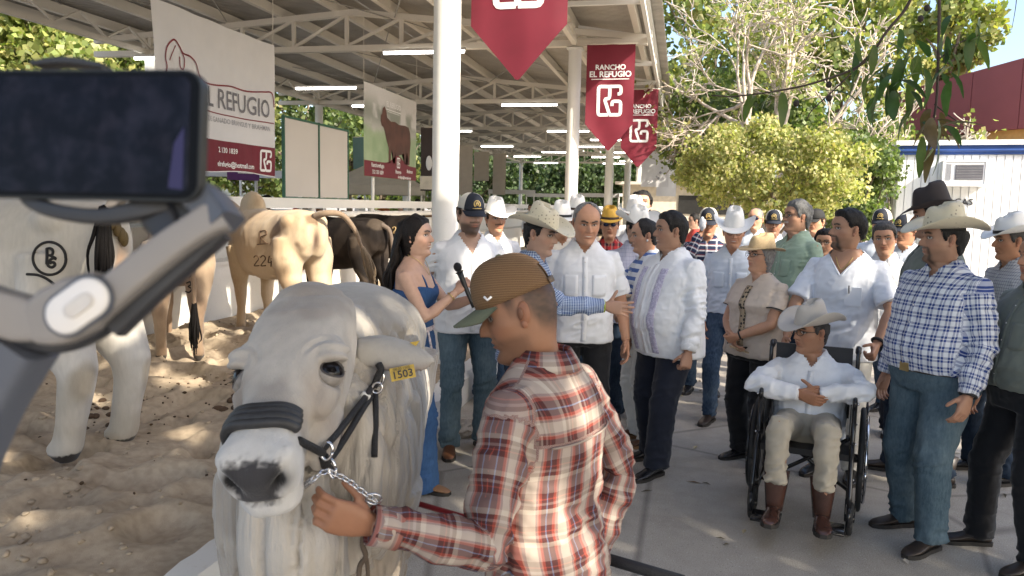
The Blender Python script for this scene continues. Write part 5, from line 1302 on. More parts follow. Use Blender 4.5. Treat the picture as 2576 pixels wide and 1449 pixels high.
def folds(v, q, amp, sp, seed, arms=None, pc=None, leg=False):
    """Creases: along-limb rings, hanging folds on the body, bunching at joints."""
    N = vnormals(v, q); s = seed * 3.7
    if pc is None: pc = np.stack([v[:, 0], v[:, 2], v[:, 1]], 1)
    limb = pc[:, 0] > 0.2 if not leg else np.ones(len(v), bool)
    u, w = pc[:, 0], pc[:, 1]; k3 = np.sign(v[:, 1])
    body = 0.55 * ridge(np.stack([u * 1.0 + 0.35 * w, w * 0.28, k3 * 3], 1), 13, s) + 0.5 * ridge(np.stack([u * 0.45 - 0.5 * w, w + 0.3 * u, k3 * 5], 1), 11, s + 4) + 0.3 * ridge(v * [1, 1, 1.2], 27, s + 8)
    lim = 0.65 * ridge(v * [0.6, 0.6, 1.0] + np.stack([w * 0.25, 0 * w, 0.35 * v[:, 0]], 1), 17, s + 2) + 0.4 * ridge(v * [1, 1, 0.5], 14, s + 6) + 0.25 * ridge(v, 34, s + 1)
    f = np.where(limb, lim, body); k = np.full(len(v), 0.42)
    for J, r, a_ in (arms or []):
        d = np.linalg.norm(v - J, axis=1); g_ = gauss(d, r); k += a_ * g_
        f = f * (1 - g_) + g_ * (0.8 * ridge(v * [0.7, 0.7, 1.5] + np.stack([0 * u, 0 * u, 0.5 * v[:, 0]], 1), 19, s + 3) + 0.3 * f)
    return v + N * (amp * k * (f - 0.15))[:, None]
def limb_coords(v, chains, base):
    """Pattern coordinates: wrapped width and height on the body, round and along on limbs."""
    out = base.copy(); best = np.full(len(v), 1.0)
    for pts, r in chains:
        acc = 0.0
        for i in range(len(pts) - 1):
            a, b = np.asarray(pts[i]), np.asarray(pts[i + 1]); d = b - a; L = np.linalg.norm(d); d = d / L
            t = np.clip((v - a) @ d, -0.0, L); p = a + np.outer(t, d); e = v - p; dist = np.linalg.norm(e, axis=1) / r
            side = unit(np.cross(d, [0, 1.0, 0.3])); u = np.arcsin(np.clip((e @ side) / np.maximum(np.linalg.norm(e, axis=1), 1e-6), -1, 1)) * r
            m_ = (dist < best) & (t > (0.03 if i == 0 else -1)); best = np.where(m_, dist, best)
            out[m_, 0] = u[m_] + 0.37; out[m_, 1] = acc + t[m_]; acc += L
    return out
def mkc(name, v, q, m_, root, pc): return mkq(name, v, q, m_, root, True, None, pc)
def band(name, root, pts, w, t, m_, up):
    mb = MB()
    for i in range(len(pts) - 1): mb.beam(pts[i], pts[i + 1], w, t, up=up)
    return mb.build(name, m_, root, False)

def person(loc, face, H=1.75, label='', group=None, **sp):
    """A standing (or seated) figure. face: angle of the way it faces, 0 towards the camera, 90 to picture right."""
    sp.setdefault('skin', (0.36, 0.2, 0.13)); sp.setdefault('lean', 0.0); sp['shift'] = np.array(sp.get('shift', (0, 0, 0)), float)
    loc = np.asarray(loc, float); c = unit([-loc[0], -loc[1], 0]); r = np.array([-c[1], c[0], 0]); r = r if r @ CR > 0 else -r
    a = math.radians(face); fd = math.cos(a) * c + math.sin(a) * r
    root = tag(empty('person', loc, math.atan2(-fd[0], fd[1]), H / 1.75), label, 'person', group)
    seed = sp.get('seed', int(abs(loc[0] * 100 + loc[1] * 37)) % 97); sp['seed'] = seed; lo = sp.get('lo', False)
    vx = 0.015 if lo else 0.0085; shf = sp['shift']; ly = lambda z: float(lean_y(z, sp))
    fem = sp.get('fem', False); g = sp.get('girth', 1.0); sw = (0.160 if fem else 0.182) * (1 + (g - 1) * 0.45) * sp.get('shw', 1.0)
    # joints; right arm is +x
    J = {}
    for s, key in ((1, 'R'), (-1, 'L')):
        S = np.array([s * sw, ly(1.4) - 0.008, 1.392]) + shf + np.array(sp.get('sh' + key, (0, 0, 0)))
        h = np.array(sp.get('hand' + key, (s * 0.27 * (1 + (g - 1) * 0.6), 0.05, 0.82)), float)
        E, W = bend_pts(S, h, 0.295 * sp.get('arml', {}).get(key, 1), 0.265 * sp.get('arml', {}).get(key, 1), sp.get('elb' + key, (s * 0.35, -1.0, -0.2))); J[key] = (S, E, W)
    feet = {'R': np.array(sp.get('footR', (0.11, 0.0, 0))), 'L': np.array(sp.get('footL', (-0.11, 0.0, 0)))}
    hipz = sp.get('hipz', 0.92); legs = {}
    for s, key in ((1, 'R'), (-1, 'L')):
        Hj = np.array([s * 0.092 * (0.6 + 0.4 * g), 0.0, hipz]); A_ = feet[key] + np.array([0, -0.03, 0.1])
        K, A_ = bend_pts(Hj, A_, 0.43, 0.41, sp.get('knee' + key, (s * 0.12, 1, 0))); legs[key] = (Hj, K, A_)
    # ---------------- body: one skin
    mb = MB()
    core = [torso_ring(z, sp, -0.016 if z < 1.25 else (-0.004 if z < 1.4 else 0.0) + sp.get('coreg', 0.0), 24) for z in (0.86, 0.95, 1.05, 1.2, 1.3, 1.38, 1.42, 1.45, 1.49, 1.515) if not sp.get('seated') or z + shf[2] > sp['hipz'] - 0.03]; mb.loft(core)
    for key in 'RL':
        S, E, W = J[key]; ar = 0.88 if fem else 1.0; ar *= (1 + (g - 1) * 0.5)
        mb.tube([S * 0.6 + (np.array([0, ly(1.4), 1.4]) + shf) * 0.4, S, S + (E - S) * 0.3, S + (E - S) * 0.7, E, E + (W - E) * 0.25, E + (W - E) * 0.6, W], np.array([0.05, 0.056, 0.052, 0.045, 0.041, 0.044, 0.036, 0.0275]) * ar, 14)
        Hj, K, A_ = legs[key]; mb.tube([Hj, (Hj + K) / 2, K, (K + A_) / 2, A_], [0.08, 0.07, 0.054, 0.052, 0.038], 12)
    v, q = remesh(mb.verts(), mb.f, 0.016 if lo else 0.0125, 3)
    V = [v]; F = [q]; Cc = [np.tile(np.array(sp['skin']), (len(v), 1))]; n = len(v)
    for key, right in (('R', True), ('L', False)):
        S, E, W = J[key]; d = unit(W - E); hd = np.array(sp.get('hdir' + key, d), float); th = np.array(sp.get('thumb' + key, (0, 1, 0.1)), float)
        hv, hq = place_hand(sp.get('pose' + key, 'relax'), W, hd, th, right)
        hsc = 0.9 if fem else 1.0; hv = (hv - W) * hsc + W
        V.append(hv); F.append(hq + n); n += len(hv); Cc.append(np.tile(np.array(sp['skin']) * [0.95, 0.9, 0.88], (len(hv), 1)))
    hv, hf, hc, P0, Pf = head_mesh(sp); hv = place_head(hv, sp)
    Fl = [tuple(map(int, f)) for f in np.vstack(F)] + [tuple(i + n for i in f) for f in hf]
    V.append(hv); Cc.append(hc)
    mk('body', np.vstack(V), Fl, M_SKIN, root, True, None, np.vstack(Cc))
    if sp.get('hairc') is not None and sp.get('hair', True): hair_part(sp, root)
    # ---------------- trousers
    bm = sp['bottom']; lr = sp.get('legr', 1.0) * (1 + (g - 1) * 0.7); mb = MB()
    if sp.get('hipz', 0.92) > 0.8:
        zt = sp.get('waist', 1.03)
        mb.loft([torso_ring(z, sp, -0.004 if z > 0.98 else 0.008, 32) for z in (0.835, 0.87, 0.92, 0.98, zt)])
    else:
        mb.ell((0, -0.02, hipz), (0.17, 0.16, 0.12), None, 20, 12)
    ac = []
    for key in 'RL':
        Hj, K, A_ = legs[key]; hem = A_ + np.array([0, 0.01, sp.get('hem', -0.045)])
        d1 = K - Hj; d2 = hem - K
        fl = sp.get('flare', 0.0)
        mb.tube([Hj + [0, 0, 0.02], Hj + d1 * 0.25, Hj + d1 * 0.6, K, K + d2 * 0.3, K + d2 * 0.65, K + d2 * 0.93, hem], np.array([0.098, 0.097, 0.082, 0.071, 0.068 + fl * 0.2, 0.063 + fl * 0.55, 0.062 + fl, 0.063 + fl]) * lr, 20)
        ac += [(K, 0.12, 0.9), (hem, 0.16, 1.3), (Hj + [0, 0.08, -0.03], 0.1, 0.5)]
    v, q = remesh(mb.verts(), mb.f, vx * 1.15, 3)
    v = folds(v, q, 0.011, sp, seed + 5, ac, None, True)
    pc = np.stack([v[:, 0], v[:, 2], v[:, 1]], 1); pants = mkc('trousers', v, q, bm, root, pc)
    # ---------------- shoes
    sm = sp.get('shoe', M_LBLACK); boot = sp.get('boot', True)
    for s, key in ((1, 'R'), (-1, 'L')):
        A_ = legs[key][2]; ft = feet[key]; yaw = math.radians(sp.get('toe' + key, -s * 12)); tilt = math.radians(sp.get('toetilt', 0)); mb = MB()
        rings = []; nn = 18; aa = np.linspace(0, 2 * PI, nn, endpoint=False)
        for y, w, h in ((-0.085, 0.02, 0.055), (-0.078, 0.032, 0.07), (-0.04, 0.037, 0.085), (0.0, 0.038, 0.088), (0.04, 0.039, 0.075), (0.09, 0.044, 0.055), (0.13, 0.045, 0.046), (0.165, 0.037, 0.038), (0.19, 0.022, 0.028), (0.197, 0.009, 0.018)):
            R = np.stack([np.cos(aa) * w, np.full(nn, y), 0.018 + (h - 0.018) * (0.5 + 0.5 * np.sin(aa))], 1); R[:, 2] = np.maximum(R[:, 2], 0.02); rings.append(R)
        mb.loft(rings)
        if boot: mb.tube([(0, -0.025, 0.05), (0, -0.03, 0.11), (0, -0.035, 0.19)] + ([(0, -0.045, 0.27)] if sp.get('seated') else []), [0.045, 0.052, 0.062] + ([0.07] if sp.get('seated') else []), 16)
        R3 = rotz(yaw) @ rotx(tilt); v = mb.verts() @ R3.T + ft
        o = mk('shoe', v, mb.f, sm, root); rs = []
        for z in (0.0, 0.022):
            yy = np.array([-0.092, -0.08, -0.03, 0.03, 0.09, 0.135, 0.17, 0.197]); ww = np.array([0.02, 0.035, 0.038, 0.037, 0.047, 0.047, 0.038, 0.018])
            P = np.concatenate([np.stack([ww, yy], 1), np.stack([-ww[::-1], yy[::-1]], 1)]); rs.append(np.column_stack([P, np.full(len(P), z)]))
        v, f = loft(rs); mk('sole', v @ R3.T + ft, f, sp.get('solem', M_SOLE), o, False)
    # ---------------- top
    tm = sp.get('top')
    if tm is not None:
        gr = sp.get('loose', 0.012); hz = sp.get('hemz', 0.84); mb = MB()
        zs = [z for z in (hz, hz + 0.03, 0.93, 1.0, 1.07, 1.14, 1.2, 1.27, 1.33, 1.38, 1.42, 1.455, 1.483, 1.505) if z >= hz]
        rg = []
        for z in sorted(set(zs)):
            R = torso_ring(z, sp, gr + 0.012 * max(0, (1.0 - z) / 0.2) * sp.get('hemflare', 1.0), 40)
            if sp.get('tuck') and z < hz + 0.05: R[:, :2] *= 1.0
            rg.append(R)
        mb.loft(rg); ac = []; ch = []
        sl = sp.get('sleeve', 1.0); srs = 0.94 * sp.get('sleever', 1.0) * (1 + (g - 1) * 0.4) * (0.9 if fem else 1)
        for key in 'RL':
            S, E, W = J[key]; inn = S * 0.45 + (np.array([0, ly(1.4) - 0.008, 1.405]) + shf) * 0.55
            if sl >= 1:
                Wc = W - unit(W - E) * 0.012
                P = [inn, S, S + (E - S) * 0.3, S + (E - S) * 0.75, E, E + (Wc - E) * 0.3, E + (Wc - E) * 0.75, E + (Wc - E) * 0.86, Wc]
                rr = np.array([0.058, 0.0635, 0.063, 0.057, 0.054, 0.054, 0.047, 0.041, 0.0415]) * srs; ac += [(E, 0.13, 1.2), (S + (E - S) * 0.5, 0.1, 0.5), (Wc - unit(W - E) * 0.07, 0.07, 0.9), (S + [0, 0, -0.08], 0.09, 0.5)]
            else:
                end = S + (E - S) * sl if sl <= 0.99 else E
                P = [inn, S, S + (end - S) * 0.4, end]; rr = np.array([0.058, 0.064, 0.068, 0.071 + sp.get('sflare', 0)]) * srs; ac += [(S + [0, 0, -0.08], 0.1, 0.6)]
            mb.tube(P, rr, 20); ch.append(([S] + ([E, W] if sl >= 1 else [E]), 0.085 * srs))
        ac += [(np.array([0, 0.1 + sp.get('belly', 0), 1.02]), 0.16, 0.45), (np.array([0, -0.1, 1.05]), 0.17, 0.6)]
        v, q = remesh(mb.verts(), mb.f, vx, 2)
        w0 = 0.18 * g; bx = np.stack([w0 * np.arcsin(np.clip(v[:, 0] / (w0 * 1.04), -1, 1)), v[:, 2], v[:, 1]], 1)
        yk = sp.get('yoke')
        pc = limb_coords(v, ch, bx)
        v = folds(v, q, sp.get('fold', 0.0135), sp, seed, ac, pc)
        fm = v[:, 1] > lean_y(v[:, 2], sp) + 0.03 + shf[1]; fv = v[fm & (np.abs(v[:, 0]) < 0.2)]
        def surf(x, z, e=0.002):
            z = z + (shf[2] if sp.get('seated') else 0)
            d2 = (fv[:, 0] - x) ** 2 + (fv[:, 2] - z) ** 2; i = np.argsort(d2)[:6]; w_ = 1 / (d2[i] + 1e-5)
            return np.array([x, (fv[i, 1] * w_).sum() / w_.sum() + e, z])
        if yk is not None:                                    # yoke cut across the back on the turned cloth
            m_ = (v[:, 1] < 0.0 + ly(1.4)) & (v[:, 2] > yk) & (np.abs(v[:, 0]) < sw * 0.98); t_ = pc[m_].copy(); pc[m_, 0] = v[m_, 2] * 1.15 + 0.11; pc[m_, 1] = t_[:, 0] + 0.2
        zo = sp.get('vz', 1.425) + (shf[2] if sp.get('seated') else 0); so = sp.get('vslope', 1.3)
        cut = (v[:, 1] > lean_y(v[:, 2], sp) + shf[1] + 0.0) & (v[:, 2] > zo + np.abs(v[:, 0]) * so); q = q[~cut[q].all(1)]
        sh = mkc('shirt', v, q, tm, root, pc)
        if sp.get('collar', True):
            # folded collar, open at the throat
            a0 = sp.get('copen', 0.42); aa = np.linspace(a0, 2 * PI - a0, 40); rows = []; fat = sp.get('fat', 0)
            cw = 0.064 if fem else 0.071
            for k, (rx, ry, z, fl) in enumerate(((cw - 0.002, 0.066, 1.475, 0), (cw - 0.004, 0.066, 1.523, 0), (cw + 0.004, 0.073, 1.528, 0), (cw + 0.022, 0.094, 1.493, 1), (cw + 0.028, 0.1, 1.474, 1))):
                s, c_ = np.sin(aa), np.cos(aa); fr = sstep(0.3, 1.0, c_)
                zz = z - 0.042 * fr - (0.03 * fr if fl else 0); yy = c_ * ry - 0.012 + 0.012 * fr * fl
                rows.append(np.stack([s * rx * (1 - 0.1 * fr * (1 - fl)) * (1 + 0.02 * fl), yy, zz], 1))
            vv, ff = loft(rows, False, closed=False); vv[:, 1] += lean_y(vv[:, 2], sp); vv += shf
            pcx = np.stack([np.tile(aa * 0.075, 5), vv[:, 2], vv[:, 1]], 1)
            o = mk('collar', vv, ff, sp.get('collarm', tm), root, True, vec=pcx); sd = o.modifiers.new('s', 'SOLIDIFY'); sd.thickness = 0.0035
        if sp.get('placket', True):
            zz = np.linspace(hz + 0.015, sp.get('vz', 1.425) - 0.012, 40); P = zz
            vv = np.vstack([[surf(-0.016, z) for z in zz], [surf(0.016, z) for z in zz]]); k = len(P); ff = [(i, k + i, k + i + 1, i + 1) for i in range(k - 1)]
            o = mk('placket', vv, ff, sp.get('placketm', tm), sh, True, vec=np.stack([vv[:, 0], vv[:, 2], vv[:, 1]], 1)); sd = o.modifiers.new('s', 'SOLIDIFY'); sd.thickness = 0.003; sd.offset = 0
            if not lo:
                for z in np.arange(hz + 0.07, sp.get('vz', 1.425) - 0.03, 0.09):
                    mb = MB(); mb.ell(surf(0, z, 0.004), (0.0048, 0.002, 0.0048), None, 8, 5); mb.build('button', sp.get('btn', M_BTN), sh)
        if sp.get('pockets'):
            for s in sp['pockets']:
                zz = np.linspace(1.17, 1.30, 8); xs = np.linspace(0.045, 0.135, 6) * s; vv = np.array([surf(x, z - 0.012 * (1 - abs(abs(x) - 0.09) / 0.045) * (z < 1.18), 0.002) for z in zz for x in xs])
                ff = [(i * 6 + j, i * 6 + j + 1, i * 6 + 7 + j, i * 6 + 6 + j) for i in range(7) for j in range(5)]
                o = mk('pocket', vv, ff, tm, sh, True, vec=np.stack([vv[:, 0], vv[:, 2], vv[:, 1]], 1)); sd = o.modifiers.new('s', 'SOLIDIFY'); sd.thickness = 0.003; sd.offset = 0
    if sp.get('belt'):
        zt = sp.get('beltz', 0.985); R = [torso_ring(z, sp, 0.014, 40) for z in (zt, zt + 0.04)]; v, f = loft(R, False); b = mk('belt', v, f, sp['belt'], pants)
        if sp.get('buckle'):
            mb = MB(); p_ = front_pt(0, zt + 0.02, sp, 0.02); mb.box(p_, (0.055, 0.008, 0.045)); mb.build('buckle', sp['buckle'], b, False)
    sp['J'] = J; sp['root'] = root; sp['H'] = H
    if sp.get('gl'): glasses(root, sp, sp['gl'] == 'dark')
    if sp.get('hat'): sp['hat'](root, sp)
    return root, sp
def at(u, d, v=850):
    """Ground point under pixel column u (at height v) at depth d."""
    p = px(u, v, d); return (p[0], p[1], 0.0)

# ================================================================== THE CROWD
M_WSH = cloth('white_shirt_cotton', (0.76, 0.77, 0.79)); M_BSH = cloth('pale_blue_shirt', (0.62, 0.68, 0.76)); M_GRN = cloth('sage_green_shirt', (0.30, 0.40, 0.30))
M_OLV = cloth('olive_grey_shirt', (0.10, 0.12, 0.11)); M_GRY = cloth('grey_green_shirt', (0.15, 0.165, 0.14)); M_BGE = cloth('beige_linen', (0.55, 0.46, 0.38)); M_SCR = cloth('white_scrubs', (0.72, 0.75, 0.82))
M_NAVY = cloth('navy_trouser_cloth', (0.012, 0.015, 0.026)); M_BLKT = cloth('black_trouser_cloth', (0.011, 0.011, 0.013)); M_KHA = cloth('khaki_trouser_cloth', (0.40, 0.36, 0.29)); M_WTR = cloth('white_trousers', (0.66, 0.65, 0.62))
M_DEN = denim('blue_denim', (0.025, 0.05, 0.10)); M_DEN2 = denim('faded_denim', (0.06, 0.10, 0.13), (0.22, 0.29, 0.33), 0.6); M_DEN3 = denim('dark_denim', (0.012, 0.02, 0.036), (0.05, 0.08, 0.13), 0.4); M_DENW = denim('bright_denim', (0.03, 0.075, 0.19), (0.07, 0.15, 0.31), 0.5)
W_ = (0.72, 0.74, 0.78)
P_BLUE = plaid('blue_white_check', [(0, W_), (0.42, (0.03, 0.06, 0.24)), (0.63, W_), (0.74, (0.02, 0.05, 0.2)), (0.96, W_)], [(0, W_), (0.42, (0.03, 0.06, 0.24)), (0.63, W_), (0.74, (0.02, 0.05, 0.2)), (0.96, W_)], 0.052, 0.052)
P_FINE = plaid('fine_blue_check', [(0, (0.5, 0.58, 0.72)), (0.5, (0.05, 0.1, 0.26))], [(0, (0.5, 0.58, 0.72)), (0.5, (0.05, 0.1, 0.26))], 0.014, 0.014)
P_LITE = plaid('pale_lilac_check', [(0, (0.6, 0.6, 0.72)), (0.7, (0.3, 0.32, 0.5)), (0.8, (0.6, 0.6, 0.72))], [(0, (0.6, 0.6, 0.72)), (0.7, (0.32, 0.33, 0.5)), (0.82, (0.6, 0.6, 0.72))], 0.03, 0.03)
P_RED = plaid('red_black_plaid', [(0, (0.45, 0.03, 0.03)), (0.5, (0.04, 0.02, 0.03)), (0.8, (0.5, 0.3, 0.25))], [(0, (0.4, 0.03, 0.03)), (0.55, (0.03, 0.02, 0.03))], 0.06, 0.06)
P_STR = plaid('blue_white_stripes', [(0, W_), (0.9, W_)], [(0, W_), (0.5, (0.1, 0.17, 0.42)), (0.95, W_)], 0.05, 0.062, 1.0)
P_NAVS = plaid('navy_white_print', [(0, (0.02, 0.03, 0.07)), (0.5, W_), (0.7, (0.02, 0.03, 0.07))], [(0, (0.02, 0.03, 0.07)), (0.6, W_), (0.85, (0.3, 0.05, 0.05))], 0.09, 0.05, 0.6)
P_FLOR = plaid('small_floral', [(0, (0.5, 0.5, 0.52)), (0.5, (0.12, 0.13, 0.18)), (0.75, (0.55, 0.55, 0.56))], [(0, (0.5, 0.5, 0.52)), (0.4, (0.1, 0.11, 0.16)), (0.6, (0.5, 0.5, 0.5))], 0.016, 0.021)
M_STRAW = mat('cream_straw_weave', (0.62, 0.56, 0.42), 0.7, var=0.1, vscale=40, bump=0.6, bscale=300); M_STRAW2 = mat('tan_straw_weave', (0.50, 0.37, 0.21), 0.75, var=0.12, vscale=40, bump=0.7, bscale=260)
M_WHAT = mat('white_felt', (0.78, 0.77, 0.74), 0.8, var=0.03); M_FELT = mat('silver_belly_felt', (0.52, 0.47, 0.41), 0.85, var=0.05); M_DFELT = mat('dark_brown_felt', (0.032, 0.025, 0.026), 0.8, var=0.1); M_YEL = mat('yellow_straw', (0.62, 0.36, 0.05), 0.7, var=0.1, vscale=30)
M_BAND = mat('brown_hat_band', (0.05, 0.03, 0.02), 0.7); M_BANDW = mat('white_hat_cord', (0.7, 0.68, 0.62), 0.6); M_BANDB = mat('black_hat_band', (0.012, 0.012, 0.014), 0.6)
M_CAPN = mat('navy_cap_cloth', (0.012, 0.016, 0.028), 0.8); M_MESHW = mat('white_cap_mesh', (0.6, 0.57, 0.5), 0.8, bump=0.8, bscale=400); M_GOLD = mat('gold_thread', (0.5, 0.36, 0.12), 0.5); M_CAPK = mat('black_cap_cloth', (0.013, 0.013, 0.014), 0.8)
M_TANL = mat('tan_leather', (0.25, 0.13, 0.06), 0.4, var=0.2); M_METAL = mat('polished_metal', (0.6, 0.58, 0.54), 0.25, 1.0); M_GILT = mat('gilt_metal', (0.6, 0.45, 0.2), 0.3, 1.0)
def vent_straw():
    """Straw with the punched vent holes of a summer hat crown."""
    t = NT('vented_straw_weave'); co = t.coord(); n = t.noise(co, 300, 2); v = t.n('ShaderNodeTexVoronoi'); v.inputs['Scale'].default_value = 46; v.inputs['Randomness'].default_value = 0.35; t.l(co, v.inputs['Vector'])
    hole = t.ramp(v.outputs['Distance'], [(0.0, (1, 1, 1)), (0.2, (1, 1, 1)), (0.26, (0, 0, 0))]); m_ = t.ramp(t.noise(co, 8, 1), [(0.48, (0, 0, 0)), (0.54, (1, 1, 1))])
    t.base(t.mix(t.mix(1.0, hole, m_, 'MULTIPLY'), (0.62, 0.56, 0.42), (0.3, 0.26, 0.2))); t.set(Roughness=0.7); t.bump(n, 0.5, 0.002); return t.m
M_VSTRAW = vent_straw()
NAVYCAP = lambda r, s: cap(r, s, M_CAPN, M_MESHW, M_CAPN, M_GOLD)
def hatf(m_, b=None, **k): return lambda r, s: cowboy_hat(r, s, m_, b, **k)
def tint(k, r=1.0): return tuple(np.array((0.46, 0.285, 0.205)) * k * np.array([1, r, r * r]))
BLK = (0.011, 0.010, 0.010); BRN = (0.03, 0.018, 0.011); GREY = (0.2, 0.19, 0.185); DGREY = (0.06, 0.056, 0.053)
def wrist(sp, key, m_, name, r=0.031, back=0.02, w=0.0045, face=None, scale=1.0):
    S, E, W = sp['J'][key]; d = unit(W - E); c = W - d * back; x = unit(np.cross(d, [0.3, 0.2, 1])); y = np.cross(d, x)
    mb = MB(); mb.tube([c + (x * math.cos(a) + y * math.sin(a)) * r for a in np.linspace(0, 2 * PI, 15)], w, 6); o = mb.build(name, m_, sp['root'])
    if face is not None:
        mb = MB(); mb.ell(c + face[0] * r, (0.017, 0.017, 0.017), None, 10, 6); mb.build('watch_face', face[1], o)
    return o
def necklace(sp, m_, z=1.40, r=0.0035, x=0.075, name='necklace', y=0.105, top=1.52):
    ly = float(lean_y(1.45, sp)); P = bez([(-x * 0.9, -0.02 + ly, top), (-x * 0.75, 0.06 + ly, (top + z) / 2 + 0.02), (0, y + ly, z), (x * 0.75, 0.06 + ly, (top + z) / 2 + 0.02), (x * 0.9, -0.02 + ly, top)], 6)
    mb = MB(); mb.tube(P, r, 6); return mb.build(name, m_, sp['root'])
def hand_world(sp, key, along=0.08):
    S, E, W = sp['J'][key]; k = sp['H'] / 1.75; a = sp['root'].rotation_euler[2]
    p = W + unit(sp.get('hdir' + key, W - E)) * along; return rotz(a) @ (p * k) + np.array(sp['root'].location)

# --- woman with the microphone
def woman_mic():
    root, sp = person(at(1040, 4.75), 72, 1.66, 'woman in blue denim jumpsuit with long dark hair speaking into a microphone', fem=True, skin=tint(1.15), hairc=(0.012, 0.009, 0.008), hairline='long', hairth=0.014, smile=1, lip=(0.3, 0.06, 0.06),
        bottom=M_DENW, flare=0.055, legr=1.02, hem=-0.075, waist=1.06, handR=(0.05, 0.30, 1.30), elbR=(0.4, -0.5, -1), poseR='hold', hdirR=(-0.25, 0.55, 0.6), thumbR=(-0.4, -0.2, 0.8), handL=(-0.06, 0.42, 1.26), elbL=(-0.4, -0.3, -1), poseL='open', hdirL=(0.0, 0.55, 0.75), thumbL=(0.2, -0.6, 0.5),
        shoe=M_TANL, boot=False, turn=(-4, 2, 0), footR=(0.09, 0.1, 0.0), footL=(-0.09, -0.1, 0), top=None, seed=4, girth=1.06)
    # fitted bodice with thin straps
    mb = MB(); mb.loft([torso_ring(z, sp, 0.009, 40) for z in (1.04, 1.1, 1.16, 1.22, 1.27, 1.305)]); v, q = remesh(mb.verts(), mb.f, 0.0085, 3)
    v[:, 2] += np.where(v[:, 2] > 1.28, 0.02 * np.abs(v[:, 0]) / 0.12 * (v[:, 1] > 0), 0); v = folds(v, q, 0.006, sp, 8); mkq('bodice', v, q, M_DENW, root, True)
    for s in (-1, 1):
        mb = MB(); mb.tube(bez([(s * 0.085, 0.125, 1.30), (s * 0.088, 0.09, 1.38), (s * 0.085, 0.02, 1.445), (s * 0.08, -0.07, 1.41), (s * 0.075, -0.105, 1.31)], 5), 0.006, 6); mb.build('strap', M_DENW, root)
    # long hair down the back
    rr = np.random.default_rng(3); mb = MB()
    for k in range(70):
        a = rr.uniform(-1.25, 1.25); x0 = 0.075 * math.sin(a); y0 = -0.03 - 0.06 * math.cos(a); P = bez([(x0 * 0.8, y0, 1.70 + rr.uniform(-0.02, 0.02)), (x0 * 1.15, y0 - 0.03, 1.6), (x0 * 1.25 + rr.normal(0, 0.01), -0.115 + rr.normal(0, 0.012), 1.48), (x0 * 1.3 + rr.normal(0, 0.02), -0.135 + rr.normal(0, 0.015), 1.36), (x0 * 1.15 + rr.normal(0, 0.025), -0.13 + rr.normal(0, 0.02), 1.22 + rr.uniform(-0.07, 0.06))], 5)
        mb.tube(P, np.linspace(0.016, 0.005, len(P)), 6)
    mb.build('long_hair', hair_mat((0.012, 0.009, 0.008)), root)
    mb = MB(); R = [torso_ring(z, sp, 0.014, 40) for z in (1.035, 1.065)]; v, f = loft(R, False); b = mk('belt', v, f, mat('printed_scarf', (0.45, 0.4, 0.42), 0.7, var=0.6, vscale=60), root)
    mb = MB(); p0 = front_pt(0.10, 1.04, sp, 0.03); mb.tube(bez([p0, p0 + [0.02, 0.03, -0.12], p0 + [0.02, 0.03, -0.24]], 5), 0.008, 6); mb.tube([p0 + np.array([0.02, 0.03, -0.31]) + 0.045 * np.array([0, 0.45 * math.sin(a), 1.4 * math.cos(a)]) for a in np.linspace(0, 2 * PI, 13)], 0.007, 6); mb.build('scarf_end', mat('printed_scarf', (0.45, 0.4, 0.42)), b)
    wrist(sp, 'R', M_GILT, 'bracelet', 0.03, 0.05); necklace(sp, M_GILT, 1.39, 0.002)
    # microphone: a thing held in the hand
    p = hand_world(sp, 'R', 0.065); up = px(1112, 632, 4.6) - px(1150, 728, 4.6); up = unit(up); p = p + unit([-p[0], -p[1], 0]) * 0.012
    mic = tag(empty('microphone', p), 'black handheld microphone held up by the woman in denim', 'microphone')
    M_MIC = mat('black_mic_body', (0.012, 0.012, 0.013), 0.35)
    mb = MB(); mb.tube([up * -0.15, up * -0.1, up * 0.04, up * 0.075], [0.011, 0.012, 0.0165, 0.02], 14); mb.build('handle', M_MIC, mic)
    mb = MB(); mb.tube([up * 0.074, up * 0.082], [0.025, 0.025], 16); mb.build('ring', M_DARKF, mic)
    mb = MB(); mb.ell(up * 0.108, (0.025, 0.025, 0.03), np.stack([unit(np.cross(up, [0, 1, 0])), np.cross(up, unit(np.cross(up, [0, 1, 0]))), up], 1), 14, 10); mb.build('grille', mat('mic_grille', (0.02, 0.02, 0.022), 0.4, 0.6, bump=1.0, bscale=700), mic)
woman_mic()
WR, WS = person(at(1175, 5.5), 12, 1.80, 'bearded man in dark badge cap and open white shirt beside the microphone woman', skin=tint(1.0), hairc=BRN, beard='full', beardc=(0.03, 0.018, 0.012), top=M_WSH, bottom=M_DEN2, girth=1.12, belly=0.04, hemz=0.84, loose=0.02, handR=(0.17, -0.14, 0.92), handL=(-0.17, -0.14, 0.92), elbR=(1, -0.6, 0), elbL=(-1, -0.6, 0), shoe=M_LBROWN, turn=(10, -4, 0), hat=NAVYCAP, placketm=M_WSH, footR=(0.13, 0.08, 0), footL=(-0.12, 0, 0), seed=11, frown=1, vz=1.36, vslope=1.6, coreg=0.01)
person(at(1240, 6.9), 20, 1.74, 'man in white straw hat and white shirt half hidden by the bearded man', skin=tint(1.0, 0.85), hairc=BRN, beard='mustache', top=M_WSH, bottom=M_DEN, hat=hatf(M_WHAT, M_BANDW, brim=0.115, curl=0.06), lo=True, girth=1.05)
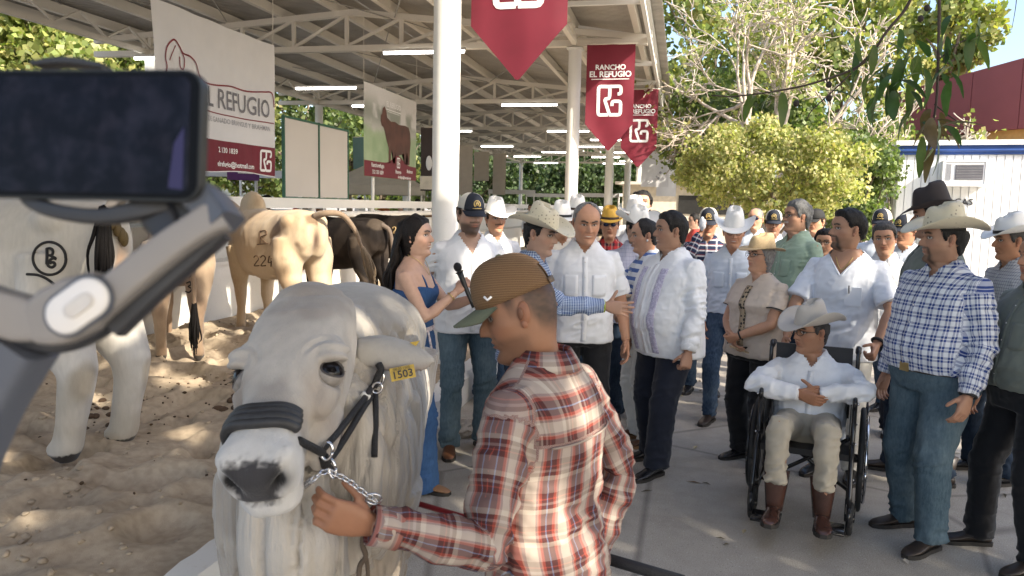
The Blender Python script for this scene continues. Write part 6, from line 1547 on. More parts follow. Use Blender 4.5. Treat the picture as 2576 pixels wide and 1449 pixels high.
sd_, S5 = person(at(1312, 4.72), 76, 1.70, 'man in cream straw hat and blue checked shirt reaching out an open hand', skin=tint(0.9), hairc=BLK, top=P_FINE, bottom=M_DEN3, hat=hatf(M_VSTRAW, None, brim=0.125, curl=0.055, hgt=0.11, tilt=-4), lean=0.10, turn=(-14, -10, 0), handR=(0.12, 0.54, 1.22), elbR=(0.5, -0.4, -1), poseR='spread', hdirR=(-0.12, 0.95, -0.12), thumbR=(0, -0.25, 1), handL=(-0.24, 0.1, 0.85), shoe=M_LBROWN, girth=1.05, seed=21)
wrist(S5, 'R', mat('lime_wristband', (0.35, 0.42, 0.05), 0.5), 'bracelet', 0.033, 0.012, 0.006); wrist(S5, 'R', mat('orange_wristband', (0.5, 0.2, 0.04), 0.5), 'bracelet', 0.033, 0.026, 0.005)
person(at(1462, 5.15), 5, 1.77, 'balding man in white short sleeved shirt and black trousers looking down', skin=tint(1.1, 0.85), hairc=GREY, hairline='bald', hairth=0.008, scalp=0.5, fat=0.8, top=M_WSH, bottom=M_BLKT, sleeve=0.8, sflare=0.008, hemz=0.86, girth=1.04, belly=0.03, pockets=(1, -1), turn=(8, -13, 0), frown=0.6, eyeopen=0.7, smile=1, handR=(0.27, 0.1, 0.86), handL=(-0.29, 0.04, 0.86), shoe=M_LBLACK, loose=0.02, seed=31)
person(at(1404, 6.7), 10, 1.72, 'man in white hat and pale beige shirt standing behind the balding man', skin=tint(0.9, 0.8), hairc=BRN, beard='mustache', top=cloth('pale_beige_shirt', (0.6, 0.55, 0.48)), bottom=M_DEN, hat=hatf(M_WHAT, M_BANDB, brim=0.09, curl=0.05), lo=True)
person(at(1442, 7.6), 5, 1.78, 'man in cream hat with brown band, mostly hidden behind the balding man', skin=tint(0.9, 0.8), hairc=BRN, top=M_BGE, bottom=M_DEN, hat=hatf(M_WHAT, M_BAND, brim=0.1, curl=0.04), lo=True)
person(at(1524, 7.2), 0, 1.70, 'person in yellow hat, sunglasses and red plaid shirt', skin=tint(1.0, 0.85), hairc=BLK, top=P_RED, bottom=M_DEN3, hat=hatf(M_YEL, M_BAND, brim=0.05, curl=0.02, hgt=0.1, small=0.97), gl='dark', lo=True, fem=True)
person(at(1588, 6.4), 12, 1.70, 'man in large cream hat and pale checked shirt behind the woman in stripes', skin=tint(0.85), hairc=BLK, beard='stubble', top=P_LITE, bottom=M_DEN3, girth=1.15, belly=0.04, hat=hatf(M_WHAT, None, brim=0.13, curl=0.085, hgt=0.11), lo=True, shoe=M_LDARK, turn=(20, -8, 0), handR=(0.2, 0.2, 0.95), poseR='fist', fat=1)
person(at(1601, 8.2), 0, 1.90, 'tall young man with thick black hair tilting his head back', skin=tint(1.3, 0.9), hairc=BLK, hairth=0.022, top=M_WSH, bottom=M_DEN3, turn=(0, 16, 0), lo=True)
person(at(1585, 7.6), 0, 1.78, 'man in plain white hat in front of the tall black haired man', skin=tint(1.0), hairc=BRN, top=M_BSH, bottom=M_DEN, hat=hatf(M_WHAT, None, brim=0.07, curl=0.03, hgt=0.12), lo=True)
WR10, S10 = person(at(1622, 5.75), -68, 1.66, 'woman in blue and white striped blouse and white trousers holding out a plate', fem=True, skin=tint(1.05, 0.9), hairc=(0.014, 0.013, 0.014), hairline='high', hairth=0.009, lip=(0.28, 0.05, 0.05), top=P_STR, bottom=M_WTR, flare=0.02, hemz=0.84, girth=1.08, handR=(0.08, 0.44, 1.07), elbR=(0.4, -0.4, -1), hdirR=(0, 0.9, -0.05), thumbR=(-0.4, 0.2, 0.8), poseR='pinch', handL=(-0.02, 0.36, 1.08), elbL=(-0.5, -0.3, -1), poseL='pinch', hdirL=(0.1, 0.9, 0), thumbL=(0.5, 0.2, 0.8), turn=(-10, -6, 0), shoe=M_LBROWN, boot=False, solem=M_TANL, seed=41, brow=(0.01, 0.008, 0.008))
mb = MB(); mb.ell((0, 0, 0), (0.04, 0.035, 0.045), None, 12, 8); mk('hair_bun', place_head(mb.verts() + [0, -0.115, 0.03], S10), mb.f, hair_mat((0.014, 0.013, 0.014)), WR10)
mb = MB(); mb.ell((0.083, 0.0, -0.038), (0.008,) * 3, None, 8, 6); mb.ell((-0.083, 0.0, -0.038), (0.008,) * 3, None, 8, 6); mk('earrings', place_head(mb.verts(), S10), mb.f, M_BTN, WR10)
p = px(1545, 752, 5.5); plate = tag(empty('wooden_plate', p, math.atan2(CR[1], CR[0])), 'thin pale wooden plate held out level by the woman in stripes', 'plate')
mb = MB(); aa = np.linspace(0, 2 * PI, 24, endpoint=False); mb.loft([np.stack([np.cos(aa) * r * 1.25, np.sin(aa) * r, np.full(24, z)], 1) @ roty(-0.14).T for r, z in ((0.07, 0), (0.1, 0.004), (0.115, 0.014), (0.108, 0.016), (0.09, 0.008), (0.02, 0.007))]); mb.build('dish', mat('pale_wood', (0.5, 0.37, 0.24), 0.6, var=0.2, vscale=20), plate)
# --- guest in embroidered shirt
def guayabera():
    root, sp = person(at(1682, 5.2), -48, 1.715, 'smiling man in white embroidered long sleeved shirt and navy trousers', skin=tint(0.78, 0.92), hairc=BLK, hairth=0.014, quiff=0.4, smile=1, eyeopen=0.6, fat=1.0, top=M_WSH, bottom=M_NAVY, girth=1.34, belly=0.085, hemz=0.80, loose=0.022, turn=(-24, 0, 0), handR=(0.33, 0.08, 0.83), handL=(-0.34, 0.14, 0.84), poseL='fist', thumbL=(0.3, 1, 0.2), shoe=M_LBLACK, boot=False, seed=51, footR=(0.17, -0.02, 0), footL=(-0.13, 0.2, 0), sleever=1.12, legr=1.05)
    shv = [o for o in root.children if o.name.startswith('shirt')][0]; me = shv.data; v = np.empty(len(me.vertices) * 3); me.vertices.foreach_get('co', v); v = v.reshape(-1, 3); fv = v[(v[:, 1] > 0.02) & (np.abs(v[:, 0]) < 0.2)]
    t = NT('lilac_embroidery'); co = t.coord('pc'); vo = t.n('ShaderNodeTexVoronoi'); vo.inputs['Scale'].default_value = 75; t.l(co, vo.inputs['Vector'])
    t.base(t.ramp(vo.outputs['Distance'], [(0.15, (0.6, 0.57, 0.7)), (0.4, (0.36, 0.33, 0.48)), (0.7, (0.6, 0.58, 0.7))])); t.set(Roughness=0.8); t.bump(vo.outputs['Distance'], 0.6, 0.003)
    tuck = mat('white_tucks', (0.72, 0.73, 0.76), 0.8)
    def strip(name, xc, hw, m_, n=5, e=0.003):
        zz = np.linspace(0.83, 1.39, 44); xs = np.linspace(xc - hw, xc + hw, n); vv = []
        for z in zz:
            for x in xs:
                d2 = (fv[:, 0] - x) ** 2 + (fv[:, 2] - z) ** 2; i = np.argsort(d2)[:6]; w = 1 / (d2[i] + 1e-5); vv.append([x, (fv[i, 1] * w).sum() / w.sum() + e, z])
        vv = np.array(vv); ff = [(i * n + j, i * n + j + 1, i * n + n + j + 1, i * n + n + j) for i in range(43) for j in range(n - 1)]
        o = mk(name, vv, ff, m_, shv, True, vec=np.stack([vv[:, 0], vv[:, 2], vv[:, 1]], 1)); sd = o.modifiers.new('s', 'SOLIDIFY'); sd.thickness = 0.003; sd.offset = 0
    for xc in (-0.095, 0.095): strip('embroidered_band', xc, 0.026, t.m)
    for xc in (-0.05, 0.05): strip('tuck', xc, 0.005, tuck, 3, 0.004)
    # watch-free cuffs: a band of doubled cloth
    for key in 'RL':
        S, E, W = sp['J'][key]; d = unit(W - E); mb = MB(); mb.tube([W - d * 0.085, W - d * 0.012], [0.052, 0.049], 20, caps=False); o = mb.build('cuff', M_WSH, shv); sd = o.modifiers.new('s', 'SOLIDIFY'); sd.thickness = 0.003
guayabera()
_, S12 = person(at(1768, 7.4), 0, 1.74, 'man in dark cap with gold badge wiping his mouth, in navy printed shirt', skin=tint(0.95, 0.85), hairc=BRN, top=P_NAVS, bottom=M_DEN, hat=NAVYCAP, lo=True, handR=(0.06, 0.18, 1.55), elbR=(0.5, 0.2, -1), poseR='hold', hdirR=(-0.4, 0.1, 0.9), turn=(0, -6, 0))
p = hand_world(S12, 'R', 0.06); mb = MB(); rr = np.random.default_rng(8); mb.ell((0, 0, 0), (0.03, 0.028, 0.055), None, 14, 10); v = mb.verts(); v = v * (1 + 0.3 * noise(v, 40)[:, None]); o = mk('paper_tissue', v, mb.f, mat('white_tissue', (0.75, 0.76, 0.78), 0.8), None); o.location = p + np.array([-0.02, -0.06, 0.02]); tag(o, 'crumpled white tissue held to the mouth of the man in the badge cap', 'tissue')
person(at(1832, 6.35), -6, 1.69, 'older man in tall white hat and glasses with pale blue western shirt', skin=tint(1.05, 0.82), hairc=GREY, hairth=0.006, gl=1, top=M_BSH, bottom=M_DEN, girth=1.0, tuck=1, hemz=0.95, pockets=(1, -1), smile=1, hat=hatf(M_WHAT, None, brim=0.115, curl=0.075, hgt=0.125, slope=0.8), turn=(8, -8, 0), shoe=M_LDARK, footR=(0.12, 0.06, 0), footL=(-0.15, -0.05, 0), handR=(0.2, 0.05, 0.85), seed=61, loose=0.018)
person(at(1886, 9.5), -15, 1.76, 'bald man in dark sunglasses far behind the white hats', skin=tint(1.25, 0.9), hairc=GREY, hairline='bald', hairth=0.004, gl='dark', top=M_BSH, bottom=M_DEN, lo=True)
person(at(1930, 8.2), 0, 1.73, 'man in dark badge cap between the bald man and the grey haired man', skin=tint(0.9, 0.85), hairc=BRN, beard='stubble', top=M_BSH, bottom=M_DEN, hat=NAVYCAP, lo=True)
# --- woman in straw fedora
_, S16 = person(at(1905, 5.35), -38, 1.54, 'woman in straw fedora and beige blouse with dark bead necklace', fem=True, skin=tint(1.05, 0.88), hairc=GREY, hairline='long', hairth=0.014, gl=1, top=M_BGE, bottom=M_BLKT, sleeve=0.62, sflare=0.012, collar=False, placket=False, hemz=0.86, girth=1.36, belly=0.04, hat=hatf(M_STRAW2, None, brim=0.08, curl=0.012, hgt=0.1, tilt=-3, small=1.02, dip=0.018), turn=(-14, 4, 0), handR=(0.06, 0.22, 0.98), elbR=(1, -0.5, 0), hdirR=(-0.75, 0.3, -0.5), poseR='relax', handL=(-0.02, 0.27, 1.03), elbL=(-1, -0.4, 0), hdirL=(0.75, 0.25, -0.4), poseL='fist', thumbR=(0, 0.5, 0.8), thumbL=(0, 0.5, 0.8), shoe=M_LBLACK, hs=1.06, seed=71)
necklace(S16, mat('dark_beads', (0.05, 0.018, 0.016), 0.3), 1.25, 0.007, 0.09, 'necklace', 0.155, 1.5); wrist(S16, 'L', M_BANDB, 'watch', 0.031, 0.025, 0.007)
zz = np.linspace(0.95, 1.41, 16); vv = []
for z in zz:
    for x in (-0.026, 0, 0.026): vv.append(front_pt(x, z, S16, 0.021))
t = NT('embroidered_strip'); co = t.coord('pc'); vo = t.n('ShaderNodeTexVoronoi'); vo.inputs['Scale'].default_value = 34; vo.inputs['Randomness'].default_value = 0.4; t.l(co, vo.inputs['Vector']); t.base(t.ramp(vo.outputs['Distance'], [(0.38, (0.02, 0.016, 0.014)), (0.46, (0.35, 0.27, 0.18))])); t.set(Roughness=0.8)
vv = np.array(vv); o = mk('embroidered_strip', vv, [(i * 3 + j, i * 3 + j + 1, i * 3 + 4 + j, i * 3 + 3 + j) for i in range(15) for j in range(2)], t.m, S16['root'], True, vec=np.stack([vv[:, 0], vv[:, 2], vv[:, 1]], 1)); sd = o.modifiers.new('s', 'SOLIDIFY'); sd.thickness = 0.004; sd.offset = 0
for key in 'RL':
    S, E, W = S16['J'][key]; e = S + (E - S) * 0.62; d = unit(E - S); x = unit(np.cross(d, [0, 1, 0])); y = np.cross(d, x); mb = MB(); mb.tube([e + (x * math.cos(a) + y * math.sin(a)) * 0.078 for a in np.linspace(0, 2 * PI, 21)], 0.005, 6); mb.build('sleeve_trim', M_BANDB, S16['root'])
p = hand_world(S16, 'R', 0.09); mb = MB(); e = unit(px(1940, 898, 5.1) - px(1865, 872, 5.1)); mb.beam(-e * 0.05, e * 0.22, 0.035, 0.012); o = mb.build('folded_fan', mat('carved_wood', (0.42, 0.3, 0.18), 0.6, var=0.4, vscale=50), None, False); o.location = p; tag(o, 'folded carved wooden fan in the hand of the woman in the straw fedora', 'fan')
person(at(1990, 6.6), -52, 1.82, 'grey haired man in glasses and sage green shirt with a mustache', skin=tint(0.9, 0.9), hairc=(0.11, 0.11, 0.11), hairth=0.018, gl=1, beard='mustache', beardc=(0.5, 0.48, 0.45), fat=1.0, top=M_GRN, bottom=M_DEN3, girth=1.2, belly=0.05, pockets=(1, -1), turn=(-12, 3, 0), lo=False, loose=0.02, seed=81, shoe=M_LDARK)
person(at(2037, 8.8), -30, 1.75, 'person in plain black cap at the back beside the bush', skin=tint(1.2, 0.85), hairc=BRN, top=M_WSH, bottom=M_DEN, hat=lambda r, s: cap(r, s, M_CAPK, M_CAPK, M_CAPK), lo=True)
person(at(2062, 6.9), -15, 1.58, 'dark haired person in glasses peering between two taller men', skin=tint(1.0, 0.85), hairc=BLK, hairth=0.02, gl=1, top=M_NAVY, bottom=M_DEN3, lo=True, beard='stubble')
# --- young man in scrubs behind the wheelchair
_, S20 = person(at(2120, 5.1), -14, 1.75, 'young man in white v-neck scrubs and gold chain behind the wheelchair', skin=tint(0.86, 0.9), hairc=BLK, hairline='fade', hairth=0.018, quiff=0.6, beard='goatee', beardc=(0.025, 0.018, 0.014), top=M_SCR, bottom=M_WTR, sleeve=0.85, sflare=0.016, hemz=0.80, loose=0.03, collar=False, placket=False, turn=(-48, 3, 0), lean=0.03, handR=(0.27, 0.30, 0.93), handL=(-0.27, 0.30, 0.95), elbR=(1, -0.5, 0), elbL=(-1, -0.5, 0), hdirR=(0, 0.7, -0.6), hdirL=(0, 0.7, -0.6), poseR='fist', poseL='fist', shoe=M_LBLACK, boot=False, girth=1.03, seed=91, shw=1.04, fold=0.015, vz=1.345, vslope=1.3, coreg=0.018)
zs = np.linspace(0, 1, 10); P = [front_pt(-0.085 * (1 - t), 1.455 - 0.11 * t, S20, 0.03) for t in zs] + [front_pt(0.085 * t, 1.345 + 0.11 * t, S20, 0.03) for t in zs[1:]]
mb = MB(); mb.tube(P, 0.007, 6); mb.build('neckline', M_SCR, S20['root']); necklace(S20, M_GILT, 1.385, 0.0035, 0.075, 'necklace', 0.125)
mb = MB(); mb.box(front_pt(-0.085, 1.22, S20, 0.036), (0.1, 0.006, 0.12)); mb.build('pocket', M_SCR, S20['root'], False); mb = MB(); mb.tube([front_pt(-0.06, 1.29, S20, 0.04), front_pt(-0.062, 1.24, S20, 0.042)], 0.004, 6); mb.build('pen', M_NAVY, S20['root']); wrist(S20, 'L', M_BANDB, 'watch', 0.034, 0.03, 0.01)
person(at(2199, 7.7), -10, 1.76, 'man in dark cap with round gold badge behind the young man in scrubs', skin=tint(0.9, 0.85), hairc=BRN, beard='full', top=M_BSH, bottom=M_DEN, hat=NAVYCAP, lo=True)
person(at(2212, 6.15), -12, 1.66, 'dark haired man in pale shirt between the scrubs and the olive shirt', skin=tint(1.1, 0.85), hairc=DGREY, hairth=0.016, top=M_WSH, bottom=M_NAVY, lo=False, fat=0.8, turn=(6, -4, 5), shoe=M_LBLACK, handR=(0.2, 0.05, 0.85), seed=14)
person(at(2262, 6.8), -20, 1.71, 'man in black badge cap almost hidden by the dark felt hat', skin=tint(0.95, 0.82), hairc=BRN, top=M_BSH, bottom=M_DEN, hat=NAVYCAP, lo=True, turn=(-15, 0, 0))
# --- man in dark felt hat
person(at(2335, 5.05), -78, 1.86, 'tall man in dark brown felt hat and olive grey shirt seen from the side', skin=tint(0.8, 0.85), hairc=BLK, beard='stubble', top=M_OLV, bottom=M_DEN3, girth=1.18, belly=0.03, pockets=(1, -1), hat=hatf(M_DFELT, M_BANDB, brim=0.085, curl=0.035, hgt=0.125), turn=(-8, -6, 0), shoe=M_LDARK, footR=(0.1, 0.14, 0), footL=(-0.1, -0.1, 0), seed=24, loose=0.022, hemz=0.83, handR=(0.25, 0.05, 0.85))
# --- man in blue check
_, S25 = person(at(2362, 4.1), -42, 1.735, 'stout man in cream straw hat, blue white checked shirt and faded jeans', skin=tint(0.85, 0.9), hairc=BLK, hairth=0.015, beard='goatee', beardc=(0.05, 0.03, 0.02), fat=1.1, top=P_BLUE, bottom=M_DEN2, girth=1.28, belly=0.075, tuck=1, hemz=0.95, hat=hatf(M_VSTRAW, None, brim=0.12, curl=0.06, hgt=0.115, tilt=-3), turn=(-26, 0, 0), handR=(0.33, 0.02, 0.80), handL=(-0.31, 0.13, 0.87), poseL='relax', poseR='relax', belt=M_LDARK, buckle=M_GILT, beltz=0.945, shoe=M_LDARK, seed=34, loose=0.02, footR=(0.16, -0.02, 0), footL=(-0.14, 0.12, 0), legr=1.08, sleever=1.1, fold=0.012)
wrist(S25, 'L', M_BANDB, 'watch', 0.036, 0.01, 0.009)
person(at(2532, 5.15), -55, 1.70, 'man in white hat with black band and floral shirt at the far right', skin=tint(0.95, 0.78), hairc=DGREY, top=P_FLOR, bottom=M_DEN3, girth=1.1, hat=hatf(M_WHAT, M_BANDB, brim=0.09, curl=0.05, hgt=0.11), turn=(-10, -4, 0), shoe=M_LBLACK, boot=False, lo=False, seed=44, belly=0.03, footR=(0.12, 0.1, 0), footL=(-0.2, 0.1, 0))
person(at(2610, 3.85), -50, 1.66, 'bareheaded man in grey green shirt and black trousers cut by the right edge', skin=tint(0.95, 0.82), hairc=DGREY, hairline='high', hairth=0.008, fat=0.8, top=M_GRY, bottom=M_BLKT, girth=1.22, belly=0.07, tuck=1, hemz=0.95, pockets=(1, -1), belt=M_LBLACK, beltz=0.945, turn=(-4, -2, 0), shoe=M_LDARK, handR=(0.33, 0.06, 0.86), handL=(-0.34, 0.1, 0.86), poseL='fist', seed=54, footR=(0.2, 0.1, 0), footL=(-0.16, 0.05, 0), loose=0.02)

# --- wheelchair and the seated man
def wheelchair():
    c = px(2036, 1000, 4.5); base = np.array([c[0], c[1], 0.0]); f = unit([-c[0], -c[1], 0]); r = np.array([-f[1], f[0], 0]); r = r if r @ CR > 0 else -r
    fd = unit(f * math.cos(0.02) - r * math.sin(0.05)); rz = math.atan2(-fd[0], fd[1])
    wc = tag(empty('wheelchair', base, rz), 'black folding wheelchair with large spoked wheels and grey push rims', 'wheelchair')
    M_F = mat('black_enamel', (0.012, 0.012, 0.014), 0.22); M_R = mat('black_rubber', (0.02, 0.02, 0.021), 0.7); M_V = mat('black_vinyl', (0.02, 0.02, 0.022), 0.5, bump=0.3, bscale=200); M_CH = mat('bright_chrome', (0.7, 0.7, 0.72), 0.15, 1.0)
    w = 0.262
    def add(nm, fn, m_, par=wc, sm=True):
        mb = MB(); fn(mb); return mb.build(nm, m_, par, sm)
    add('seat', lambda b: b.box((0, 0.02, 0.415), (0.47, 0.42, 0.035)), M_V, wc, False); add('backrest', lambda b: b.box((0, -0.21, 0.74), (0.43, 0.02, 0.42)), M_V, wc, False)
    add('cross_brace', lambda b: (b.tube([(-w + 0.03, 0.02, 0.47), (w - 0.03, 0.03, 0.16)], 0.012, 8), b.tube([(w - 0.03, -0.02, 0.47), (-w + 0.03, -0.01, 0.16)], 0.012, 8)), M_F)
    for s in (-1, 1):
        x = s * w
        add('side_frame', lambda b: (b.tube(bez([(x * 0.93, -0.30, 0.93), (x * 0.93, -0.21, 0.92), (x * 0.93, -0.21, 0.5), (x * 0.93, -0.21, 0.14)], 4), 0.012, 8), b.tube([(x * 0.93, -0.21, 0.5), (x * 0.93, 0.25, 0.5)], 0.012, 8), b.tube([(x * 0.93, -0.21, 0.16), (x * 0.93, 0.22, 0.16)], 0.012, 8), b.tube([(x * 0.93, 0.22, 0.74), (x * 0.93, 0.23, 0.2)], 0.013, 8), b.tube(bez([(x * 0.93, -0.21, 0.72), (x * 0.93, 0.2, 0.74), (x * 0.93, 0.235, 0.7)], 4), 0.012, 8), b.tube(bez([(x * 0.93, 0.23, 0.5), (x * 0.93, 0.3, 0.45), (x * 0.95, 0.40, 0.2)], 5), 0.0125, 8)), M_F)
        add('armrest', lambda b: b.box((x * 0.93, 0.03, 0.765), (0.05, 0.3, 0.035)), M_V, wc, False)
        add('push_handle', lambda b: b.tube([(x * 0.93, -0.24, 0.925), (x * 0.93, -0.36, 0.93)], 0.017, 10), M_R)
        add('side_panel', lambda b: b.box((x * 0.86, 0.0, 0.62), (0.006, 0.36, 0.2)), M_V, wc, False)
        whl = add('wheel', lambda b: b.tube([(x * 1.12, -0.17 + 0.29 * math.cos(a), 0.305 + 0.29 * math.sin(a)) for a in np.linspace(0, 2 * PI, 41)], 0.015, 8), M_R)
        add('rim', lambda b: b.tube([(x * 1.12, -0.17 + 0.268 * math.cos(a), 0.305 + 0.268 * math.sin(a)) for a in np.linspace(0, 2 * PI, 41)], 0.009, 6), M_F, whl)
        add('push_rim', lambda b: b.tube([(x * 1.22, -0.17 + 0.25 * math.cos(a), 0.305 + 0.25 * math.sin(a)) for a in np.linspace(0, 2 * PI, 41)], 0.009, 6), M_CH if s < 0 else M_F, whl)
        add('spokes', lambda b: [b.tube([(x * 1.12, -0.17, 0.305), (x * 1.12, -0.17 + 0.26 * math.cos(a), 0.305 + 0.26 * math.sin(a))], 0.006, 5) for a in np.linspace(0, 2 * PI, 9)[:-1]], M_F, whl)
        add('hub', lambda b: b.tube([(x * 0.95, -0.17, 0.305), (x * 1.22, -0.17, 0.305)], 0.026, 12), M_F, whl)
        ca = add('caster', lambda b: b.tube([(x * 0.97, 0.27 + 0.075 * math.cos(a), 0.095 + 0.075 * math.sin(a)) for a in np.linspace(0, 2 * PI, 25)], 0.018, 8), M_R)
        add('fork', lambda b: (b.tube([(x * 0.93, 0.235, 0.24), (x * 0.93, 0.24, 0.19)], 0.016, 8), b.beam((x * 0.97 - 0.024, 0.24, 0.19), (x * 0.97 - 0.024, 0.27, 0.085), 0.006, 0.03), b.beam((x * 0.97 + 0.024, 0.24, 0.19), (x * 0.97 + 0.024, 0.27, 0.085), 0.006, 0.03), b.tube([(x * 0.97 - 0.026, 0.27, 0.095), (x * 0.97 + 0.026, 0.27, 0.095)], 0.02, 10)), M_F, ca)
        add('footrest', lambda b: (b.tube([(x * 0.95, 0.40, 0.2), (x * 0.95, 0.42, 0.10)], 0.011, 8), b.box((x * 0.6, 0.47, 0.10), (0.15, 0.15, 0.012))), M_F)
        add('bolt', lambda b: [b.ell((x * 0.97 + s * 0.006, yy, zz_), (0.007,) * 3, None, 8, 6) for yy, zz_ in ((0.235, 0.5), (0.235, 0.3), (-0.2, 0.5), (0.235, 0.72))], M_CH)
    root, sp = person(base + 0.0 * fd, -4, 1.70, 'elderly man in pale felt hat and oxblood boots seated in the wheelchair', skin=tint(0.82, 0.82), hairc=(0.05, 0.045, 0.042), hairth=0.01, gl=1, fat=0.6, frown=0.6, top=M_WSH, bottom=M_KHA, girth=1.08, belly=0.035, hipz=0.52, footR=(0.125, 0.50, 0.10), footL=(-0.125, 0.48, 0.09), kneeR=(0.05, 0.6, 1), kneeL=(-0.05, 0.6, 1), toetilt=6, toeR=-2, toeL=6, shift=(0, -0.1, -0.555), hemz=0.955, hat=hatf(M_FELT, None, brim=0.11, curl=0.075, hgt=0.115, slope=0.74), turn=(-48, -2, 0), shoe=M_OX, hem=0.11,
        handR=(0.04, 0.20, 0.755), handL=(-0.05, 0.18, 0.77), elbR=(1.6, -0.2, 0.1), elbL=(-1.6, -0.2, 0.1), hdirR=(-0.95, 0.2, -0.25), hdirL=(0.9, 0.3, -0.2), poseR='relax', poseL='hold', thumbR=(0, 0.3, 1), thumbL=(0, 0.3, 1), seed=64, loose=0.024, seated=True, sleever=1.05, legr=0.86)
    root.rotation_euler = (0, 0, rz)
    return wc, sp
WC, S26 = wheelchair()
# --- people far behind the trough and beyond
far = [(672, 505, 13.5, 'dark shirt', M_CAPN), (905, 500, 24, 'white shirt', M_WSH), (1010, 500, 23, 'black shirt', M_BLKT), (1050, 505, 24, 'black cap', M_BLKT), (965, 500, 27, 'orange shirt', mat('orange_cloth', (0.5, 0.15, 0.04), 0.8)), (1165, 505, 26, 'navy shirt', M_NAVY), (1335, 500, 28, 'pale blue shirt', M_BSH), (745, 505, 20, 'red shirt', mat('red_cloth', (0.4, 0.05, 0.04), 0.8)),
       (1750, 535, 12.5, 'red shirt and cap', mat('red_cloth', (0.4, 0.05, 0.04), 0.8)), (2010, 540, 11, 'white shirt', M_WSH), (1700, 535, 15, 'grey shirt', M_OLV)]
for i, (u, v, d, t_, m_) in enumerate(far):
    pp = px(u, v, d); h_ = 1.7 + 0.08 * math.sin(i * 2.3)
    person((pp[0], pp[1], 0.12 if pp[0] < -6 else 0.0), [0, 60, -70, 150, 20, -120][i % 6], h_, ['small distant visitor in dark shirt behind the big ranch banner', 'distant visitor in white shirt under the tent beyond the trough', 'distant visitor in black shirt near the bull poster', 'distant visitor in black near the white column', 'distant visitor in orange shirt under the beige tent', 'distant visitor in navy shirt behind the white column', 'distant visitor in pale blue shirt deep in the shed', 'distant visitor in red shirt left of the blank boards', 'distant visitor in red shirt beyond the badge cap', 'distant visitor in white shirt in front of the bush', 'distant visitor in grey shirt at the end of the shed lane'][i], 'distant visitors', skin=tint(0.9), hairc=BLK, top=m_, bottom=[M_DEN3, M_BLKT, M_DEN][i % 3], lo=True, placket=False, collar=False)

v, f = ellipsoid((0, 0, 0), (0.11, 0.09, 0.07), None, 18, 12); v = v * (1 + 0.35 * noise(v, 22)[:, None] + 0.2 * noise(v, 50)[:, None]); o = mk('crumpled_paper', v, f, mat('soiled_paper', (0.42, 0.36, 0.29), 0.8, var=0.3, vscale=12), None, False); p = gp(1165, 1095); o.location = (p[0], p[1], 0.05); tag(o, 'crumpled soiled paper on the ground by the feet of the bearded man', 'paper')

# ================================================================== CATTLE
from mathutils.bvhtree import BVHTree
def bvh_of(V, Q): return BVHTree.FromPolygons([tuple(x) for x in V], [tuple(int(i) for i in f) for f in Q])
def hit(bv, u, v, lift=0.006):
    """Point of a surface seen at (u, v), lifted a little towards the eye."""
    r = unit(ray(u, v)); h = bv.ray_cast(Vector(CAM), Vector(r))
    return None if h[0] is None else np.array(h[0]) + np.array(h[1]) * lift * (1 if np.array(h[1]) @ r < 0 else -1)
M_HIDE = vcol('short_hair_hide', 0.75, 0.07, 60, 0.35, 190, 0.2, 0.2, (1, 1, 0.35))
M_HIDEW = vcol('grey_white_hide', 0.7, 0.07, 45, 0.45, 260, 0.25, 0.25, (1, 1, 0.3))
M_HIDED = vcol('dark_short_hair', 0.8, 0.1, 60, 0.3, 190, 0.1, 0.0, (1, 1, 0.35)); M_HOOF = mat('dark_hoof', (0.035, 0.028, 0.022), 0.6, var=0.3, vscale=30)
M_SWITCH = mat('black_tail_hair', (0.006, 0.005, 0.005), 0.8, bump=0.8, bscale=90, spec=0.15)
M_BRAND = mat('black_brand_mark', (0.012, 0.011, 0.011), 0.8)
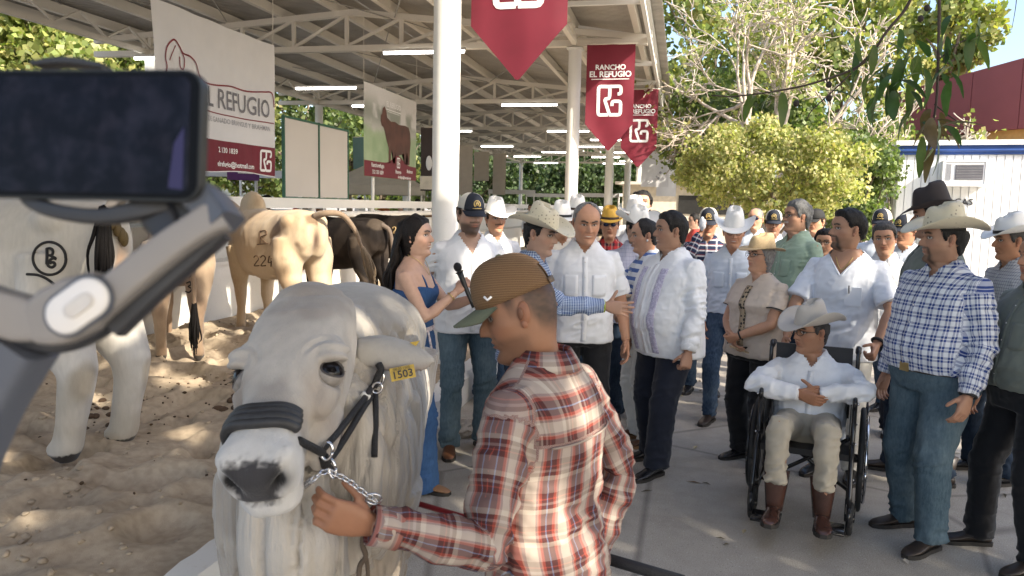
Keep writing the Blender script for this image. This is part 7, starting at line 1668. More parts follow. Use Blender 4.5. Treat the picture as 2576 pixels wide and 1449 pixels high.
def cow(loc, heading, label, colf, s=1.0, tail=None, hump=0.1, head=(0.0, 1.28, 1.42), muz=(0.0, 1.62, 1.12), vox=0.02, tailc=None, legs=None, dew=True, ground=SAND, switch=True, group='cattle tied along the trough', horn=False, udder=False, swc=None, legk=1.0):
    """Animal built facing local +y. heading: world direction it faces."""
    hd = unit([heading[0], heading[1], 0]); rz = math.atan2(-hd[0], hd[1])
    root = tag(empty('bovine', (loc[0], loc[1], ground), rz, s), label, 'cow', group)
    mb = MB(); aa = np.linspace(0, 2 * PI, 28, endpoint=False)
    def ring(y, w, zc, h, e=0.85): return np.stack([np.sign(np.cos(aa)) * np.abs(np.cos(aa)) ** e * w, np.full(28, y), zc + np.sign(np.sin(aa)) * np.abs(np.sin(aa)) ** 0.9 * h], 1)
    mb.loft([ring(*r) for r in ((-0.86, 0.10, 1.2, 0.13), (-0.80, 0.18, 1.17, 0.22), (-0.7, 0.235, 1.15, 0.27), (-0.5, 0.255, 1.12, 0.31), (-0.2, 0.29, 1.04, 0.37), (0.15, 0.31, 1.02, 0.39), (0.45, 0.27, 1.05, 0.38), (0.7, 0.21, 1.07, 0.35), (0.88, 0.15, 1.1, 0.27))])
    for sx in (-1, 1):
        mb.ell((sx * 0.19, -0.6, 1.3), (0.07, 0.12, 0.08), None, 12, 8)                      # hooks
        hl = (legs or {}).get((sx, -1), 0.0); fl = (legs or {}).get((sx, 1), 0.0)
        mb.tube([(sx * 0.15, -0.56, 1.12), (sx * 0.175, -0.58 + hl * 0.2, 0.92), (sx * 0.175, -0.62 + hl * 0.5, 0.72), (sx * 0.165, -0.74 + hl * 0.8, 0.5), (sx * 0.165, -0.72 + hl, 0.38), (sx * 0.165, -0.68 + hl, 0.2), (sx * 0.165, -0.66 + hl, 0.1), (sx * 0.165, -0.61 + hl, 0.03)], [0.17, 0.165, 0.125 * (0.5 + 0.5 * legk), 0.076 * (0.3 + 0.7 * legk), 0.056 * legk, 0.05 * legk, 0.058 * (0.3 + 0.7 * legk), 0.062 * (0.3 + 0.7 * legk)], 16)
        mb.tube([(sx * 0.17, 0.55, 1.0), (sx * 0.175, 0.52, 0.78), (sx * 0.165, 0.54 + fl * 0.5, 0.55), (sx * 0.16, 0.55 + fl, 0.42), (sx * 0.16, 0.54 + fl, 0.3), (sx * 0.16, 0.54 + fl, 0.12), (sx * 0.16, 0.58 + fl, 0.03)], [0.15, 0.115, 0.075, 0.066, 0.046, 0.054, 0.06], 16)
    hp, mz = np.array(head), np.array(muz); nk = np.array([0, 0.72, 1.16])
    mb.tube([nk, nk * 0.5 + hp * 0.5 + [0, 0, -0.04], hp], [(0.17, 0.27), (0.13, 0.2), (0.11, 0.13)], 16)
    mb.tube([hp + (hp - mz) * 0.1, hp, hp * 0.7 + mz * 0.3, hp * 0.35 + mz * 0.65, mz, mz + (mz - hp) * 0.08], [0.08, 0.115, 0.11, 0.08, 0.078, 0.05], 16)
    sd = unit(np.cross(mz - hp, [0, 0, 1.0]))
    for k in (-1, 1): mb.ell(hp + sd * k * 0.19 + [0, 0, -0.06], (0.10, 0.03, 0.055), None, 12, 8)
    if hump: mb.ell((0, 0.55, 1.4), (0.11, 0.24, 0.1 + hump), None, 16, 10)
    if dew: mb.tube([hp * 0.7 + mz * 0.3 + [0, -0.05, -0.14], (0, 0.95, 0.98), (0, 0.8, 0.75), (0, 0.5, 0.68)], [(0.03, 0.08), (0.03, 0.12), (0.035, 0.12), (0.03, 0.05)], 10)
    if udder: mb.ell((0, -0.32, 0.68), (0.12, 0.14, 0.09), None, 14, 10)
    v, q = remesh(mb.verts(), mb.f, vox, 4)
    N = vnormals(v, q); g = fbm(v * [1, 1, 0.6], 6, 3, loc[0]); v = v + N * (0.006 * g + 0.005 * ridge(v * [0.6, 1.2, 0.4], 14, 4) * sstep(0.6, 0.9, v[:, 1]))[:, None]
    v = v + N * (0.012 * gauss(np.abs(v[:, 0]) - 0.1, 0.05) * gauss(v[:, 2] - 0.98, 0.2) * (v[:, 1] < -0.6))[:, None] - N * (0.03 * gauss(v[:, 0], 0.035) * sstep(1.2, 1.05, v[:, 2]) * (v[:, 1] < -0.55))[:, None]
    C = colf(v); C = np.where((v[:, 2] < 0.055)[:, None], np.array([0.035, 0.028, 0.022]), C)
    mkq('body', v, q, M_HIDEW if s > 1.02 else (M_HIDED if C.mean() < 0.06 else M_HIDE), root, True, np.clip(C, 0.005, 0.85))
    T = bez(tail or [(0, -0.84, 1.33), (0, -0.92, 1.22), (0.01, -0.92, 1.0), (0.02, -0.9, 0.8), (0.02, -0.89, 0.66)], 6)
    mb = MB(); mb.tube(T, np.linspace(0.038, 0.014, len(T)), 10); tl = mb.build('tail', M_HIDE, root, True, True); cc = np.tile(np.array(tailc if tailc is not None else colf(np.array([[0, -0.8, 1.2]]))[0]), (len(tl.data.vertices), 1)); tl.data.color_attributes.remove(tl.data.color_attributes[0]); set_col(tl.data, cc)
    if switch:
        r = np.random.default_rng(5); mb = MB(); e = T[-1]; d = unit(T[-1] - T[-4])
        d0 = unit(d + np.array([0, 0, -0.8]))
        for k in range(26):
            o = r.normal(0, 0.018, 3); P = bez([e - d * 0.08 + o * 0.3, e + d0 * 0.08 + o, e + d0 * 0.2 + o * 1.3 + r.normal(0, 0.008, 3), e + d0 * r.uniform(0.25, 0.4) + o * 1.1], 4); mb.tube(P, np.linspace(0.014, 0.004, len(P)), 5)
        mb.tube([e - d * 0.06, e + d0 * 0.06, e + d0 * 0.2, e + d0 * 0.33], [0.016, 0.034, 0.032, 0.012], 10)
        mb.build('tail_switch', swc or M_SWITCH, tl)
    M = np.array(Matrix.LocRotScale(Vector((loc[0], loc[1], ground)), Matrix.Rotation(rz, 3, 'Z').to_quaternion(), Vector((s, s, s))))
    W = v @ M[:3, :3].T + M[:3, 3]
    return root, bvh_of(W, q), M
def marks(root, M, bv, strokes, w, m_, name='brand'):
    """Brand strokes laid on the hide."""
    mb = MB(); Mi = np.linalg.inv(M)
    for st in strokes:
        P = [hit(bv, u, v, 0.003) for u, v in bez(st, 3)]; P = [p for p in P if p is not None]
        if len(P) > 1: P = np.array(P); mb.tube(P @ Mi[:3, :3].T + Mi[:3, 3], w, 5)
    if mb.n: mb.build(name, m_, root)
def arc(u, v, r, a0, a1, n=14, ry=None): return [(u + r * math.cos(math.radians(a)), v + (ry or r) * math.sin(math.radians(a))) for a in np.linspace(a0, a1, n)]
def mix(a, b, k): return np.asarray(a) * (1 - k[:, None]) + np.asarray(b) * k[:, None]
def c_white(v):
    c = mix((0.56, 0.53, 0.48), (0.42, 0.39, 0.34), sstep(-0.2, 0.5, fbm(v, 2.2, 3, 1))); c = mix(c, (0.34, 0.2, 0.12), 0.75 * gauss(v[:, 0] - 0.02, 0.05) * (v[:, 1] < -0.62) * sstep(0.75, 0.9, v[:, 2]) * sstep(1.25, 1.1, v[:, 2]))
    c = mix(c, (0.3, 0.24, 0.16), 0.6 * sstep(0.1, 0.5, noise(v, 4.5, 3)) * sstep(0.85, 0.6, v[:, 2])); return c
def c_tan(v):
    c = mix((0.54, 0.42, 0.285), (0.43, 0.305, 0.19), sstep(-0.3, 0.5, fbm(v, 2.5, 3, 4))); c = mix(c, (0.14, 0.085, 0.05), 0.8 * sstep(0.25, 0.55, fbm(v, 3.2, 3, 8)) * (v[:, 0] < 0.02) * sstep(-0.2, -0.5, v[:, 1]) * sstep(0.75, 0.95, v[:, 2])); return mix(c, (0.10, 0.06, 0.045), gauss(v[:, 0], 0.045) * (v[:, 1] < -0.7) * gauss(v[:, 2] - 1.12, 0.13))
def c_brn(v): return mix((0.34, 0.25, 0.17), (0.22, 0.15, 0.1), sstep(-0.3, 0.5, fbm(v, 2.5, 3, 2)))
def c_dark(v): return mix((0.016, 0.013, 0.012), (0.032, 0.025, 0.021), sstep(0.0, 0.6, fbm(v, 3, 3, 6)))
def c_grey(v): return mix((0.34, 0.32, 0.28), (0.25, 0.16, 0.1), sstep(0.75, 1.0, v[:, 1]))
r1, b1, M1 = cow((-4.12, 3.97), (-1, 0.03), 'white cow with black tail and circled brand, seen from behind beside the phone', c_white, 1.08, [(0, -0.82, 1.36), (-0.08, -0.95, 1.44), (-0.17, -0.98, 1.42), (-0.21, -0.96, 1.34), (-0.215, -0.955, 1.30)], 0.12, vox=0.016, legs={(-1, -1): 0.03, (1, -1): -0.04}, legk=1.6)
marks(r1, M1, b1, [arc(125, 650, 41, 0, 360, 26), [(118, 665), (119, 626)], arc(124, 634, 10, -120, 100, 8, 9), [(126, 643), (140, 650)], [(142, 652), (132, 650), (121, 660), (121, 668), (130, 673), (138, 667), (134, 660), (124, 662)], [(68, 690), (95, 692), (118, 702), (136, 716)], [(162, 710), (160, 728)]], 0.0075, M_BRAND)
# bell strap: dung cake and pink skin under the tail
mb = MB(); Mi = np.linalg.inv(M1); P = np.array([hit(b1, u, v, 0.012) for u, v in ((275, 560), (290, 575), (302, 592), (308, 600)) if hit(b1, u, v) is not None])
if len(P) > 1:
    for p in P: mb.ell(p @ Mi[:3, :3].T + Mi[:3, 3], (0.03, 0.022, 0.045), rotz(0.4), 10, 8)
    mb.build('dung_cake', mat('dung_olive', (0.10, 0.065, 0.02), 0.7, bump=0.8, bscale=40), r1)
r2, b2, M2 = cow((-5.0, 7.05), (-0.55, 0.83), 'brown grey bull with numbers on its thigh between the white cow and the tan one', c_brn, 1.0, [(0, -0.84, 1.33), (0.05, -0.93, 1.22), (0.12, -0.95, 1.0), (0.14, -0.94, 0.7), (0.14, -0.93, 0.5)], 0.12, legs={(1, -1): -0.08})
marks(r2, M2, b2, [[(472, 675), (478, 672), (480, 680), (473, 684), (482, 688), (478, 696)], [(490, 672), (490, 694)], [(470, 712), (478, 709), (481, 716), (474, 721), (483, 727), (476, 736), (468, 733)]], 0.007, M_BRAND)
r3, b3, M3 = cow((-4.42, 7.95), (-0.83, 0.55), 'sunlit tan bull with tail swung to the right and numbers on its rump', c_tan, 1.02, [(0, -0.82, 1.36), (0.06, -0.95, 1.40), (0.22, -1.0, 1.38), (0.36, -1.02, 1.22), (0.42, -1.02, 1.08), (0.5, -1.0, 0.98)], 0.12, vox=0.017, udder=True, swc=mat('grey_brown_tail_hair', (0.2, 0.15, 0.1), 0.8))
marks(r3, M3, b3, [[(655, 580), (655, 612)], [(655, 582), (668, 580), (671, 590), (656, 597), (671, 612)], [(648, 615), (676, 612)], arc(645, 650, 6, -160, 60, 7, 7) + [(640, 668), (652, 668)], arc(662, 650, 6, -160, 60, 7, 7) + [(657, 668), (669, 668)], [(678, 644), (675, 660), (684, 658)], [(683, 650), (682, 670)]], 0.006, mat('dark_brown_brand', (0.10, 0.06, 0.035), 0.8))
cow((-4.6, 10.1), (-0.9, 0.43), 'dark brown cow with dusty rump next to the tan bull', lambda v: mix(c_dark(v), (0.10, 0.078, 0.06), 0.6 * sstep(0.15, 0.5, fbm(v, 3.5, 2, 3)) * sstep(-0.35, -0.6, v[:, 1])), 0.94, [(0, -0.84, 1.33), (0.06, -0.94, 1.25), (0.1, -0.96, 1.0), (0.1, -0.95, 0.7), (0.1, -0.94, 0.5)], 0.0, (0.0, 1.22, 1.22), (0.0, 1.52, 0.92), tailc=(0.13, 0.1, 0.08))
r5, b5, M5 = cow((-4.75, 12.3), (-0.9, 0.43), 'nearly black cow with pale brand behind the dark haired woman', c_dark, 0.95, None, 0.0, (0.0, 1.22, 1.22), (0.0, 1.52, 0.92))
marks(r5, M5, b5, [arc(992, 575, 4, -180, 60, 6), [(996, 578), (989, 586), (998, 586)], arc(1003, 578, 4, 0, 330, 8), arc(1003, 588, 4, 0, 330, 8)], 0.011, mat('pale_brand', (0.45, 0.32, 0.16), 0.8))
cow((-7.75, 10.6), (0.95, 0.3), 'grey humped bull with brown head on the far side of the trough', c_grey, 1.04, None, 0.16, (0.0, 1.25, 1.5), (0.12, 1.58, 1.26), ground=0.12, group='cattle beyond the trough')
cow((-8.3, 13.5), (0.9, 0.4), 'reddish cow beyond the trough under the blank boards', lambda v: mix((0.3, 0.12, 0.05), (0.2, 0.07, 0.03), sstep(-0.3, 0.4, fbm(v, 3, 2))), 0.95, None, 0.05, ground=0.12, group='cattle beyond the trough', vox=0.03)
cow((-8.6, 16.2), (0.9, 0.4), 'orange brown cow beyond the trough by the pole of the bull poster', lambda v: mix((0.4, 0.19, 0.07), (0.28, 0.12, 0.05), sstep(-0.3, 0.4, fbm(v, 3, 2))), 0.95, None, 0.05, ground=0.12, group='cattle beyond the trough', vox=0.03)

# ------------------------------------------------------------------ the grey white bull in front
def hero():
    poll = px(788, 775, 1.86); nose = px(650, 1172, 1.47); L = np.linalg.norm(nose - poll); a = (nose - poll) / L
    n0 = -FWD * math.cos(0.10) - CR * math.sin(0.10) + np.array([0, 0, 0.25]); n = unit(n0 - a * (n0 @ a)); s = np.cross(a, n); s = s if s @ CR > 0 else -s
    base = np.array([px(860, 1030, 2.6)[0], px(860, 1030, 2.6)[1], 0.0])
    root = tag(empty('bull', base), 'large grey white bull with rope halter and yellow ear tag led by the handler', 'bull')
    H = lambda t, x, y: poll + a * (t * L) + s * x + n * y
    aa = np.linspace(0, 2 * PI, 48, endpoint=False)
    def hring(t, w, f, b, e=0.72, cy=0.0, jw=0.8):
        c_, s_ = np.cos(aa), np.sin(aa); w = w * np.interp(t, [0.0, 0.55, 0.66, 0.84, 0.95], [0.86, 0.85, 0.82, 0.82, 0.92]); x = np.sign(c_) * np.abs(c_) ** e * w; y = np.where(s_ > 0, np.abs(s_) ** 0.8 * f, -np.abs(s_) ** 0.9 * b); x = x * np.where(s_ < 0, 1 - (1 - jw) * np.abs(s_), 1.0)
        return np.array([H(t, x[i], y[i] + cy) for i in range(48)])
    mb = MB()
    mb.loft([hring(*r) for r in ((-0.06, 0.075, -0.02, 0.12), (-0.035, 0.105, 0.02, 0.15), (0.01, 0.12, 0.05, 0.17), (0.1, 0.129, 0.07, 0.19), (0.22, 0.132, 0.08, 0.21), (0.34, 0.131, 0.078, 0.22), (0.46, 0.125, 0.07, 0.22), (0.56, 0.108, 0.062, 0.205), (0.66, 0.09, 0.056, 0.175), (0.74, 0.076, 0.053, 0.15), (0.82, 0.077, 0.053, 0.135), (0.90, 0.083, 0.054, 0.125), (0.97, 0.086, 0.051, 0.118), (1.03, 0.083, 0.042, 0.108), (1.075, 0.07, 0.022, 0.085), (1.095, 0.045, 0.0, 0.06))])
    for k in (-1, 1):
        mb.ell(H(0.44, k * 0.094, 0.032), (0.04, 0.045, 0.03), np.stack([s, a, n], 1), 14, 10)       # brow
        mb.ell(H(0.58, k * 0.082, -0.02), (0.03, 0.06, 0.04), np.stack([s, a, n], 1), 14, 10)
        mb.ell(H(0.99, k * 0.047, 0.022), (0.032, 0.04, 0.026), np.stack([s, a, n], 1), 14, 10)       # nostril wing
        mb.ell(H(0.62, k * 0.06, -0.11), (0.035, 0.10, 0.07), np.stack([s, a, n], 1), 14, 10)         # cheek
    mb.ell(H(1.0, 0, -0.085), (0.062, 0.05, 0.035), np.stack([s, a, n], 1), 16, 10)                    # chin
    mb.ell(H(0.03, 0, 0.03), (0.09, 0.06, 0.04), np.stack([s, a, n], 1), 14, 10)
    v, q = remesh(mb.verts(), mb.f, 0.0055, 4)
    d = v - poll; T = d @ a / L; X = d @ s; Y = d @ n; N = vnormals(v, q)
    eyec = [(0.51, 0.098, 0.010), (0.51, -0.098, 0.010)]
    for t0, x0, y0 in eyec:
        e = H(t0, x0, y0); dd = np.linalg.norm(v - e, axis=1); v = v - N * (0.032 * gauss(dd, 0.031))[:, None] + N * (0.006 * gauss(dd - 0.045, 0.012))[:, None]
        dv = v - e; up = dv @ (-a); v = v + N * (0.004 * np.sin((dd - 0.035) * 300) * sstep(0.034, 0.042, dd) * sstep(0.1, 0.06, dd) * sstep(-0.03, 0.03, up))[:, None]
    for k in (-1, 1):                                           # nostrils, hollowed
        e = H(1.055, k * 0.046, -0.008); r = v - e; lu = r @ unit(s * k * 0.6 + n * 0.8); lw = r @ unit(n * 0.6 - s * k * 0.8); la = r @ a
        m_ = np.exp(-((lu / 0.026) ** 2 + (lw / 0.0115) ** 2 + (la / 0.05) ** 2)); v = v - (N * 0.8 + a * 0.2) * (0.026 * m_)[:, None]
    v = v - N * (0.008 * gauss(Y + 0.058, 0.006) * sstep(0.86, 0.95, T))[:, None]     # mouth line
    v = v + N * (0.0025 * fbm(v, 16, 3, 2) + 0.0045 * ridge(np.stack([X * 3, Y, T * L * 0.7], 1), 15, 3) * sstep(-0.05, -0.15, Y) * sstep(0.1, 0.3, T))[:, None]
    C = mix((0.40, 0.375, 0.345), (0.295, 0.27, 0.245), sstep(-0.3, 0.5, fbm(v, 9, 3, 1)))
    C = mix(C, (0.25, 0.21, 0.18), 0.6 * gauss(X, 0.06) * sstep(0.55, 0.05, T) * (Y > 0)); C = mix(C, (0.24, 0.195, 0.16), 0.6 * gauss(np.abs(X) - 0.085, 0.03) * gauss(T - 0.66, 0.12))
    C = mix(C, (0.50, 0.50, 0.50), sstep(0.8, 0.92, T) * 0.85)
    sp_ = noise(v, 150, 5) * 0.006 + noise(v, 60, 2) * 0.003; pad = sstep(0.008, -0.006, np.maximum(np.abs(X) - 0.054 + 0.35 * np.maximum(-Y - 0.0, 0), np.maximum(Y - 0.034, -Y - 0.06)) + sp_) * sstep(0.955, 0.985, T + sp_ * 0.6)
    C = mix(C, (0.034, 0.033, 0.037), pad)
    for k in (-1, 1):
        e = H(1.05, k * 0.046, -0.008); C = mix(C, (0.006, 0.006, 0.007), np.clip(1.5 * np.exp(-(np.linalg.norm(v - e, axis=1) / 0.02) ** 2), 0, 1))  # darkness inside the nostril hollows, painted into the hide colour
    for t0, x0, y0 in eyec: C = mix(C, (0.10, 0.08, 0.07), 0.95 * gauss(np.linalg.norm((v - H(t0, x0, y0)) * 1.0, axis=1), 0.03))
    fl = sstep(0.5, 1.2, np.abs(noise(np.stack([X, Y, T], 1), 60))) ; parts = [(v, q, C)]
    # ears: cupped leaves
    def ear(pts, wid, nrm, twist=0.0):
        P = bez(pts, 6); m_ = len(P); rings = []; T_, _, _ = frames(P)
        for i, p in enumerate(P):
            t = i / (m_ - 1); w = wid * (math.sin(PI * min(0.18 + 0.82 * t, 1.0)) ** 0.75) * (1 - 0.2 * t) + 0.004; sdv = unit(np.cross(T_[i], nrm)); nn = np.cross(sdv, T_[i])
            ph = np.linspace(0, 2 * PI, 20, endpoint=False); rings.append(np.array([p + sdv * w * math.cos(q_) + nn * (0.010 * math.sin(q_) * (1.4 - t) - 0.45 * w * math.cos(q_) ** 2) for q_ in ph]))
        mbb = MB(); mbb.loft(rings); return mbb
    e1 = ear([px(900, 872, 1.93), px(955, 872, 1.93), px(1020, 886, 1.94), px(1066, 900, 1.95), px(1096, 907, 1.96)], 0.055, unit(-FWD * 0.75 + np.array([0, 0, 0.75])))
    ev, eq = remesh(e1.verts(), e1.f, 0.0055, 2); ec = mix(np.tile([[0.36, 0.35, 0.335]], (len(ev), 1)), (0.22, 0.16, 0.14), 0.6 * sstep(0.03, 0.0, (ev - px(985, 925, 1.98)) @ np.array([0, 0, 1.0]) + 0.0)); parts.append((ev, eq, ec))
    e2 = ear([px(660, 880, 1.93), px(630, 878, 1.99), px(605, 880, 2.04), px(588, 884, 2.08)], 0.045, unit(-FWD * 0.35 + np.array([0, 0, 1.0])))
    ev, eq = remesh(e2.verts(), e2.f, 0.006, 2); parts.append((ev, eq, np.tile([[0.34, 0.32, 0.31]], (len(ev), 1))))
    # trunk, hump, neck, dewlap, legs
    mb = MB(); ax = [(790, 1235, 1.80), (830, 1150, 2.08), (852, 1045, 2.5), (885, 985, 3.0), (905, 950, 3.6), (915, 930, 4.1)]; rad = [(0.15, 0.25), (0.235, 0.36), (0.285, 0.385), (0.30, 0.39), (0.29, 0.37), (0.2, 0.3)]
    rings = []
    fa = np.linspace(0, 2 * PI, 40, endpoint=False)
    P = bez([px(*p) for p in ax], 4); RR = np.array([np.interp(np.linspace(0, 5, len(P)), range(6), [r[k] for r in rad]) for k in (0, 1)]).T
    dirv = unit(P[-1] - P[0]); dirv[2] = 0; dirv = unit(dirv); rt = np.array([dirv[1], -dirv[0], 0])
    for p, (rw, rh) in zip(P, RR): rings.append(np.array([p + rt * rw * (1.0 if math.sin(f) > 0 else 1 + 0.22 * math.sin(f)) * np.sign(math.cos(f)) * abs(math.cos(f)) ** 0.85 + np.array([0, 0, rh * np.sign(math.sin(f)) * abs(math.sin(f)) ** 0.9]) for f in fa]))
    mb.loft(rings)
    Rm = np.stack([rt, dirv, [0, 0, 1.0]], 1)
    mb.ell(px(890, 838, 2.36), (0.215, 0.30, 0.155), Rm, 22, 14); mb.ell(px(800, 850, 2.08), (0.16, 0.2, 0.11), Rm, 18, 12)
    mb.tube([H(0.12, 0.0, -0.13), px(800, 980, 2.02), px(815, 1080, 2.2)], [(0.12, 0.14), (0.17, 0.24), (0.21, 0.32)], 24)
    mb.tube([px(955, 1000, 2.12), px(950, 1150, 2.2), px(935, 1280, 2.2)], [0.11, 0.12, 0.11], 18)
    # dewlap: a thick hanging flap from the throat to between the legs
    mb.tube([H(0.72, 0, -0.15), px(725, 1210, 1.72), px(735, 1330, 1.74), px(745, 1430, 1.78), px(760, 1520, 1.87)], [(0.05, 0.06), (0.09, 0.09), (0.11, 0.13), (0.12, 0.13), (0.1, 0.1)], 20)
    mb.tube([px(650, 1050, 1.93), px(640, 1200, 1.88), px(645, 1330, 1.9), px(660, 1460, 1.95)], [0.07, 0.085, 0.09, 0.09], 16)
    for (u, d_, up_) in ((925, 2.18, 1220), (690, 2.12, 1260)):
        t_ = px(u, up_, d_); t_ = np.array(t_); g = np.array([t_[0], t_[1], 0.0]); mb.tube([t_, g + [0, 0, 0.78], g + [0, 0, 0.62], g + [0, 0, 0.46], g + [0, 0, 0.34], g + [0, 0, 0.14], g - dirv * 0.03 + [0, 0, 0.03]], [0.16, 0.125, 0.085, 0.082, 0.056, 0.066, 0.075], 18)
    for (u, d_, fx) in ((1000, 3.78, 0.0), (812, 3.72, 0.0)):
        t_ = px(u, 1180, d_); g = np.array([t_[0], t_[1], 0.0]); mb.tube([g - dirv * 0.05 + [0, 0, 1.05], g - dirv * 0.05 + [0, 0, 0.8], g + dirv * 0.1 + [0, 0, 0.5], g + dirv * 0.06 + [0, 0, 0.3], g + dirv * 0.03 + [0, 0, 0.1], g - dirv * 0.02 + [0, 0, 0.03]], [0.2, 0.16, 0.08, 0.056, 0.062, 0.07], 18)
    mb.ell(px(900, 1290, 3.0), (0.1, 0.25, 0.12), Rm, 14, 10)
    bv_, bq = remesh(mb.verts(), mb.f, 0.008, 7)
    N = vnormals(bv_, bq); lat = (bv_ - base) @ rt; dep = (bv_ - base) @ dirv; z = bv_[:, 2]
    fr = sstep(0.05, -0.35, dep) * sstep(1.5, 1.3, z); sp2 = np.stack([lat + 0.05 * noise(bv_, 3.0, 2), dep * 0.8, z * 0.10], 1)
    pl = 0.35 * ridge(sp2, 9, 4.4) - 1.5 * np.exp(-(noise(sp2, 17, 2.2) / 0.10) ** 2) - 0.8 * np.exp(-(noise(sp2, 33, 7.7) / 0.16) ** 2) + 0.5
    side = sstep(0.7, 0.2, dep) * sstep(1.5, 1.3, z) * (1 - fr) * sstep(0.35, 0.6, z)
    bv_ = bv_ + N * (0.0125 * pl * fr + 0.0075 * pl * side + 0.004 * fbm(bv_, 7, 3, 3))[:, None]
    hmp = gauss(dep + 0.3, 0.45) * sstep(1.3, 1.5, z)
    C2 = mix((0.42, 0.395, 0.36), (0.31, 0.285, 0.255), sstep(-0.4, 0.5, fbm(bv_, 5, 3, 7))); C2 = mix(C2, (0.27, 0.25, 0.225), 0.6 * hmp); C2 = mix(C2, (0.36, 0.28, 0.205), 0.6 * sstep(0.95, 0.6, z) * sstep(0.3, -0.2, dep)); C2 = np.where((z < 0.06)[:, None], np.array([0.04, 0.034, 0.03]), C2)  # warm bounce light low on the dewlap is put into the hide colour
    parts.append((bv_, bq, C2))
    V = np.vstack([p[0] for p in parts]); off = np.cumsum([0] + [len(p[0]) for p in parts]); Q = np.vstack([p[1] + o for p, o in zip(parts, off)]); Cc = np.vstack([p[2] for p in parts])
    t = NT('loose_neck_hide'); co = t.coord(); n_ = t.noise(t.coord(None, (1, 1, 0.3)), 45, 4); t.base(t.mix(1.0, t.attr('Col'), t.ramp(n_, [(0.25, (0.92,) * 3), (0.75, (1.08,) * 3)]), 'MULTIPLY')); t.set(Roughness=0.7); t.b.inputs['Specular IOR Level'].default_value = 0.2; t.b.inputs['Sheen Weight'].default_value = 0.2
    st = t.noise(t.coord(None, (1, 1, 0.07)), 26, 3, 0.6); fur = t.noise(t.coord(None, (1, 1, 0.35)), 260, 3); b1 = t.n('ShaderNodeBump'); b1.inputs['Strength'].default_value = 0.55; b1.inputs['Distance'].default_value = 0.014; t.l(t.ramp(st, [(0.3, (0, 0, 0)), (0.5, (0.75,) * 3), (0.7, (1, 1, 1))]), b1.inputs['Height']); b2 = t.n('ShaderNodeBump'); b2.inputs['Strength'].default_value = 0.45; b2.inputs['Distance'].default_value = 0.003; t.l(fur, b2.inputs['Height']); t.l(b1.outputs[0], b2.inputs['Normal']); t.l(b2.outputs[0], t.b.inputs['Normal'])
    bo = mkq('body', V - base, Q, [M_HIDEW, t.m], root, True, np.clip(Cc * [1.10, 1.08, 1.05], 0.004, 0.8))
    lowf = np.zeros(len(Q), np.int32); k0 = len(Q) - len(bq); fz = bv_[bq[:, 0], 2]; fd_ = (bv_[bq[:, 0]] - base) @ dirv; lowf[k0:] = (fz + 0.06 * noise(bv_[bq[:, 0]], 6) < 1.36 - 0.12 * fd_) & (fz > 0.55); bo.data.polygons.foreach_set('material_index', lowf)
    bv = bvh_of(V, Q)
    # eyes with lids and lashes
    M_EYE = mat('dark_wet_eye', (0.006, 0.005, 0.006), 0.16, spec=0.25)
    M_LID = mat('dark_eyelid', (0.05, 0.042, 0.04), 0.5); M_LIDW = mat('grey_eyelid', (0.27, 0.245, 0.22), 0.75, var=0.2, vscale=60, bump=0.5, bscale=150)
    for k, (t0, x0, y0) in zip((1, -1), eyec):
        e = H(t0, x0 - k * 0.009, y0 - 0.003); ey = MB(); ey.ell(e - base, (0.031,) * 3, None, 20, 14); eo = ey.build('eye', M_EYE, root)
        o_ = unit(s * k * 0.68 + n * 0.66 + a * 0.22); ex = unit(np.cross(o_, np.cross(a, o_)) * 0.9); ev_ = np.cross(ex, o_)
        ax1 = unit(a - o_ * (a @ o_)); ax2 = np.cross(o_, ax1)
        # the long axis of the opening slants from the inner corner up and out
        la_ = unit(ax2 * 0.95 + ax1 * (-0.22 if ax2 @ CR > 0 else 0.22)); sa_ = unit(np.cross(o_, la_)); sa_ = sa_ if sa_ @ a < 0 else -sa_
        qs = np.linspace(0, 2 * PI, 33)[:-1]; rb = 0.031
        def onball(k, r, k2=1.0): return np.array([e + r * unit(o_ + la_ * 1.4 * k * math.cos(q_) + sa_ * (0.74 if math.sin(q_) > 0 else 0.66) * k * k2 * math.sin(q_) * (1 - 0.25 * math.cos(q_) * (1 if k < 1.5 else 0))) for q_ in qs])
        l = MB(); l.tube(np.vstack([onball(1.0, rb * 1.03), onball(1.0, rb * 1.03)[:1]]) - base, 0.0026, 8); l.build('eyelid_rim', M_LID, eo)
        l = MB(); l.loft([onball(1.0, rb * 1.0) - base, onball(1.06, rb * 1.09) - base, onball(1.4, rb * 1.12) - base, onball(2.0, rb * 1.12) - base, onball(4.0, rb * 1.08) - base, onball(12, rb * 1.04) - base], caps=False); l.build('eyelid', M_LIDW, eo)
        l = MB(); r = np.random.default_rng(2)
        for p in onball(1.03, rb * 1.05)[3:14]: l.tube([p - base, p - base + o_ * 0.010 + sa_ * 0.001 - np.array([0, 0, 0.007]) + r.normal(0, 0.002, 3)], [0.001, 0.0005], 4)
        l.build('eyelashes', M_BRAND, eo)
    # halter laid over the head
    M_RUB = mat('black_rubber_noseband', (0.028, 0.028, 0.03), 0.55, var=0.3, vscale=40, bump=0.3, bscale=120); M_ROPE = mat('black_braided_rope', (0.016, 0.016, 0.018), 0.6, var=0.4, vscale=200, bump=1.0, bscale=320); M_CHR = mat('chrome', (0.65, 0.65, 0.67), 0.16, 1.0)
    hal = tag(empty('halter', H(0.72, 0, 0.06)), 'black rope halter with padded noseband and steel rings on the bull head', 'halter'); ho = np.array(hal.location)
    nb = MB(); xs = np.linspace(-0.5 * PI - 0.35, 0.36 * PI, 26)
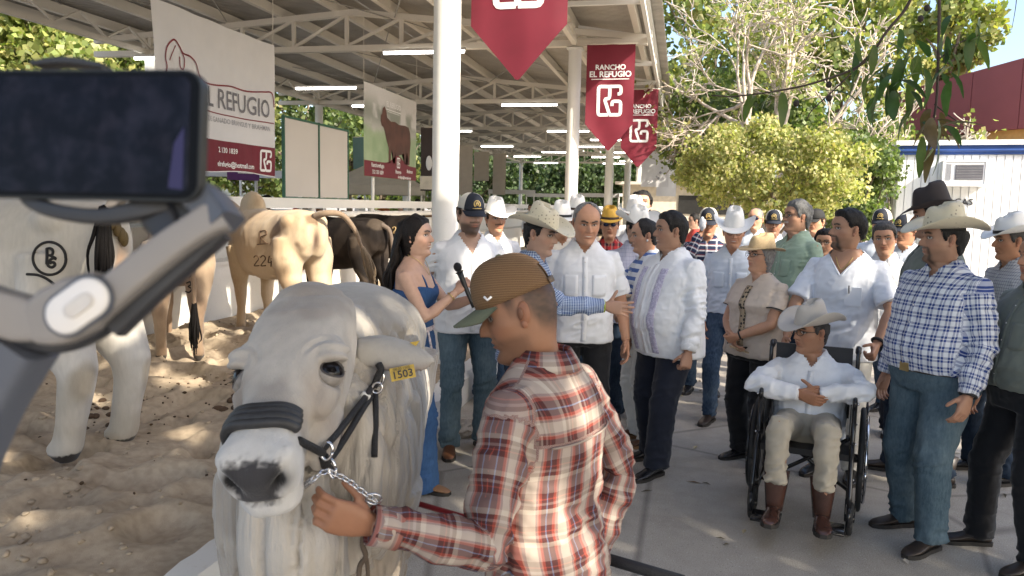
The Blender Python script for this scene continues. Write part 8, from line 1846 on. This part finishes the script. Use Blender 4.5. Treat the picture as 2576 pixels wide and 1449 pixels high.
    for dt, rr in ((0.81, 0.0105), (0.838, 0.013), (0.868, 0.0135), (0.895, 0.0105)):
        P = []
        for q_ in xs:
            w_, f_ = np.interp(dt, [0.64, 0.74, 0.82, 0.9], [0.072, 0.064, 0.064, 0.072]), 0.056; x = math.sin(q_); y = math.cos(q_); P.append(H(dt - 0.018 * abs(x), np.sign(x) * abs(x) ** 0.72 * (w_ + 0.006), (abs(y) ** 0.8 * (f_ + 0.006)) if y > 0 else -abs(y) ** 0.9 * 0.13))
        nb.tube(np.array(P) - ho, rr, 10)
    nb.build('noseband', M_RUB, hal)
    def rope(name, pts, r, m_=M_ROPE, lift=0.008):
        hs_ = [hit(bv, p[0], p[1], lift) for p in pts]; ds = [((h - CAM) @ FWD) if h is not None else None for h in hs_]; n_ = len(pts)
        d0 = ds[0] or 1.7; d1 = ds[-1] or 1.9; P = []
        for i, p in enumerate(pts):
            di = 1 / ((1 - i / (n_ - 1)) / d0 + i / (n_ - 1) / d1); P.append(px(p[0], p[1], min(di, ds[i] or 9) - r * 0.5))
        b = MB(); b.tube(bez(P, 5) - ho, r, 10); return b.build(name, m_, hal)
    rope('rope', [(752, 1108), (775, 1120), (798, 1132), (812, 1140)], 0.0085)
    rope('cheek_rope', [(812, 1130), (840, 1100), (880, 1050), (915, 1005), (935, 975)], 0.0075); rope('throat_rope', [(825, 1160), (850, 1130), (885, 1075), (915, 1025), (932, 1000)], 0.0075)
    rope('crown_rope', [(940, 975), (950, 948), (958, 930), (952, 915)], 0.009); rope('loose_end', [(944, 985), (945, 1040), (943, 1100), (942, 1150)], 0.0075, lift=0.012)
    rope('throat_rope', [(815, 1150), (822, 1175), (835, 1185)], 0.011)
    def ringpx(name, u, v, ru, rv, ang, r, d=None, m_=M_CHR):
        c = hit(bv, u, v, 0.018) if d is None else px(u, v, d); dd = (c - CAM) @ FWD; b = MB(); k = dd / FPX; ca, sa = math.cos(ang), math.sin(ang)
        b.tube([c + CR * k * (ru * math.cos(q_) * ca - rv * math.sin(q_) * sa) - CU * k * (ru * math.cos(q_) * sa + rv * math.sin(q_) * ca) for q_ in np.linspace(0, 2 * PI, 21)] - ho, r, 8); return b.build(name, m_, hal)
    ringpx('buckle', 942, 962, 17, 9, -1.25, 0.0035); ringpx('buckle', 935, 985, 14, 12, -1.0, 0.003); ringpx('ring', 808, 1132, 14, 22, 0.15, 0.0035); ringpx('ring', 820, 1165, 9, 24, -0.2, 0.0035)
    b = MB(); c = hit(bv, 918, 1004, 0.016); b.tube([c - ho - unit(px(930, 985, 1.8) - px(910, 1015, 1.8)) * 0.008, c - ho + unit(px(930, 985, 1.8) - px(910, 1015, 1.8)) * 0.008], 0.0115, 12); b.build('rope_clip', M_COL, hal)
    # ear tag with its number
    M_TAG = mat('yellow_tag_plastic', (0.5, 0.34, 0.04), 0.45, var=0.2, vscale=60)
    tc = px(1013, 938, 1.90); tx = unit(px(1043, 930, 1.905) - px(983, 942, 1.895)); tz = unit(CU - tx * (CU @ tx)); ty = np.cross(tz, tx)
    et = tag(empty('ear_tag', tc), 'yellow plastic ear tag numbered 1503 under the bull ear', 'tag'); Rt = np.stack([tx, ty, tz], 1); kx = 1.90 / FPX
    b = MB(); b.box((0, 0, 0), (62 * kx, 0.004, 33 * kx), Rt); b.build('plate', M_TAG, et, False)
    Mt = Matrix(np.column_stack([tx, tz, -ty]).tolist()).to_4x4(); 
    text('number', '1503', 27 * kx, M_BLK, et, tuple(-ty * 0.0 - FWD * 0.004 - tz * 3 * kx), Mt, 0.0008, bold=0.0004)
    text('lettering', '00 20 1503', 9 * kx, M_BLK, et, tuple(-FWD * 0.004 + tz * 12 * kx), Mt, 0.0006)
    b = MB(); c = hit(bv, 1043, 868, 0.004); c = px(1046, 868, 1.92) if c is None or np.linalg.norm(c - px(1046, 868, 1.93)) > 0.1 else c; b.add([c + CR * x * kx - CU * y * kx - FWD * w_ for w_ in (0.004, 0) for x, y in ((-14, -3), (12, -8), (2, 6))], [(0, 1, 2), (3, 5, 4), (0, 3, 4, 1), (1, 4, 5, 2), (2, 5, 3, 0)]); o = b.build('tag_button', M_TAG, None, False); o.parent = et; o.location = -tc
    return root, bv, H, hal
BULL, BBV, BH, HALTER = hero()

# ================================================================== FOREGROUND
def tolocal(loc, face, H, p):
    loc = np.asarray(loc, float); c = unit([-loc[0], -loc[1], 0]); r = np.array([-c[1], c[0], 0]); r = r if r @ CR > 0 else -r
    a = math.radians(face); fd = math.cos(a) * c + math.sin(a) * r; rz = math.atan2(-fd[0], fd[1])
    return (np.asarray(p) - loc) @ rotz(rz) / (H / 1.75)
HLOC, HF_, HH = at(1385, 1.96, 1100), -118, 1.60
tl = lambda u, v, d: tolocal(HLOC, HF_, HH, px(u, v, d))
cr_ = (0.50, 0.43, 0.36); mr_ = (0.09, 0.032, 0.03); rd_ = (0.33, 0.07, 0.05); pk_ = (0.46, 0.22, 0.17); gb_ = (0.14, 0.19, 0.3); gy_ = (0.30, 0.22, 0.2)
P_HAND = plaid('brown_red_plaid', [(0, cr_), (0.24, gy_), (0.30, pk_), (0.33, rd_), (0.41, mr_), (0.56, gb_), (0.60, mr_), (0.78, rd_), (0.86, pk_), (0.89, gy_), (0.95, cr_)], [(0, gy_), (0.16, cr_), (0.3, mr_), (0.42, gy_), (0.5, mr_), (0.58, rd_), (0.62, mr_), (0.78, gy_)], 0.105, 0.088, 0.38)
M_CBRN = NT('brown_cap_mesh'); t = M_CBRN; co = t.coord(); w = t.n('ShaderNodeTexWave'); w.wave_type = 'BANDS'; w.bands_direction = 'Z'; w.inputs['Scale'].default_value = 70; t.l(co, w.inputs['Vector']); t.base(t.ramp(w.outputs[0], [(0.2, (0.11, 0.06, 0.026)), (0.7, (0.23, 0.13, 0.06))])); t.set(Roughness=0.85); t.bump(w.outputs[0], 0.4, 0.002); M_CBRN = t.m
M_CGRN = mat('faded_green_cloth', (0.12, 0.135, 0.09), 0.85, var=0.1, bump=0.2, bscale=400); M_CSTR = mat('brown_plastic_strap', (0.15, 0.10, 0.06), 0.5)
_, SH = person(HLOC, HF_, HH, 'handler in brown mesh cap and red brown plaid shirt with his back turned', skin=(0.33, 0.165, 0.095), hairc=(0.02, 0.014, 0.012), hairline='normal', hair=False, scalp=0.9, fade=1, beard='stubble', top=P_HAND, bottom=M_DEN3, girth=1.08, hemz=0.86, loose=0.018, lean=0.05, yoke=1.305, turn=(30, -19, 4), hat=lambda r, s: cap(r, s, M_CBRN, M_CBRN, M_CGRN, None, strap=True, m_logo2=M_CSTR, high=0.112, tilt=-4), arml={'L': 1.13}, handL=tuple(tl(925, 1318, 1.60)), elbL=tuple(tl(1290, 1520, 1.72) - (tl(925, 1318, 1.60) + tl(1240, 1010, 1.86)) / 2), poseL='pinch', hdirL=tuple(tl(840, 1275, 1.54) - tl(925, 1295, 1.58)), thumbL=tuple(tl(800, 1190, 1.50) - tl(900, 1290, 1.56)),
    handR=tuple(tl(1490, 1392, 2.13)), elbR=tuple(tl(1690, 1240, 2.18) - np.array((0.19, 0.0, 1.2))), poseR='hold', fold=0.0125, seed=77, shoe=M_LBROWN, copen=0.5, vz=1.40, placket=False, hs=1.08, sleever=1.08, shw=1.02)
root = SH['root']
# back yoke seam and the badge on the cap
z = 1.305; P = []
for x in np.linspace(-0.165, 0.165, 24):
    R = torso_ring(z - 0.0, SH, 0.0245, 96); m_ = R[:, 1] < np.mean(R[:, 1]) + 0.02; o = np.argsort(R[m_][:, 0]); P.append([x, np.interp(x, R[m_][o, 0], R[m_][o, 1]), z])
mb = MB(); mb.tube(P, 0.003, 6); mb.build('yoke_seam', P_HAND, root)
mb = MB(); mb.tube([(-0.087, 0.05, 0.055), (-0.088, 0.062, 0.05), (-0.083, 0.068, 0.06)], 0.003, 6); mk('cap_badge', place_head(mb.verts(), SH), mb.f, M_PRW, root)
S_, E_, W_h = SH['J']['L']; d = unit(W_h - E_); mb = MB(); mb.tube([W_h - d * 0.075, W_h - d * 0.005], [0.047, 0.046], 22, caps=False); V = mb.verts(); o = mk('cuff', V, mb.f, P_HAND, root, True, vec=np.column_stack([0.03 + (V - W_h) @ d, (V - W_h) @ unit(np.cross(d, [0, 0, 1.0])), V[:, 2]])); sd = o.modifiers.new('s', 'SOLIDIFY'); sd.thickness = 0.004
# lead chain from the halter ring to the hand, each link a piece
hw = hand_world(SH, 'L', 0.075)
ch = tag(empty('lead_chain', hw), 'shiny steel lead chain running from the halter to the handler hand', 'chain'); M_CHN = mat('chain_steel', (0.6, 0.6, 0.62), 0.2, 1.0)
pts = [BH(0.86, 0.03, -0.15), px(785, 1208, 1.50), px(820, 1186, 1.52), px(850, 1196, 1.53), px(880, 1212, 1.54), px(905, 1232, 1.55), px(930, 1250, 1.56), px(948, 1262, 1.57)]
C = bez(pts, 14); L = np.concatenate([[0], np.cumsum(np.linalg.norm(np.diff(C, axis=0), axis=1))]); n = int(L[-1] / 0.0125); link = None
q_ = np.linspace(0, 2 * PI, 13); lp = np.stack([0.0085 * np.cos(q_), 0.0055 * np.sin(q_), 0 * q_], 1)
mb = MB(); mb.tube(lp, 0.0018, 6); link = mb.build('link', M_CHN, ch)
for i in range(n):
    s_ = (i + 0.5) * L[-1] / n; p = np.array([np.interp(s_, L, C[:, k]) for k in range(3)]); p2 = np.array([np.interp(s_ + 0.004, L, C[:, k]) for k in range(3)]); dd = unit(p2 - p)
    o = link if i == 0 else link.copy()
    if i: COL.objects.link(o)
    qd = Vector(dd).to_track_quat('X', 'Z'); o.rotation_mode = 'QUATERNION'; o.rotation_quaternion = qd @ Matrix.Rotation(PI / 2 * (i % 2) + 0.5, 3, 'X').to_quaternion(); o.location = p - hw
mb = MB(); c = px(938, 1255, 1.575); mb.tube([c - hw + CR * 0.017 * math.cos(a) + CU * 0.014 * math.sin(a) - FWD * 0.012 * math.sin(a) for a in np.linspace(0, 2 * PI, 17)], 0.0028, 8); mb.build('end_ring', M_CHN, ch)
# show stick
a_, b_ = px(1018, 1257, 2.32), px(1720, 1462, 2.02); st = tag(empty('show_stick', a_), 'long show stick with red shaft, white ferrule and black grip behind the handler', 'stick'); f = lambda t: (b_ - a_) * t
for nm, t0, t1, r, m_ in (('shaft', 0, 0.655, 0.0085, mat('red_shaft', (0.24, 0.012, 0.018), 0.35)), ('ferrule', 0.655, 0.71, 0.0105, mat('white_ferrule', (0.62, 0.63, 0.66), 0.4)), ('grip', 0.71, 1.0, 0.0155, mat('black_grip', (0.018, 0.018, 0.02), 0.75, bump=0.6, bscale=250))):
    mb = MB(); mb.tube([f(t0), f((t0 + t1) / 2), f(t1)], r, 12); mb.build(nm, m_, st)
# lead strap hanging from the hand
mb = MB(); mb.tube(bez([px(915, 1335, 1.66), px(912, 1370, 1.68), px(920, 1400, 1.69), px(905, 1425, 1.7), px(902, 1475, 1.7)], 5), (0.006), 8); mb.tube(bez([px(912, 1370, 1.68), px(924, 1420, 1.71), px(926, 1475, 1.72)], 5), 0.005, 8); o = mb.build('lead_strap', mat('brown_strap', (0.09, 0.065, 0.045), 0.7)); tag(o, 'worn brown lead strap dangling below the handler cuff', 'strap')

# ---- phone on a gimbal, held close to the camera
D0 = 0.46
def P3(u, v, d=D0): return px(u, v, d)
gm = tag(empty('gimbal', P3(200, 790)), 'grey handheld phone gimbal with folding arm and pale oval cap', 'gimbal'); go = np.array(gm.location)
M_GM = mat('grey_gimbal_plastic', (0.27, 0.25, 0.235), 0.5, var=0.04); M_GD = mat('dark_gimbal_plastic', (0.03, 0.031, 0.036), 0.45); M_GC = mat('pale_cap', (0.78, 0.75, 0.72), 0.35, var=0.02); M_GS = mat('slate_gimbal_plastic', (0.09, 0.10, 0.125), 0.45)
K = D0 / FPX
def bar(name, pts, w, th, m_, bev=0.2):
    """Rounded bar: pts (u, v, d), w across in the picture, th in depth."""
    P = bez([px(*p) for p in pts], 8); T, _, _ = frames(P); rings = []; aa = np.linspace(0, 2 * PI, 28, endpoint=False); W = np.interp(np.linspace(0, 1, len(P)), np.linspace(0, 1, len(np.atleast_1d(w))), np.atleast_1d(w)) if np.ndim(w) else np.full(len(P), w)
    for p, t, ww in zip(P, T, W):
        x = unit(np.cross(t, FWD)); y = np.cross(x, t); rings.append(np.array([p + x * np.sign(math.cos(a)) * abs(math.cos(a)) ** 0.35 * ww * K / 2 + y * np.sign(math.sin(a)) * abs(math.sin(a)) ** 0.35 * th / 2 for a in aa]))
    mb = MB(); mb.loft(rings); V = mb.verts() - go; return mk(name, V, mb.f, m_, gm, True, auto=50)
bar('arm', [(262, 758, D0), (330, 700, D0), (430, 620, D0 + 0.003), (520, 560, D0 + 0.006), (560, 540, D0 + 0.008)], [84, 80, 74, 90], 0.018, M_GM)
bar('arm_underside', [(285, 822, D0 + 0.010), (380, 735, D0 + 0.012), (480, 650, D0 + 0.016), (560, 582, D0 + 0.018)], [70, 62, 56, 50], 0.016, M_GD)
bar('motor_housing', [(500, 488, D0 + 0.016), (530, 515, D0 + 0.014), (575, 560, D0 + 0.012)], [80, 86, 60], 0.03, M_GS)
bar('roll_motor', [(405, 520, D0 + 0.03), (430, 560, D0 + 0.028), (450, 600, D0 + 0.026)], [90, 105, 80], 0.034, M_GD); bar('roll_motor', [(470, 470, D0 + 0.03), (480, 520, D0 + 0.03), (470, 560, D0 + 0.03)], [80, 95, 80], 0.03, M_GD)
bar('joint', [(105, 810, D0), (150, 795, D0 - 0.002), (210, 765, D0 - 0.002), (275, 730, D0)], [110, 148, 148, 105], 0.022, M_GM); bar('joint_underside', [(60, 840, D0 + 0.012), (150, 845, D0 + 0.012), (230, 810, D0 + 0.012), (285, 765, D0 + 0.012)], [70, 90, 100, 80], 0.018, M_GD)
bar('lower_arm', [(-90, 745, D0 - 0.004), (-20, 775, D0 - 0.002), (60, 800, D0), (120, 808, D0)], [110, 112, 118, 100], 0.022, M_GM)
def stadium(name, u0, v0, u1, v1, r, d0, th, m_):
    a, b = px(u0, v0, d0), px(u1, v1, d0); ax = unit(b - a); ay = unit(np.cross(ax, FWD)); rr = r * K; ring = [b + ax * rr * math.cos(q) + ay * rr * math.sin(q) for q in np.linspace(-PI / 2, PI / 2, 14)] + [a - ax * rr * math.cos(q) - ay * rr * math.sin(q) for q in np.linspace(-PI / 2, PI / 2, 14)]
    ring = np.array(ring); c = ring.mean(0); rings = [ring + FWD * th, ring, c + (ring - c) * 0.97 - FWD * 0.0012, c + (ring - c) * 0.9 - FWD * 0.0018]; mb = MB(); mb.loft(rings); return mk(name, mb.verts() - go, mb.f, m_, gm, True, auto=45)
stadium('cap_rim', 168, 790, 222, 750, 58, D0 - 0.0125, 0.004, M_GS); stadium('oval_cap', 166, 790, 222, 750, 50, D0 - 0.0145, 0.004, M_GC); stadium('cap_inset', 180, 782, 216, 756, 19, D0 - 0.0168, 0.001, mat('cap_inset_plastic', (0.6, 0.57, 0.54), 0.4))
bar('handle', [(60, 860, D0 + 0.012), (10, 940, D0 + 0.014), (-50, 1050, D0 + 0.016), (-130, 1240, D0 + 0.018), (-220, 1480, D0 + 0.02)], [150, 150, 150, 155, 150], 0.034, M_GS)
bar('clamp', [(60, 470, D0 + 0.02), (90, 510, D0 + 0.016), (160, 535, D0 + 0.012), (260, 545, D0 + 0.012), (350, 530, D0 + 0.014), (420, 510, D0 + 0.018)], [26, 34, 40, 40, 50, 60], 0.014, M_GD); bar('clamp', [(95, 165, D0 + 0.014), (180, 158, D0 + 0.012), (270, 172, D0 + 0.012)], [14, 22, 16], 0.014, M_GD)
ph = tag(empty('smartphone', P3(180, 342)), 'dark smartphone held sideways in the gimbal, filming the crowd', 'phone'); po = np.array(ph.location)
xd = unit(px(528, 341, D0 - 0.008) - px(-152, 335, D0 + 0.012)); zd = unit(CU - xd * (CU @ xd)); yd = np.cross(zd, xd); yd = yd if yd @ FWD > 0 else -yd
cx_ = (px(528, 341, D0 - 0.008) + px(-152, 335, D0 + 0.012)) / 2 - po; hw_, hh_ = 0.081, 0.0385
def rrect(w, h, r, n=8): return np.array([(sx * (w - r) + r * math.cos(q), sz * (h - r) + r * math.sin(q)) for sx, sz, q0 in ((1, 1, 0), (-1, 1, PI / 2), (-1, -1, PI), (1, -1, 1.5 * PI)) for q in np.linspace(q0, q0 + PI / 2, n)])
def plate_(name, w, h, r, y0, y1, m_):
    rr = []
    for y, k in ((y0, 0.9985), (y0 + (y1 - y0) * 0.2, 1.0), (y0 + (y1 - y0) * 0.8, 1.0), (y1, 0.9985)):
        R = rrect(w * k, h * k, r); rr.append(cx_ + np.outer(R[:, 0], xd) + np.outer(R[:, 1], zd) + yd * y)
    mb = MB(); mb.loft(rr); return mk(name, mb.verts(), mb.f, m_, ph, True, auto=40)
plate_('case', hw_, hh_, 0.011, 0.0, 0.009, mat('phone_edge_metal', (0.03, 0.031, 0.03), 0.4, 0.2)); 
t = NT('phone_screen'); co = t.coord(); n1 = t.noise(co, 45, 3, 0.7); n2 = t.noise(co, 90, 2)
t.base((0.004, 0.004, 0.006)); t.set(Roughness=0.12); t.l(t.mix(0.5, t.ramp(n1, [(0.42, (0.0015, 0.002, 0.005)), (0.75, (0.022, 0.026, 0.045))]), t.ramp(n2, [(0.45, (0.001, 0.0012, 0.004)), (0.8, (0.02, 0.014, 0.02))])), t.b.inputs['Emission Color']); t.b.inputs['Emission Strength'].default_value = 0.35
t.b.inputs['Specular IOR Level'].default_value = 0.12
plate_('bezel', hw_ - 0.0012, hh_ - 0.0012, 0.0095, -0.0006, 0.0002, mat('black_glass', (0.005, 0.005, 0.006), 0.3, spec=0.1)); o = plate_('screen', hw_ - 0.0065, hh_ - 0.004, 0.006, -0.001, -0.0004, t.m)
mb = MB(); e = cx_ + xd * (hw_ - 0.014) - yd * 0.0013; mb.add([e + xd * a + zd * b for a, b in ((-0.0045, -0.031), (0.0045, -0.032), (0.0045, 0.005), (-0.0015, -0.005))], [(0, 1, 2, 3)]); mb.build('lit_strip', emit('violet_screen_strip', (0.03, 0.015, 0.16), 0.14), ph, False)
